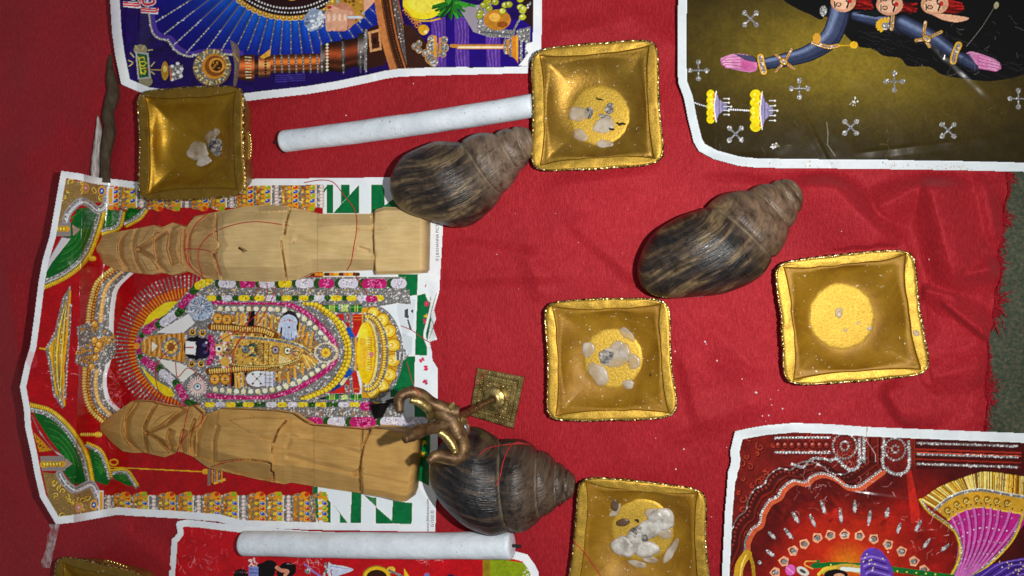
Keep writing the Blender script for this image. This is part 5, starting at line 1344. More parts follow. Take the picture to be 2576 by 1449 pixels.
    cv.poly(curve(E1(1245, 1429, 1250, 1290, 1290, 1220, 1350, 1200, 1420, 1230, 1490, 1330, 1515, 1440, 1500, 1560, 1280, 1560), 6).tolist(), (98, 62, 170))
    for k in range(6): cv.line(curve(E1(1262+k*8, 1290+k*30, 1340, 1270+k*30, 1450+k*10, 1300+k*32), 5), 4, [(150, 118, 210), (62, 32, 120)][k % 2])
    for k in range(12): cv.ell(*E1(RNG.uniform(1270, 1490), RNG.uniform(1230, 1430))[0], 2, 2, (245, 215, 160))
    cv.line(curve(E1(860, 1370, 800, 1340, 810, 1310, 900, 1308), 6), 3.4, (232, 160, 70)); cv.ell(*E1(905, 1308)[0], 4, 4, (30, 110, 50))
    cv.ell(*E1(680, 1380)[0], 13, 14, (214, 96, 176)); cv.line(E1(650, 1360, 700, 1400), 3, (240, 160, 210)); cv.ell(*E1(780, 1390)[0], 17, 10, (200, 196, 180), 0.5); cv.ell(*E1(780, 1390)[0], 9, 4, (60, 60, 66), 0.5)
    cv.line(curve(E1(330, 1250, 270, 1340, 255, 1449), 5), 22, (196, 150, 36)); cv.line(curve(E1(350, 1260, 375, 1340, 385, 1449), 5), 9, (176, 130, 30)); cv.line(curve(E1(320, 1260, 285, 1340, 270, 1449), 5), 3, (245, 215, 110))
    # creases and scratches
    cv.line(E1(1300, 250, 1298, 330, 1370, 440, 1372, 500), 1.5, (210, 190, 185), 0.8)
    scuffs(cv, 60, (2020, 1120, 2250, 1270), (225, 190, 190)); scuffs(cv, 30, (2260, 1290, 2420, 1400), (240, 200, 195)); scuffs(cv, 20, (1990, 1180, 2100, 1300), (200, 150, 150))
    margin(cv, E_OUT, [(E_TOP, 24), (E_LEFT[:7], 23), (E_LEFT[6:], 19)], 9, (212, 218, 221))
    cv.line(E1(1302, 222, 1298, 312), 1.6, (150, 120, 90))
    return cv

def z_red_arch(x, y):
    d = np.clip(1905-x, 0, None)
    z = 0.0022+d*0.00013
    z = z+0.004*np.exp(-((y-1070)/22)**2)*np.exp(-((x-1930)/120)**2)
    z = z+creases(x, y, (((2181, 1074), (2205, 1200)), ((1990, 1180), (2090, 1330)), ((2300, 1290), (2420, 1400)), ((2150, 1240), (2300, 1260)), ((1860, 1250), (1960, 1210))))
    return z+0.0007*(1+fbm(x/140, y/140, 34))

# ---------------------------------------------------------------- poster: plain red with child figures (bottom left)
D6 = conv(436.0, 1274.6, 2.6483)
D_TOP = [(446, 1312), (463, 1308), (493, 1309), (600, 1322), (776, 1336), (900, 1342), (1180, 1368), (1293, 1386), (1327, 1395), (1345, 1420), (1354, 1437), (1358, 1470), (1362, 1520)]
D_LEFT = [(446, 1312), (443, 1320), (447, 1340), (440, 1350), (432, 1356), (429, 1400), (425, 1449), (422, 1520)]
D_OUT = D_TOP+D_LEFT[::-1][:-1]

def paint_red_child():
    cv = Canvas(410, 1295, 1375, 1530, (190, 18, 28))
    X, Y = np.meshgrid(np.arange(cv.w)+cv.x0, np.arange(cv.h)+cv.y0)
    cv.c *= (1+0.06*fbm(X/60, Y/60, 3))[..., None]
    cv.poly(D6(2060, 340, 2120, 340, 2480, 400, 2500, 640, 2060, 640), (134, 152, 22)); cv.poly(D6(2060, 340, 2110, 345, 2110, 640, 2060, 640), (160, 90, 24), 0.5)
    # printed child hair, beads, leaf, ring
    for q, r0 in (((610, 430), 26), ((640, 400), 20), ((760, 420), 22), ((740, 440), 20), ((795, 400), 9), ((450, 455), 18)): cv.ell(*D6(*q)[0], r0, r0*0.85, (16, 10, 12))
    cv.line(curve(D6(690, 405, 720, 425, 760, 430, 745, 455), 5), 9, (228, 148, 120))
    for k in range(5): cv.line(D6(510, 405+k*12, 560, 408+k*12), 6, (104, 120, 196) if k % 2 else (140, 150, 215))
    for k in range(20): cv.ell(*D6(RNG.uniform(505, 555), RNG.uniform(345, 400))[0], 2.4, 2, (232, 205, 200))
    cv.line(curve(D6(880, 385, 930, 430, 990, 470), 5), 5, (150, 120, 190)); cv.ell(*D6(895, 430)[0], 7, 7, GLIT); cv.line(curve(D6(1015, 380, 1020, 420, 1000, 462), 5), 7, GLIT)
    cv.poly(curve(D6(1035, 365, 1060, 385, 1130, 395, 1200, 420, 1130, 450, 1050, 470, 1025, 440), 5).tolist(), (206, 214, 236)); cv.line(curve(D6(1045, 395, 1100, 405, 1160, 415), 5), 2, (150, 165, 205)); cv.line(curve(D6(1060, 470, 1050, 430, 1060, 420), 5), 2.4, (185, 40, 60))
    q = D6(1355, 455)[0]
    cv.ell(q[0], q[1]+4, 36, 28, (150, 120, 40)); cv.ell(q[0], q[1]+4, 33, 25, (238, 188, 34)); cv.ell(q[0], q[1]+6, 26, 19, (50, 22, 12)); cv.ell(*D6(1450, 420)[0], 11, 8, (236, 196, 60))
    for k in range(10): cv.ell(*D6(1440+k*9, 425+k*4)[0], 3, 3, GLIT)
    cv.poly(D6(1535, 405, 1575, 470, 1540, 470), (240, 195, 30)); cv.ell(*D6(1690, 455)[0], 7, 5, (120, 110, 170)); cv.ell(*D6(1850, 470)[0], 10, 8, (60, 30, 60))
    scuffs(cv, 60, (450, 1330, 640, 1440), (240, 170, 180)); scuffs(cv, 24, (740, 1395, 800, 1430), (240, 220, 220)); scuffs(cv, 20, (1060, 1400, 1110, 1412), (240, 220, 220))
    for k in range(40): cv.ell(*D6(RNG.uniform(2330, 2420), RNG.uniform(370, 462))[0], 1.4, 1.4, (225, 230, 220))
    margin(cv, D_OUT, [(D_TOP[:7], 17), (D_TOP[6:], 20), (D_LEFT, 15)], 12)
    return cv

def z_red_child(x, y):
    z = 0.0034+0.004*sstep(480, 430, x)*sstep(1400, 1300, y)
    return z+0.0005*(1+fbm(x/100, y/100, 44))

pC = poster("idol_poster", "poster of a garlanded idol under a golden arch, green and white floor", C_OUT, paint_idol(), z_idol)
pA = poster("blue_poster", "poster with blue halo, copper column and fruit, above the upper candle", A_OUT, paint_blue(), z_blue)
pB = poster("olive_poster", "olive and black poster with dark blue arms and glitter crosses", B_OUT, paint_olive(), z_olive)
pE = poster("dark_red_poster", "dark red poster with scalloped arch and pleated magenta cloth", E_OUT, paint_red_arch(), z_red_arch)
pD = poster("plain_red_poster", "plain red poster with green corner under the lower candle", D_OUT, paint_red_child(), z_red_child)

def lettering(text, px, ang, height_px, parent, zf, mat=M_INK):
    """flat printed line of text lying on the sheet, starting at px and running along ang"""
    cu = bpy.data.curves.new("lettering", 'FONT'); cu.body = text; cu.size = 1.0
    tmp = bpy.data.objects.new("tmp", cu); COL.objects.link(tmp)
    bpy.context.view_layer.update()
    me = bpy.data.meshes.new_from_object(tmp.evaluated_get(bpy.context.evaluated_depsgraph_get()))
    bpy.data.objects.remove(tmp)
    co = np.zeros(len(me.vertices)*3, np.float32); me.vertices.foreach_get("co", co); co = co.reshape(-1, 3)
    s = height_px/0.72
    ca, sa = math.cos(ang), math.sin(ang)
    X = px[0]+s*(co[:, 0]*ca-(-co[:, 1])*sa); Y = px[1]+s*(co[:, 0]*sa+(-co[:, 1])*ca)
    V = at(X, Y, zf(X, Y)+0.00035)
    me.vertices.foreach_set("co", V.astype(np.float32).ravel()); me.update()
    me.materials.clear()
    return link_mesh("lettering", me, mat, parent)
UP = -math.pi/2
lettering("\u00a9 J.B.KHANNA PICTURES", (1103.5, 657), UP, 7.5, pC, z_idol)
lettering("www.jbkhanna.com", (1079, 1337), UP, 7.5, pC, z_idol)
lettering("G1502 \u00a9", (1091, 1326), UP, 8.0, pC, z_idol)
# ------------------------------------------------------------------ floor and cloth
P = conv(1543.0, 402.5, 2.1596)
fv = at(np.array([-900, 3900, 3900, -900.]), np.array([-900, -900, 2500, 2500.]), -0.009)
floor = mesh("floor", fv, [(0, 3, 2, 1)], M_FLOOR, smooth=False)
tag(floor, kind="structure")

EDGE_Y = np.array([-260, 0, 200, 430, 486, 520, 555, 600, 643, 670, 699, 730, 764, 800, 847, 900, 949, 1010, 1073, 1200, 1450, 1750])
EDGE_X = np.array([2560, 2556, 2548, 2536, 2539, 2528, 2530, 2520, 2513, 2523, 2520, 2509, 2506, 2500, 2488, 2490, 2484, 2488, 2482, 2478, 2470, 2460])

def z_cloth(x, y):
    z = 0.0009*fbm(x/90, y/90, 51)+0.0016*fbm(x/300, y/300, 77)
    f = sstep(1500, 1900, x)*sstep(428, 475, y)*sstep(1085, 1040, y)
    c = 0
    for a, b, h, wl, wr in ((P(1090, 40)[0], P(1500, 455)[0], 0.0085, 60, 190), (P(1500, 455)[0], P(1640, 900)[0], 0.006, 60, 60),
                            (P(1715, 105)[0], P(1850, 640)[0], 0.0105, 130, 75), (P(1440, 260)[0], P(1725, 110)[0], 0.006, 60, 80),
                            (P(1840, 635)[0], P(2060, 590)[0], 0.007, 50, 45), (P(1690, 700)[0], P(1870, 745)[0], 0.006, 14, 60),
                            (P(1790, 770)[0], P(2030, 960)[0], 0.0075, 60, 16), (P(1990, 60)[0], P(2080, 420)[0], 0.004, 40, 45),
                            (P(1490, 1260)[0], P(1640, 1500)[0], 0.005, 120, 30), (P(1700, 1190)[0], P(2000, 1120)[0], 0.004, 60, 60),
                            (P(540, 30)[0], P(1000, 200)[0], 0.003, 40, 80)):
        c = np.maximum(c, ridge(x, y, a, b, h, wl, wr))
    z = z+1.75*f*c+f*0.0014*fbm(x/34, y/34, 61)*sstep(2250, 2400, x)
    # keep level under the lamp at the right
    lamp = inside(np.asarray(x, float), np.asarray(y, float), [(1950, 640), (2300, 612), (2345, 960), (1985, 990)])
    z = np.where(lamp, np.minimum(z, 0.003), z)
    # soft creases between the upper posters and at the left
    for a, b, h, wl, wr in (((1480, -40), (1690, 120), 0.004, 60, 90), ((1560, 60), (1400, 90), 0.003, 40, 50), ((1900, 1010), (1700, 1085), 0.0025, 50, 70),
                            ((60, 180), (240, 260), 0.006, 70, 130), ((30, 420), (150, 330), 0.005, 80, 90), ((20, 700), (70, 1100), 0.006, 60, 60), ((300, 1330), (440, 1440), 0.004, 60, 70),
                            ((1150, 620), (1330, 640), 0.0030, 30, 70), ((1330, 640), (1360, 740), 0.003, 40, 40), ((1150, 700), (1400, 690), 0.003, 60, 30), ((1400, 470), (1620, 440), 0.003, 40, 70), ((1440, 560), (1600, 700), 0.0026, 60, 30), ((1780, 820), (1900, 930), 0.003, 40, 80), ((1720, 900), (1760, 1060), 0.003, 70, 30)):
        z = z+ridge(x, y, a, b, h, wl, wr)
    # rises gently past the fold at the far left
    fold = 268-(np.asarray(y, float)-150)*0.115
    z = z-np.clip(fold-x, 0, None)*0.00001
    # lies down under the sheets
    return np.where((x < 1120) & (x > 330) & (y > 430) & (y < 1340), np.minimum(z, 0.0008), z)

nu, nv = 600, 380
vv = np.linspace(-260, 1750, nv)
ex = np.interp(vv, EDGE_Y, EDGE_X)+2.0*vnoise(vv/9, 0*vv, 3)
U, Vv = np.meshgrid(np.linspace(0, 1, nu), vv)
XX = -420+U*(ex[:, None]+420)
zc = z_cloth(XX, Vv)
zc = zc-0.0025*sstep(0.985, 1.0, U)
cloth = mesh("red_cloth", at(XX, Vv, zc).reshape(-1, 3), grid_faces(nv, nu)[:, ::-1], M_CLOTH)
tag(cloth, "wrinkled red cloth with frayed right edge spread under everything", "cloth")
# frayed threads along the raw edge
fr = []
for k in range(760):
    y = RNG.uniform(425, 1095) if k < 640 else RNG.uniform(-50, 1450)
    clump = vnoise(y/16.0, 1.0, 5)
    x = np.interp(y, EDGE_Y, EDGE_X)-3
    L = RNG.uniform(4, 13)*(1.3+1.2*clump)
    a = RNG.normal(-0.1, 0.75) if RNG.random() < 0.7 else RNG.choice([1.35, -1.35])+RNG.normal(0, 0.15)
    if abs(a) > 1.1: L *= RNG.uniform(1.0, 2.4)
    p = [(x, y)]
    for s in range(4):
        a += RNG.normal(0, 0.35); p.append((p[-1][0]+L/3*math.cos(a), p[-1][1]+L/3*math.sin(a)))
    p = np.array(p)
    z = np.maximum(-0.0085, np.array([0.0004, -0.0005, -0.0015, -0.002, -0.0025])+RNG.normal(0, 0.0006, 5))
    fr.append(tube(at(p[:, 0], p[:, 1], z), RNG.uniform(0.00016, 0.00034), 3, False))
v_, f_ = join(fr)
tag(mesh("frayed_edge", v_, f_, M_FRAY, cloth), kind="stuff")

# ------------------------------------------------------------------ square oil lamps
def sq_ring(n=160):
    a = np.linspace(0, 2*np.pi, n, endpoint=False)+np.pi/4
    c, s = np.cos(a), np.sin(a)
    m = np.maximum(abs(c), abs(s)); q = np.minimum(abs(c), abs(s))/m
    return c, s, m, q

def lamp(name, label, corners, zr, disc=None, inner=0.80, shear=(0, 0), glossy=False, m_in=None, seed=0, tilt=(0, 0)):
    C = np.array(corners, float)       # TL TR BR BL at rim height
    cen = C.mean(0); C = cen+(C-cen)*1.035
    def bil(u, v):                     # u right, v down, -1..1
        a = (u+1)/2; b = (v+1)/2
        return (C[0]*((1-a)*(1-b))[..., None]+C[1]*(a*(1-b))[..., None]+C[2]*(a*b)[..., None]+C[3]*((1-a)*b)[..., None])
    n = 160
    c, s, m, q = sq_ring(n)
    wob = 0.010*vnoise(np.arange(n)/7.0, np.full(n, seed*3.1), seed)
    wob[-4:] = wob[:4][::-1]
    outer = 1/(np.abs(c)**11+np.abs(s)**9)**(1/9)*(1+0.022*(1-q**2))+wob
    inn = inner/m*(0.925+0.075*q**4)+0.012*vnoise(np.arange(n)/5.0, np.full(n, seed*1.7+2), seed+3)
    Po = lambda r: (r*c, r*s)
    root_p = at(*bil(np.array(0.0), np.array(0.0)), 0.0)
    root = empty(name, root_p, label, "oil lamp", "square golden oil lamps")
    def ring(r, z, off=(0, 0)):
        p = bil(r*c+off[0], r*s+off[1]); zz = z+tilt[0]*(r*c)+tilt[1]*(r*s)
        return at(p[:, 0], p[:, 1], zz)
    top = ring(outer, zr-0.0015)
    base_z = 0.0012
    # outer wall stands in world space below the rim
    cw = top.mean(0)
    def wall(f, z):
        w = cw+(top-cw)*f; w[:, 2] = z; return w
    rows = [wall(0.80, base_z), wall(0.86, zr*0.30), wall(0.94, zr*0.65), wall(0.985, zr-0.004), top]
    mesh("body", np.vstack(rows), grid_faces(len(rows), n, True), M_CLAY, root)
    jig = 0.0005*vnoise(np.arange(n)/2.2, np.zeros(n), seed)
    rim = [top, ring(outer*0.994, zr-0.0004), ring(outer*0.985, zr), ring(outer*0.7+inn*0.3, zr+0.0001+jig), ring(outer*0.3+inn*0.7, zr-0.0004+jig*0.6), ring(inn*1.012, zr-0.0006), ring(inn*1.003, zr-0.0007), ring(inn, zr-0.0022)]
    mesh("rim", np.vstack(rim), grid_faces(len(rim), n, True), M_AMBER2 if glossy else M_RIM, root, smooth=False)
    # hollow, blending from pillow square to the round well
    zb = 0.0065
    dc, dr = (disc if disc else ((cen[0]+shear[0], cen[1]+shear[1]), 30))
    ang = np.arctan2(s, c)
    pin = bil(inn*c, inn*s)
    rows = []
    for f in (1.0, 0.985, 0.955, 0.90, 0.80, 0.66, 0.50, 0.34, 0.18, 0.06, 0.0):
        circ = np.stack([dc[0]+dr*np.cos(ang), dc[1]+dr*np.sin(ang)], -1)
        wsh = float(sstep(0.45, 1.0, f))
        pc_ = pin.mean(0); rr_ = np.hypot(*(pin-pc_).T)
        rnd = pc_+(pin-pc_)*(rr_.mean()*0.97/rr_)[:, None]
        p = circ*(1-f)+(pin*wsh+rnd*(1-wsh))*f
        depth = zb+(zr-0.0012-zb)*(f**1.7 if not glossy else f**2.2)*1.0
        if f < 1 and f > 0.9: depth -= 0.0022
        zz = depth+tilt[0]*(inn*c)*f+tilt[1]*(inn*s)*f
        rows.append(at(p[:, 0], p[:, 1], zz))
    if not disc:
        rows.append(np.repeat(at(dc[0], dc[1], zb-0.0006)[None], n, 0))
    mesh("hollow", np.vstack(rows), grid_faces(len(rows), n, True), m_in or M_AMBER, root)
    if disc:
        rr = []
        for f, dz in ((1.05, -0.0002), (1.0, 0.0005), (0.93, 0.0007), (0.5, 0.0005), (0.2, 0.0006), (0.001, 0.0006)):
            wobd = 1+0.02*vnoise(np.arange(n)/5.0, np.full(n, seed+9.0), seed+1)
            rr.append(at(dc[0]+dr*f*wobd*np.cos(ang), dc[1]+dr*f*wobd*np.sin(ang), zb+dz))
        mesh("gilded_disc", np.vstack(rr), grid_faces(len(rr), n, True), M_DISC, root)
    # glittering braid glued round the lip
    nb = 420
    tt = np.linspace(0, n, nb, endpoint=False)
    path = np.stack([np.interp(tt, np.arange(n+1), np.r_[top[:, k], top[0, k]]) for k in range(3)], -1)
    path[:, 2] -= 0.0008
    cw2 = path.mean(0)
    out = path-cw2; out[:, 2] = 0; out /= np.linalg.norm(out, axis=1)[:, None]
    V = []
    for k in range(7):
        th = 2*math.pi*k/7
        r = 0.00130*(1+0.42*RNG.uniform(-1, 1, nb)+0.25*np.sin(tt*2.2+k*1.8))
        V.append(path+out*(r*math.cos(th)*0.85)[:, None]+np.array([0, 0, 1.0])*(r*math.sin(th)*1.15)[:, None])
    V = np.stack(V, 1).reshape(-1, 3)
    mesh("braid", V, grid_faces(nb+1, 7, True) % (nb*7), M_BRAID, root, smooth=False)
    return root

def blob(px, rx, ry, z, h, mat, parent, name, seed, ang=0.0, lobes=0.25, n=40):
    """a flattened lump of wax lying at height z"""
    a = np.linspace(0, 2*np.pi, n, endpoint=False); lobes = lobes*0.7
    rad = 1+lobes*(0.55*np.sin(2*a+seed*1.7)+0.40*np.sin(3*a+seed*2.9)+0.22*np.sin(5*a+seed*4.1)+0.10*np.sin(9*a+seed))
    rows = []
    ca, sa = math.cos(ang), math.sin(ang)
    for f, zz in ((1.0, -0.0006), (0.99, 0.25), (0.93, 0.6), (0.82, 0.85), (0.6, 1.0), (0.35, 0.95), (0.15, 0.92), (0.001, 0.92)):
        x = rx*rad*np.cos(a)*f; y = ry*rad*np.sin(a)*f
        hz = z+(h*0.62*zz*(1+0.25*vnoise(x/14+seed, y/14, seed+2)) if zz > 0 else zz)
        rows.append(at(px[0]+x*ca-y*sa, px[1]+x*sa+y*ca, hz))
    return mesh(name, np.vstack(rows), grid_faces(len(rows), n, True), mat, parent)

def sliver(px, L, w, ang, z, mat, parent, name, seed):
    n = 9
    t = np.linspace(-0.5, 0.5, n)
    x = px[0]+t*L*math.cos(ang)+2.0*vnoise(t*5, np.full(n, seed), seed)*w*0.3
    y = px[1]+t*L*math.sin(ang)+2.0*vnoise(t*5+9, np.full(n, seed), seed)*w*0.3
    r = 0.00017*w*(1-(2*abs(t))**3*0.7)
    v, f = tube(at(x, y, z+r*0.7), r, 7)
    return mesh(name, v, f, mat, parent)

T = conv(1308.0, 704.4, 1.9462)     # lamps in the middle
Q = conv(1274.6, 0, 3.0)            # lamp at the top
ZR = 0.021
lamp1 = lamp("oil_lamp", "shiny golden square oil lamp overlapping the idol poster's upper edge", [(356, 234), (600, 222), (606, 486), (362, 499)], 0.030, None, 0.91, (18, 10), True, M_GLOSS, 1)
for k, (p, rx, ry, s_) in enumerate((((530, 345), 17, 16, 1), ((548, 372), 30, 20, 2), ((497, 380), 22, 30, 3), ((570, 395), 14, 18, 4), ((512, 405), 22, 12, 5), ((545, 332), 9, 10, 6))):
    blob(p, rx, ry, 0.0075+0.0004*k, 0.003, M_SOOT if k == 1 else M_RESIDUE, lamp1, "wax_residue", s_+20, k*0.7)
lamp2 = lamp("oil_lamp", "square golden oil lamp touching the candle end and a shell tip", [(1350, 132), (1640, 106), (1655, 405), (1351, 424)], ZR, (Q(700, 870)[0], 73), 0.925, (0, 0), False, M_AMBER2, 2)
for k, (p, rx, ry, a, mt_) in enumerate(((Q(545, 860)[0], 25, 20, 0.2, M_RESIDUE), (Q(735, 945)[0], 30, 18, -0.3, M_RESIDUE), (Q(555, 1020)[0], 20, 14, 0.4, M_RESIDUE), (Q(890, 1075)[0], 14, 6, -0.9, M_RESIDUE),
                                         (Q(740, 1085)[0], 22, 10, 0.1, M_RESIDUE), (Q(620, 850)[0], 12, 14, 0.2, M_SOOT), (Q(775, 820)[0], 11, 15, 0.5, M_SOOT), (Q(740, 880)[0], 14, 7, 0.2, M_SOOT))):
    blob(p, rx, ry, 0.0072, 0.0016 if k < 5 else 0.0011, mt_, lamp2, "wax_residue" if mt_ is M_RESIDUE else "soot_crust", k+31, a)
for k, (p, L, w, a) in enumerate(((Q(860, 935)[0], 26, 6, 0.0), (Q(790, 975)[0], 16, 5, 0.3), (Q(700, 750)[0], 22, 4, 0.3), (Q(985, 970)[0], 9, 5, 1.2), (Q(353, 615)[0], 6, 4, 1.0))):
    sliver(p, L, w, a, 0.0075, M_WICK, lamp2, "burnt_wick", k+3)
lamp3 = lamp("oil_lamp", "square golden oil lamp in the middle, between two snail shells", [(1383, 765), (1668, 758), (1690, 1044), (1392, 1052)], ZR, (T(455, 383)[0], 73), 0.935, (0, 0), False, M_AMBER, 3)
for k, (p, rx, ry, a, mt_) in enumerate(((T(335, 340)[0], 18, 18, 0.4, M_RESIDUE), (T(460, 380)[0], 34, 27, -0.2, M_RESIDUE), (T(425, 375)[0], 19, 20, 0.2, M_SOOT), (T(478, 322)[0], 18, 12, 0.1, M_RESIDUE), (T(558, 400)[0], 18, 18, 0.3, M_RESIDUE),
                                         (T(385, 460)[0], 31, 22, 0.8, M_RESIDUE), (T(525, 265)[0], 23, 12, 0.8, M_RESIDUE), (T(530, 510)[0], 16, 11, 0.3, M_RESIDUE), (T(510, 350)[0], 16, 20, 0.5, M_RESIDUE))):
    blob(p, rx, ry, 0.0072+0.0003*(k % 3), 0.0018, mt_, lamp3, "wax_residue" if mt_ is M_RESIDUE else "soot_crust", k+51, a)
for k, (p, L, w, a) in enumerate(((T(640, 468)[0], 8, 5, 1.2), (T(525, 186)[0], 18, 4, -0.3))): sliver(p, L, w, a, 0.0095, M_WICK if k == 0 else M_RESIDUE, lamp3, "burnt_wick" if k == 0 else "wax_flake", k+13)
lamp4 = lamp("oil_lamp", "empty square golden oil lamp beside the frayed cloth edge", [(1964, 666), (2283, 634), (2325, 936), (1990, 962)], 0.023, (P(1240, 850)[0], 81), 0.935, (0, 0), False, M_AMBER, 4)
for k, (p, rx, ry, a) in enumerate(((P(1225, 830)[0], 9, 15, 0.2), (P(1392, 915)[0], 6, 6, 0.4), (P(1330, 885)[0], 4, 4, 0), (P(1645, 940)[0], 8, 8, 0.1), (P(1260, 925)[0], 5, 4, 0.2))):
    blob(p, rx, ry, 0.0072 if k != 3 else 0.0232, 0.0009, M_RESIDUE, lamp4, "wax_residue", k+71, a)
lamp5 = lamp("oil_lamp", "square golden oil lamp heaped with wax, at the bottom edge", [(1470, 1206), (1760, 1236), (1772, 1500), (1440, 1502)], ZR, (T(600, 1225)[0], 76), 0.935, (0, 0), False, M_AMBER, 5)
for k, (p, rx, ry, a, h_) in enumerate(((T(695, 1170)[0], 36, 27, 0.6, .0055), (T(590, 1240)[0], 30, 22, -0.5, .0045), (T(505, 1305)[0], 29, 28, 0.2, .0065), (T(620, 1318)[0], 30, 23, 0.2, .0065), (T(560, 1285)[0], 34, 25, 0, .005), (T(640, 1215)[0], 36, 24, -0.6, .005), (T(640, 1370)[0], 18, 9, 0.1, .002), (T(750, 1330)[0], 16, 38, 0.5, .0012), (T(710, 1240)[0], 22, 13, 0.1, .002), (T(640, 1140)[0], 16, 12, -0.6, .002), (T(575, 1390)[0], 22, 9, 0.3, .001), (T(455, 1110)[0], 20, 26, 0.2, .0008))):
    blob(p, rx, ry, 0.0074, h_, M_SOOT if k == 1 else M_CLUMP if k in (0, 2, 3, 4, 5) else M_RESIDUE, lamp5, "wax_residue" if k != 1 else "soot_crust", k+91, a)
for k, (p, a) in enumerate(((T(463, 1100)[0], 1.4), (T(505, 1187)[0], -0.2))): blob(p, 17, 10, 0.0095, 0.0026, M_SEED, lamp5, "seed", k+7, a, 0.06)
sliver(T(575, 1180)[0], 14, 5, 0.7, 0.011, M_WICK, lamp5, "burnt_wick", 23)
lamp6 = lamp("oil_lamp", "dim golden oil lamp cut off at the bottom left corner", [(152, 1404), (352, 1448), (345, 1650), (120, 1640)], 0.030, None, 0.90, (0, 0), True, M_GLOSS, 6)
# rows of gold beads glued to the outer wall of the two shiny lamps
def beads(root, pts, z, n):
    p = curve(pts, 10); L = np.r_[0, np.cumsum(np.hypot(*np.diff(p, axis=0).T))]
    for k in range(n):
        s = L[-1]*(k+0.5)/n; x, y = np.interp(s, L, p[:, 0]), np.interp(s, L, p[:, 1])
        c = at(x, y, z)
        vb = []; fb = []
        nr, nc = 6, 8
        for i in range(nr):
            ph = math.pi*i/(nr-1)
            for j in range(nc): vb.append(c+0.00165*np.array([math.sin(ph)*math.cos(2*math.pi*j/nc), math.sin(ph)*math.sin(2*math.pi*j/nc), math.cos(ph)]))
        mesh("bead", vb, grid_faces(nr, nc, True), M_BEAD, root)
beads(lamp1, [(629, 336), (632, 365), (630, 396)], 0.012, 8)
v_, f_ = tube(at(*np.array(curve([(624, 330), (628, 365), (626, 402)], 8)).T, 0.011), 0.0022, 6); mesh("bead_backing", v_, f_, M_CLAY, lamp1)
beads(lamp6, [(268, 1410), (295, 1417), (322, 1428)], 0.014, 7)
v_, f_ = tube(at(*np.array(curve([(262, 1412), (295, 1421), (328, 1434)], 8)).T, 0.012), 0.0024, 6); mesh("bead_backing", v_, f_, M_CLAY, lamp6)

# ------------------------------------------------------------------ candles
def candle(label, p0, p1, w0, w1, wick_end, z0, bow=0.0, seed=0):
    s0 = np.linalg.norm(at(p0[0], p0[1]+0.5)-at(p0[0], p0[1]-0.5)); s1 = np.linalg.norm(at(p1[0], p1[1]+0.5)-at(p1[0], p1[1]-0.5))
    r0, r1 = w0*s0/2*0.975, w1*s1/2*0.975
    rm = (r0+r1)/2
    a, b = at(*p0, z0+rm), at(*p1, z0+rm)
    n = 70
    t = np.linspace(0, 1, n)
    path = a+(b-a)*t[:, None]
    side = np.cross(b-a, [0, 0, 1.0]); side /= np.linalg.norm(side)
    path += side*(bow*np.sin(t*math.pi))[:, None]+side*(0.0004*vnoise(t*7, np.full(n, seed), seed))[:, None]
    L = np.linalg.norm(b-a)
    rad = np.full(n, rm)*(1+0.02*vnoise(t*9, np.full(n, seed+4), seed+2))
    path = np.vstack([path[0], path[0]+(path[1]-path[0])*0.12, path[0]+(path[1]-path[0])*0.45, path[1:-1], path[-1]-(path[-1]-path[-2])*0.45, path[-1]-(path[-1]-path[-2])*0.12, path[-1]])
    rad = np.r_[rad[0]*0.72, rad[0]*0.92, rad[0]*0.99, rad[1:-1], rad[-1]*0.99, rad[-1]*0.92, rad[-1]*0.72]
    root = empty("candle", at(*p0, z0), label, "candle", "white household candles")
    v, f = tube(path, rad, 36)
    mesh("wax_body", v, f, M_WAX, root)
    d = (a-b)/L if wick_end == 0 else (b-a)/L
    e = a if wick_end == 0 else b
    nrm = np.array([0, 0, 1.0])
    wp = np.array([e-d*0.001, e+d*0.003, e+d*0.006+nrm*0.0006, e+d*0.0075+nrm*0.0016])
    v, f = tube(curve(wp, 5), 0.0014, 8)
    mesh("wick", v, f, M_WICK, root)
    return root, (a, b, rm, d, e)
c1, _ = candle("upper white candle below the blue poster, its end behind a gold lamp", (712, 356), (1343, 266), 52, 64, 0, 0.0015, 0.0012, 3)
v_, f_ = join([(tube(at(*np.array(curve([(707, 332), (704, 350), (709, 374), (716, 382)], 6)).T, 0.006), 0.0016, 6))]); mesh("scorched_rim", v_, f_, M_WICK, c1)
c2, _ = candle("lower white candle lying across the plain red poster", (612, 1367), (1289, 1373), 62, 62, 1, 0.0052, 0.0006, 8)

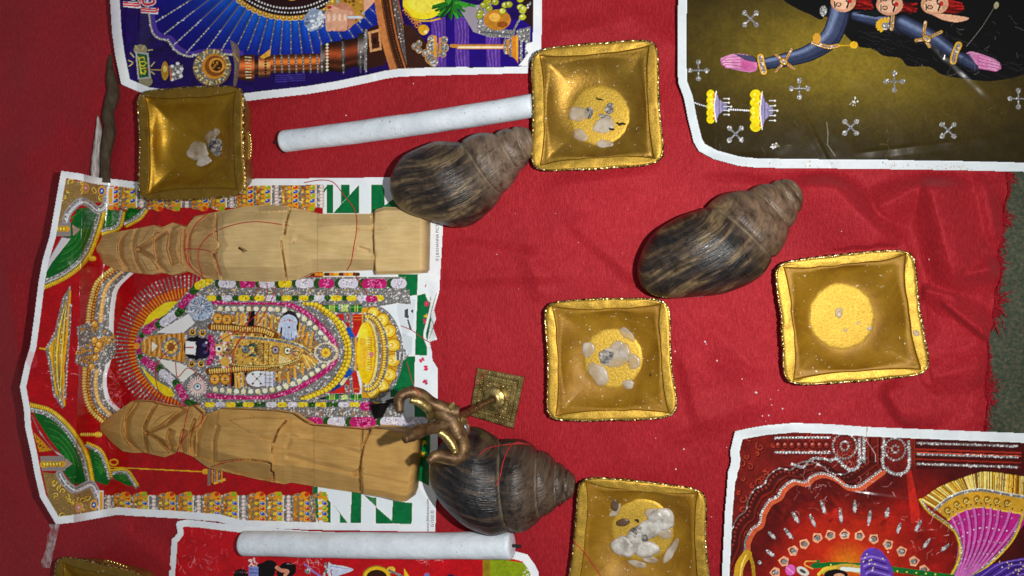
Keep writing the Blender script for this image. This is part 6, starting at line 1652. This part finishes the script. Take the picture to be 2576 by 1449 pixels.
# ------------------------------------------------------------------ snail shells
def shell(label, apex, tip, prof, smain, W, turn, twist, mat, seed, lip=None, zk=(0.80, 0.35), name="snail_shell", rfac=1.0, off=((0, 0), (1, 0))):
    ap = np.array(apex, float); bs = np.array(tip, float)
    Lpx = np.hypot(*(bs-ap))
    mm = np.linalg.norm(at(*(ap*0.4+bs*0.6+np.array([0.5, 0])), 0.02)-at(*(ap*0.4+bs*0.6-np.array([0.5, 0])), 0.02))
    ps, pr = np.array(prof).T
    pr = pr*np.interp(ps, [0, 0.05, 0.2, 0.38, 0.5, 1], [1.15, 1.15, 1.14, 1.06, 0.97, 0.965]); rmax = pr.max()*Lpx*mm*rfac
    zb, za = 0.002+rmax*zk[0], 0.002+rmax*zk[1]
    A, B = at(*ap, za), at(*bs, zb)
    ax = B-A; L = np.linalg.norm(ax); ax /= L
    lat = np.cross(ax, [0, 0, 1.0]); lat /= np.linalg.norm(lat)
    up = np.cross(lat, ax)
    ns, nt = 150, 128
    S = np.r_[np.linspace(0.002, 0.97, ns-10)**1.0, 0.97+0.03*np.sin(np.linspace(0.12, 1, 10)*math.pi/2)]
    th = np.linspace(-math.pi/2, 1.5*math.pi, nt)
    SS, TH = np.meshgrid(S, th, indexing='ij')
    pc = curve(np.stack([ps, pr], -1), 16)
    R = np.interp(SS, pc[:, 0], np.maximum(pc[:, 1], 0.0))*L
    ph = np.log(SS/smain)/math.log(W)+turn*(TH-math.pi/2)/(2*math.pi)
    idx = np.floor(ph); fr_ = ph-idx
    last = idx >= 0
    bul = np.where(idx >= 1, 1.0, np.where(last, 0.925+0.075*sstep(0.0, 0.42, fr_), 0.875+0.145*np.sin(np.pi*np.clip(fr_*0.92+0.04, 0, 1))**0.7))
    grv = np.exp(-(np.minimum(fr_, np.where(last, 9, 1-fr_))/0.026)**2)
    grv = np.where(idx > 0, 0, grv)
    R = R*bul*(1-0.075*grv)
    R = R*(1+0.004*vnoise(TH*26+SS*6, SS*3, seed+11)*sstep(0.3, 0.5, SS)+0.006*vnoise(TH*9, SS*5, seed)+0.010*vnoise(TH*2, SS*4, seed+3))
    oc = curve(np.array(off, float), 10)
    V = A+ax*(SS*L)[..., None]-lat*(np.interp(SS, oc[:, 0], oc[:, 1])*L)[..., None]+lat*(R*np.cos(TH))[..., None]+up*(R*np.sin(TH))[..., None]
    V[..., 2] = np.maximum(V[..., 2], 0.0018)
    root = empty(name, np.array([*((A+B)/2)[:2], 0.0]), label, "snail shell", "large empty snail shells")
    uv = np.stack([0.30*TH/(2*math.pi)+0.95*R*np.cos(TH)/L+0.25*R*np.sin(TH)/L+twist*SS, SS], -1).reshape(-1, 2)
    o = mesh("whorls", V.reshape(-1, 3), grid_faces(ns, nt), mat, root, uv=uv)
    sut = o.data.attributes.new("suture", 'FLOAT', 'POINT')
    sv = np.where(idx > 0, 0, np.exp(-(np.minimum(fr_, np.where(last, 9, 1-fr_))/0.032)**2)*(0.35+0.65*(vnoise(TH*7, SS*20, seed+8)*0.5+0.5)))
    sut.data.foreach_set("value", sv.astype(np.float32).ravel())
    if lip:
        p = curve(lip, 10)
        hit = np.array(p)
        z = 0.004+0.002*np.sin(np.linspace(0, math.pi, len(hit)))
        v, f = tube(at(hit[:, 0], hit[:, 1], z), 0.0016*(1+0.4*vnoise(np.arange(len(hit))/3.0, np.zeros(len(hit)), seed)), 8)
        mesh("lip", v, f, M_LIP, root)
    # cap of the very tip
    return root
PROF_A = [(0.0, 0.030), (0.018, 0.060), (0.05, 0.083), (0.10, 0.103), (0.20, 0.146), (0.35, 0.218), (0.46, 0.252), (0.56, 0.262), (0.68, 0.252), (0.80, 0.213), (0.88, 0.170), (0.94, 0.124), (0.98, 0.072), (1.0, 0.010)]
PROF_B = [(0.0, 0.030), (0.018, 0.060), (0.05, 0.085), (0.10, 0.108), (0.20, 0.142), (0.32, 0.198), (0.45, 0.252), (0.58, 0.298), (0.68, 0.290), (0.80, 0.242), (0.88, 0.195), (0.94, 0.142), (0.98, 0.084), (1.0, 0.010)]
PROF_C = [(0.0, 0.03), (0.012, 0.058), (0.05, 0.088), (0.13, 0.138), (0.24, 0.215), (0.34, 0.275), (0.45, 0.318), (0.58, 0.345), (0.70, 0.342), (0.80, 0.302), (0.90, 0.222), (0.97, 0.125), (1.0, 0.010)]
shell("brown streaked snail shell between upper candle and gold lamp", (1341, 343), (987, 494), PROF_B, 0.38, 2.0, 1, 0.10, M_SHELL_A, 3, None, off=[(0, 0), (.24, .05), (.45, .085), (.6, .08), (.7, .06), (.83, .015), (1, 0)])
shell("striped snail shell alone on bare red cloth, tip pointing up right", (2009, 472), (1619, 727), PROF_A, 0.39, 2.05, 1, 0.12, M_SHELL_B, 9, [(1622, 690), (1640, 722), (1672, 738), (1720, 744), (1770, 742)], off=[(0, 0), (.2, .025), (.35, .04), (.5, .04), (.65, .015), (.8, -.02), (1, -.02)])
shell("nearly black snail shell beneath the brass trident, pale seams on its spire", (1447, 1222), (1084, 1176), PROF_C, 0.45, 1.95, 1, 0.08, M_SHELL_C, 5, None, (0.72, 0.42), off=[(0, 0), (.13, .017), (.24, .04), (.35, .055), (.5, .065), (.65, .035), (.8, 0), (1, 0)])

# ------------------------------------------------------------------ carved wooden figures
def figure(label, cvt, top, bot, ztab, feats, splits, mat, zbase, tscale):
    top = np.array(top, float); bot = np.array(bot, float); zt = np.array(ztab, float)
    x0, x1 = top[0, 0], top[-1, 0]
    nx, ny = int((x1-x0)/4.2), 104
    xs = np.linspace(x0, x1, nx); t = np.linspace(-1, 1, ny)
    yt = np.interp(xs, top[:, 0], top[:, 1]); yb = np.interp(xs, bot[:, 0], bot[:, 1])
    Xg = np.repeat(xs[:, None], ny, 1); Tg = np.repeat(t[None], nx, 0)
    # lower edge of the two ends may be set at another x (slanted ends)
    sk0 = bot[0, 0]-top[0, 0]; sk1 = bot[-1, 0]-top[-1, 0]
    f0 = sstep(x0+160, x0, xs); f1 = sstep(x1-260, x1, xs)
    Xg = Xg+((Tg+1)/2)*(sk0*f0+sk1*f1)[:, None]
    Yg = (yt[:, None]*(1-Tg)+yb[:, None]*(1+Tg))/2
    base = np.interp(xs, zt[:, 0], zt[:, 1])[:, None]
    flat = np.interp(xs, zt[:, 0], zt[:, 2])[:, None]
    e = np.clip((np.abs(Tg)-flat)/(1-flat), 0, 1)
    edge = np.where(flat > 0.78, 0.80, 0.40)+0.06*vnoise(Xg/90, np.sign(Tg)*3, 7)
    Z = base*(1-(1-edge)*e)
    # knife facets
    Z = Z+0.0010*fbm(Xg/150, Yg/90, 21, 2)
    for ft in feats:
        if ft[0] == 'g':
            _, pts, w, d = ft; pa = np.array(pts, float); dyv = np.diff(pa[:, 1])
            if w > 10 and (np.all(dyv > 0) or np.all(dyv < 0)) and abs(pa[-1, 1]-pa[0, 1]) > 0.5*abs(pa[-1, 0]-pa[0, 0]):
                # a knife notch: steep on the head side, long shallow facet on the other
                po = pa if dyv[0] > 0 else pa[::-1]
                dx = Xg-np.interp(Yg, po[:, 1], po[:, 0])
                oy = np.maximum(po[0, 1]-Yg, 0)+np.maximum(Yg-po[-1, 1], 0)
                Z = Z-d*np.where(Xg < 760, 3.4, 2.3)*np.clip(1-np.where(dx < 0, -dx/(w*0.55), dx/(w*2.6))-oy/(w*1.2), 0, 1)
            else:
                D = seg_dist(Xg, Yg, pts); Z = Z-d*2.0*np.clip(1-D/(w*1.15), 0, 1)
        elif ft[0] == 's':
            _, pts, dz, gx, gy = ft; m = inside(Xg, Yg, pts); c = np.mean(np.array(pts), 0)
            Z = Z+np.where(m, 2.4*(dz+gx*(Xg-c[0])+gy*(Yg-c[1])), 0)
    Z = np.maximum(Z*tscale, 0.003)+zbase
    D0 = np.array(cvt(0, 0)[0]); k = cvt(1, 0)[0][0]-D0[0]
    DX, DY = D0[0]+Xg*k, D0[1]+Yg*k
    top3 = at(DX, DY, Z)
    bot3 = top3.copy(); bot3[..., 2] = zbase
    root = empty("wooden_figure", np.array([*top3[nx//2, ny//2][:2], zbase]), label, "figurine", "carved wooden figures lying on the idol poster")
    cuts = [0]+[int(np.searchsorted(xs, s)) for _, s in splits[:-1]]+[nx-1]
    for (nm, _), i0, i1 in zip(splits, cuts[:-1], cuts[1:]):
        g = top3[i0:i1+1]; b = bot3[i0:i1+1]; r = i1-i0+1
        V = np.vstack([g.reshape(-1, 3), b.reshape(-1, 3)]); N = r*ny
        Fc = [grid_faces(r, ny)]
        Fc.append(grid_faces(r, ny)[:, ::-1]+N)
        c = np.arange(r-1)
        for j, flip in ((0, False), (ny-1, True)):
            q = np.stack([c*ny+j, (c+1)*ny+j, (c+1)*ny+j+N, c*ny+j+N], -1); Fc.append(q[:, ::-1] if not flip else q)
        c = np.arange(ny-1)
        if i0 == 0: Fc.append(np.stack([c, c+1, c+1+N, c+N], -1)[:, ::-1])
        if i1 == nx-1: o_ = (r-1)*ny; Fc.append(np.stack([o_+c, o_+c+1, o_+c+1+N, o_+c+N], -1))
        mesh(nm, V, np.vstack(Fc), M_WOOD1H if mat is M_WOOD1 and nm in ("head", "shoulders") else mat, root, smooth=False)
    return root

W1 = conv(201.2, 503.1, 2.743); W2 = conv(234.8, 972.7, 2.9538)
fig1 = figure("upper pale carved wooden figure, flat-topped head, wound with red thread", W1,
       [(105, 285), (150, 240), (330, 205), (440, 188), (510, 172), (560, 190), (640, 155), (735, 187), (790, 112), (950, 80), (1150, 45), (1300, 30), (1440, 45), (1560, 72), (1640, 95), (2010, 95), (2040, 66), (2100, 48), (2240, 50), (2352, 62)],
       [(118, 395), (150, 440), (280, 490), (420, 508), (500, 515), (560, 500), (640, 520), (740, 490), (850, 540), (1000, 555), (1300, 565), (1500, 550), (1600, 500), (1840, 490), (2025, 484), (2045, 515), (2200, 512), (2345, 506)],
       [(105, .013, .25), (260, .0165, .35), (400, .018, .35), (640, .0175, .35), (725, .0155, .4), (770, .020, .45), (900, .0235, .5), (1000, .0245, .6), (1400, .025, .62), (1440, .0235, .62), (1640, .0225, .55), (2010, .023, .6), (2032, .025, .6), (2036, .025, .9), (2360, .0255, .9)],
       [('s', [(300, 200), (262, 300), (262, 380), (300, 480), (380, 480), (352, 350), (380, 200)], -.0016, 1.4e-5, 0),
        ('g', [(305, 205), (268, 270), (262, 340), (275, 410), (310, 490)], 16, .0022),
        ('g', [(385, 195), (362, 270), (358, 340), (375, 420), (420, 500)], 14, .0020),
        ('s', [(390, 342), (480, 205), (540, 215), (500, 280)], .0012, 0, -2.5e-5), ('s', [(390, 342), (510, 400), (550, 480), (470, 490)], .0012, 0, 2.5e-5),
        ('g', [(390, 342), (520, 250), (640, 165)], 26, .0034), ('g', [(390, 342), (500, 410), (560, 500)], 24, .0032),
        ('g', [(520, 235), (510, 340), (530, 400)], 20, .0022), ('g', [(620, 215), (605, 340), (630, 430)], 26, .0030), ('g', [(690, 240), (670, 340), (700, 440)], 14, .0014),
        ('g', [(735, 160), (705, 250), (700, 345), (712, 430), (745, 500)], 24, .0045),
        ('s', [(745, 150), (940, 60), (950, 270), (965, 312), (925, 400), (960, 560), (760, 520), (730, 340)], -.0034, 1.3e-5, 0),
        ('g', [(945, 90), (930, 180), (940, 260), (968, 312), (925, 375), (940, 450), (975, 540)], 22, .0022),
        ('g', [(740, 335), (830, 325), (960, 312)], 16, .0010), ('g', [(920, 375), (975, 525)], 9, .002),
        ('g', [(1450, 55), (1425, 150), (1412, 235)], 8, .0062), ('g', [(1385, 285), (1398, 370), (1412, 450), (1424, 545)], 7, .0055),
        ('s', [(1440, 60), (1412, 235), (1385, 250), (1400, 400), (1425, 550), (1640, 560), (1640, 60)], -.0009, 3e-6, 0),
        ('g', [(1500, 270), (1650, 320), (1800, 355), (2015, 372)], 34, .0014), ('g', [(1470, 160), (1700, 190), (1900, 195)], 30, .0008), ('g', [(1930, 330), (1990, 350)], 14, .0018),
        ('g', [(2030, 50), (2020, 200), (2028, 370), (2034, 520)], 8, .0052), ('g', [(2010, 120), (2005, 205)], 7, .002), ('g', [(1900, 205), (2025, 205), (2110, 195)], 5, .0010),
        ('g', [(1095, 335), (1120, 350)], 14, .005), ('g', [(1468, 292), (1474, 294)], 6, .003),
        ('s', [(1200, 20), (1450, 40), (1430, 75), (1250, 85)], .0003, 0, 3e-5)],
       [("head", 735), ("shoulders", 950), ("torso", 1412), ("skirt", 2028), ("base_block", 2352)], M_WOOD1, 0.0024, 0.80)

fig2 = figure("lower tan carved wooden figure with pointed head, beside the brass trident", W2,
       [(45, 285), (160, 195), (290, 105), (430, 115), (540, 145), (640, 155), (740, 145), (810, 208), (860, 200), (940, 165), (1150, 175), (1350, 185), (1480, 205), (1560, 260), (1620, 290), (1850, 308), (2045, 325), (2075, 312), (2200, 322), (2375, 352)],
       [(52, 330), (130, 410), (220, 480), (300, 492), (380, 490), (530, 525), (640, 482), (730, 515), (850, 600), (1050, 650), (1300, 705), (1420, 725), (1470, 712), (1640, 740), (1980, 790), (2030, 800), (2180, 825), (2325, 852)],
       [(45, .010, .1), (200, .0195, .3), (400, .022, .3), (640, .0205, .3), (725, .0205, .35), (900, .026, .4), (1300, .0265, .5), (1400, .0245, .5), (1650, .0245, .42), (1985, .0245, .42), (2000, .0265, .45), (2006, .0265, .82), (2380, .027, .82)],
       [('g', [(290, 120), (230, 230), (215, 330), (240, 400), (320, 490)], 22, .0026), ('s', [(330, 110), (230, 250), (240, 400), (330, 490), (380, 490), (372, 300), (450, 130)], -.0014, 1.2e-5, 0),
        ('g', [(455, 135), (405, 220), (372, 300), (380, 400), (388, 490)], 11, .0034),
        ('s', [(385, 335), (500, 225), (610, 185), (520, 300)], .0010, 0, -2e-5), ('s', [(390, 350), (480, 410), (570, 490), (440, 480)], .0012, 0, 2e-5),
        ('g', [(385, 340), (500, 290), (640, 175)], 28, .0034), ('g', [(390, 350), (480, 400), (575, 495)], 24, .0030),
        ('g', [(560, 330), (545, 380), (570, 440)], 22, .0028), ('g', [(660, 330), (645, 400), (655, 480)], 20, .0024), ('g', [(745, 250), (722, 330), (710, 400), (715, 510)], 18, .0034),
        ('g', [(800, 215), (770, 300), (740, 400), (735, 515)], 22, .0026),
        ('s', [(930, 180), (900, 400), (890, 560), (760, 520), (770, 330), (840, 215)], -.0020, 1.2e-5, 0), ('g', [(918, 290), (885, 400), (890, 555)], 14, .0022),
        ('g', [(1430, 255), (1375, 320), (1340, 410)], 8, .0065), ('g', [(1330, 420), (1326, 492)], 6, .003),
        ('s', [(1010, 250), (1200, 230), (1440, 240), (1340, 410), (1250, 390), (1080, 290)], .0008, 0, -1.5e-5),
        ('g', [(920, 565), (1050, 545), (1180, 545), (1290, 560), (1322, 575), (1320, 625), (1338, 640), (1340, 705)], 8, .0055), ('s', [(1050, 550), (1290, 562), (1320, 620), (1340, 705), (1200, 690), (950, 610)], -.0012, 0, -2.2e-5),
        ('s', [(1340, 410), (1326, 490), (1340, 700), (1420, 730), (1640, 745), (1640, 290), (1440, 240)], -.0010, 3e-6, 0),
        ('g', [(1440, 440), (1470, 370), (1700, 400), (1980, 500)], 26, .0010), ('g', [(1450, 520), (1700, 590), (1980, 650)], 28, .0013),
        ('g', [(2062, 312), (2010, 430), (1990, 530), (1975, 650), (1985, 795)], 8, .0056), ('g', [(1930, 650), (1975, 610)], 18, .002),
        ('g', [(2010, 655), (2180, 690), (2330, 720)], 10, .0006)],
       [("head", 745), ("torso", 1335), ("skirt", 1990), ("base_block", 2378)], M_WOOD2, 0.0024, 0.86)

# ------------------------------------------------------------------ brass trident on its square foot
G = conv(603.7, 905.6, 2.667)
FC = np.array(G(1592, 50, 1912, 112, 1836, 462, 1538, 374), float)
def fq(u, v, z):
    a = (np.asarray(u, float)+1)/2; b = (np.asarray(v, float)+1)/2
    p = FC[0]*((1-a)*(1-b))[..., None]+FC[1]*(a*(1-b))[..., None]+FC[2]*(a*b)[..., None]+FC[3]*((1-a)*b)[..., None]
    return at(p[..., 0], p[..., 1], z)
foot_c = at(*FC.mean(0), 0.001)
tri = empty("brass_trident", foot_c, "brass trident standing upright on a square embossed foot", "trident")
rows = []
su = np.array([-1, 1, 1, -1.]); sv_ = np.array([-1, -1, 1, 1.])
for f, z in ((1.0, 0.001), (1.0, 0.0050), (0.97, 0.0060), (0.80, 0.0060), (0.77, 0.0034), (0.66, 0.0034), (0.63, 0.0050), (0.58, 0.0050), (0.54, 0.0032), (0.02, 0.0032)):
    rows.append(fq(su*f, sv_*f, np.full(4, z)))
mesh("foot_plate", np.vstack(rows), [tuple(q) for q in grid_faces(len(rows), 4, True)]+[(36, 37, 38, 39)], M_BRASS, tri, smooth=False)
bm_ = []
def bump(c, r, h):
    vb = [c+np.array([0, 0, h])]; n = 7
    for k in range(n): vb.append(c+np.array([0.72*r*math.cos(2*math.pi*k/n), 0.72*r*math.sin(2*math.pi*k/n), h*0.62]))
    for k in range(n): vb.append(c+np.array([r*math.cos(2*math.pi*k/n), r*math.sin(2*math.pi*k/n), 0]))
    f = [(0, 1+k, 1+(k+1) % n) for k in range(n)]+[(1+k, 8+k, 8+(k+1) % n, 1+(k+1) % n) for k in range(n)]
    return np.array(vb), f
for f, z, nn, r in ((0.885, 0.0058, 15, 0.0009), (0.71, 0.0033, 9, 0.0010), (0.46, 0.0031, 5, 0.0012)):
    for side in range(4):
        for k in range(nn):
            s = -1+2*(k+0.5)/nn; u, v2 = ((s, -1), (1, s), (-s, 1), (-1, -s))[side]
            c = fq(np.array(u*f), np.array(v2*f), z); bm_.append(bump(c, r*RNG.uniform(0.8, 1.15), 0.0008))
v_, f_ = join(bm_); tag(mesh("embossed_border", v_, f_, M_BRASS, tri), kind="stuff")
hubxy = at(1240, 1004, 0.008)
nn = 40
aa = np.linspace(0, 2*np.pi, nn, endpoint=False)
rows = [np.stack([hubxy[0]+r*np.cos(aa), hubxy[1]+r*np.sin(aa), np.full(nn, z)], -1) for r, z in ((0.0100, 0.003), (0.0100, 0.0066), (0.0094, 0.0072), (0.0052, 0.0073), (0.0034, 0.0080), (0.0025, 0.011))]
mesh("boss", np.vstack(rows), grid_faces(len(rows), nn, True), M_BRASS, tri)
zh = 0.098
rodp = np.array([[hubxy[0], hubxy[1], z] for z in np.linspace(0.008, zh, 14)])
v_, f_ = tube(rodp, np.interp(np.linspace(0, 1, 14), [0, 0.15, 1], [0.0032, 0.0024, 0.0034]), 14); mesh("rod", v_, f_, M_TARN, tri)
def prong(pts, zs, rad, name="prong", mat=M_TARN, ns=12):
    p = curve(np.column_stack([np.array(pts, float), np.array(zs)]), 8)
    r = np.interp(np.linspace(0, 1, len(p)), np.linspace(0, 1, len(rad)), rad)
    v, f = tube(at(p[:, 0], p[:, 1], p[:, 2]), r*0.90*(1+0.10*vnoise(np.arange(len(p))/6.0, np.zeros(len(p)), 5)), ns)
    return mesh(name, v, f, mat, tri)
prong(G(1470, 350, 1400, 340, 1300, 295, 1210, 232, 1130, 218, 1070, 262, 1072, 350), [.100, .103, .108, .114, .119, .123, .127], [.0052, .0056, .0054, .0050, .0046, .0044, .0030])
prong(G(1470, 400, 1390, 430, 1290, 455, 1200, 480, 1150, 510, 1105, 535), [.100, .106, .116, .128, .136, .142], [.0052, .0050, .0052, .0056, .0048, .0030])
prong(G(1450, 430, 1480, 520, 1500, 600, 1470, 655, 1400, 655, 1320, 640, 1262, 680), [.100, .103, .107, .111, .116, .121, .126], [.0056, .0056, .0054, .0052, .0046, .0042, .0030])
# polished inner faces
prong(G(1140, 268, 1210, 285, 1265, 335, 1282, 395), [.1215, .118, .114, .110], [.0026, .0036, .0038, .0028], "polished_edge", M_BRASS)
prong(G(1335, 480, 1395, 525, 1435, 590, 1445, 630), [.116, .114, .114, .116], [.0028, .0036, .0036, .0026], "polished_edge", M_BRASS)
prong(G(1290, 665, 1350, 672, 1440, 690, 1490, 672), [.1175, .1150, .1120, .1090], [.0018, .0024, .0024, .0018], "polished_edge", M_BRASS)
# cast hub
prong(G(1240, 300, 1330, 340, 1410, 400, 1450, 480, 1490, 560), [.106, .104, .103, .103, .104], [.0046, .0068, .0082, .0074, .0052], "hub", M_TARN, 16)
for (p, q, z0_, z1_, r) in (((1240, 275), (1235, 232), .110, .114, .0030), ((1410, 330), (1436, 282), .104, .106, .0040), ((1380, 320), (1375, 295), .104, .105, .0026), ((1500, 420), (1492, 382), .100, .102, .0036)):
    a = at(*G(*p)[0], z0_); b = at(*G(*q)[0], z1_)
    v_, f_ = tube(np.array([a, a*0.6+b*0.4, b]), [r, r*0.8, r*0.12], 6); mesh("cusp", v_, f_, M_BRASS, tri, smooth=False)
a = at(*G(1488, 430)[0], .096); b = at(*G(1525, 490)[0], .090)
v_, f_ = tube(np.array([a, a*0.5+b*0.5, b]), [.0034, .0044, .0030], 8); mesh("solder_joint", v_, f_, M_STEEL, tri)

# ------------------------------------------------------------------ twig, tape
tw = empty("dry_twig", at(272, 300, 0.002), "dark dry twig with peeled pale side at the left cloth fold", "twig")
p = curve([(279, 138), (277, 165), (281, 200), (285, 235), (272, 285), (276, 330), (266, 390), (266, 460)], 8)
r = np.interp(np.linspace(0, 1, len(p)), np.linspace(0, 1, 8), [.0012, .0028, .0046, .0062, .0058, .0052, .0050, .0046])*(1+0.14*vnoise(np.arange(len(p))/2.5, np.zeros(len(p)), 3))
v_, f_ = tube(at(p[:, 0], p[:, 1], 0.004+r*0.5+0.001), r, 12); mesh("bark", v_, f_, M_BARK, tw)
p = curve([(246, 292), (249, 330), (246, 370), (242, 410), (238, 450)], 8)
r = np.interp(np.linspace(0, 1, len(p)), np.linspace(0, 1, 5), [.0008, .0032, .0042, .0042, .0040])*(1+0.1*vnoise(np.arange(len(p))/2.0, np.zeros(len(p)), 4))
v_, f_ = tube(at(p[:, 0], p[:, 1], 0.0055), r, 12); mesh("peeled_side", v_, f_, M_PEEL, tw)
ny_, nx_ = 40, 10
tv = np.linspace(0, 1, ny_)[:, None]; tu = np.linspace(0, 1, nx_)[None]
tx = 128+22*tu-24*tv+5*vnoise(tv*7, tu*1.0, 4)*(1-tu); ty = 1318+110*tv+0*tu
tz_ = z_cloth(tx, ty)+0.0030+0.0018*vnoise(tv*11, tu*4, 9)
tp = mesh("tape_strip", at(tx, ty, tz_).reshape(-1, 3), grid_faces(ny_, nx_)[:, ::-1], M_TAPE)
tag(tp, "crumpled clear tape strip beside the bottom left lamp", "tape")

# ------------------------------------------------------------------ red threads and crumbs laid over everything
bpy.context.view_layer.update()
dg = bpy.context.evaluated_depsgraph_get()
def hit(x, y, lift=0.0004):
    d = ROT @ np.array([x-CX, -(y-CY), -F]); d /= np.linalg.norm(d)
    ok, loc, nor, *_ = scene.ray_cast(dg, Vector(CAM), Vector(d))
    return np.array(loc)-d*lift if ok else at(x, y, 0.002)
def thread(label, pts, r=0.00030, mat=M_THREAD):
    r = r*1.4
    p = curve(pts, 14)
    v = np.array([hit(x, y) for x, y in p])
    v[1:-1] = (v[:-2]+2*v[1:-1]+v[2:])/4
    V, Fc = tube(v, r, 5)
    o = mesh("red_thread", V, Fc, mat)
    return tag(o, label, "thread", "loose red threads")
def crack_shade(root, pts, r):
    """near-black tube standing in for the shade inside a split in the wood"""
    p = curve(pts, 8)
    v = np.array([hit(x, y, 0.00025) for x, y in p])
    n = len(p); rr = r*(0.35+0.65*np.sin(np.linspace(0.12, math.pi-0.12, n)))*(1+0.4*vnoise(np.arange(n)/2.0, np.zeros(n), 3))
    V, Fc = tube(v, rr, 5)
    return mesh("crack_shade", V, Fc, M_CRACK, root)
crack_shade(fig1, W1(1448, 70, 1428, 150, 1410, 232), 0.0006); crack_shade(fig1, W1(1398, 360, 1412, 450, 1422, 535), 0.0006); crack_shade(fig1, W1(2026, 205, 2022, 290, 2026, 372), 0.0006)
crack_shade(fig2, W2(1425, 262, 1375, 325, 1340, 408), 0.0007); crack_shade(fig2, W2(1326, 440, 1324, 490), 0.0005); crack_shade(fig2, W2(2062, 320, 2050, 345), 0.0006)
crack_shade(fig2, W2(1180, 545, 1290, 560, 1322, 575, 1320, 620, 1338, 640, 1340, 690), 0.0006); crack_shade(fig2, W2(2010, 440, 1990, 530, 1976, 640), 0.0006); crack_shade(fig2, W2(452, 140, 408, 220, 376, 300, 382, 400, 386, 480), 0.0004)
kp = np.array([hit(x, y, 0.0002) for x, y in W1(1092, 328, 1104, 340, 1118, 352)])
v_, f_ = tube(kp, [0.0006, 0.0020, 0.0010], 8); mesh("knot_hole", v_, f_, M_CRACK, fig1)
thread("red thread looping the upper figure's neck and across its chest", W1(1442, 176, 1200, 150, 1000, 190, 865, 270, 815, 380, 845, 530))
thread("red thread crossing the upper figure's collar lengthwise", W1(720, 345, 750, 336, 915, 366, 970, 522))
thread("red thread round the upper figure's throat", W1(880, 96, 790, 180, 748, 320, 760, 450, 860, 545))
thread("short red thread at the upper figure's chin", W1(724, 200, 726, 320, 742, 430, 800, 500))
thread("red thread draped over the upper figure's legs onto the poster", K2(705, 72, 830, 52, 930, 70, 1010, 165, 1085, 260, 1110, 330, 1112, 440, 1090, 570, 1070, 690, 1038, 752))
thread("red thread running down from the upper figure's feet", K2(1090, 765, 1140, 850, 1190, 930, 1225, 985))
thread("red thread slanting across the idol's chest", S1(1055, 170, 1010, 300, 920, 470, 800, 600, 700, 700, 650, 880, 640, 1100), 0.00028)
thread("red thread beside the idol's shoulder, curved", S1(905, 150, 850, 290, 820, 420, 780, 560, 700, 690, 630, 800), 0.00028)
thread("red thread across the idol's belt", S1(970, 150, 965, 260, 900, 400, 730, 560, 560, 660), 0.00026)
thread("red thread hanging from the idol's crown", S3(960, 680, 860, 760, 800, 840, 785, 920, 800, 1010, 850, 1095))
thread("long red thread from the idol's face down to the lower figure", S3(920, 830, 935, 930, 1000, 870, 1060, 900, 1120, 960))
thread("red thread crossing the lower figure's neck", W2(800, 130, 720, 150, 690, 230, 665, 360, 640, 440, 610, 515))
thread("second red thread over the lower figure's collar", W2(815, 200, 800, 270, 700, 350, 640, 440, 610, 520, 590, 570))
thread("red thread on the lower figure's hip", W2(880, 595, 960, 570, 1050, 550, 1110, 545))
thread("red thread over the white tile of the idol poster", S2(1095, 535, 1200, 580, 1310, 660, 1420, 720, 1560, 800), 0.00026)
thread("red thread curling under the trident prong", S2(1150, 860, 1180, 980, 1215, 1090, 1260, 1160), 0.00026)
thread("red thread lying on the trident's foot", conv(939.2, 905.6, 3.085)(880, 0, 882, 60, 840, 130, 780, 210, 720, 270, 640, 300), 0.00026)
thread("red thread along the black shell's seam", conv(939.2, 905.6, 3.085)(1290, 650, 1200, 655, 1110, 640, 1050, 690, 1005, 800, 985, 900, 950, 980))
thread("short red thread on the black shell's shoulder", conv(939.2, 905.6, 3.085)(1260, 660, 1150, 650, 1000, 660, 880, 690, 820, 740), 0.00024)
thread("red thread trailing from the black shell to the wax-filled lamp", [(1409, 1264), (1413, 1300), (1422, 1330), (1435, 1355), (1448, 1368), (1470, 1390), (1495, 1425), (1512, 1450)], 0.00028)
thread("faint red thread on bare cloth right of the idol poster", [(1105, 862), (1130, 880), (1160, 895), (1190, 915), (1205, 940)], 0.00024)

cr = []
spots = [P(500, 990)[0], P(505, 1000)[0], P(562, 1090)[0], P(780, 1265)[0], P(895, 1250)[0], P(855, 1300)[0], P(920, 1350)[0], P(845, 1388)[0], P(810, 1390)[0], P(828, 1420)[0], P(1120, 1380)[0], P(1715, 540)[0], P(335, 1040)[0], P(860, 1330)[0], P(700, 1190)[0]]
spots += [T(1155, 550)[0], T(665, 775)[0], T(905, 300)[0], T(965, 395)[0], T(1012, 820)[0], (1040, 210), (1545, 215), (870, 290), (1667, 334), (1455, 610), (1250, 640), (1720, 1130), (1700, 1180), (1790, 1300), (1160, 1400)]
for k in range(12): spots.append((RNG.uniform(1130, 2440), RNG.uniform(440, 1080)))
for k, (x, y) in enumerate(spots):
    c = hit(x, y, 0.0)
    if c[2] > 0.012 or c[2] < -0.003: continue
    big_ = 1.0 if k < 30 else 0.5
    r = RNG.uniform(0.0003, 0.0007)*big_
    n = 6; vb = [c+np.array([0, 0, r*0.9])]
    for i in range(n): vb.append(c+np.array([r*RNG.uniform(0.6, 1.5)*math.cos(i*1.05), r*RNG.uniform(0.6, 1.5)*math.sin(i*1.05), 0.0001]))
    cr.append((np.array(vb), [(0, 1+i, 1+(i+1) % n) for i in range(n)]))
v_, f_ = join(cr)
tag(mesh("wax_crumbs", v_, f_, M_CRUMB, smooth=False), "tiny white wax crumbs scattered over the red cloth", "crumbs", kind="stuff")
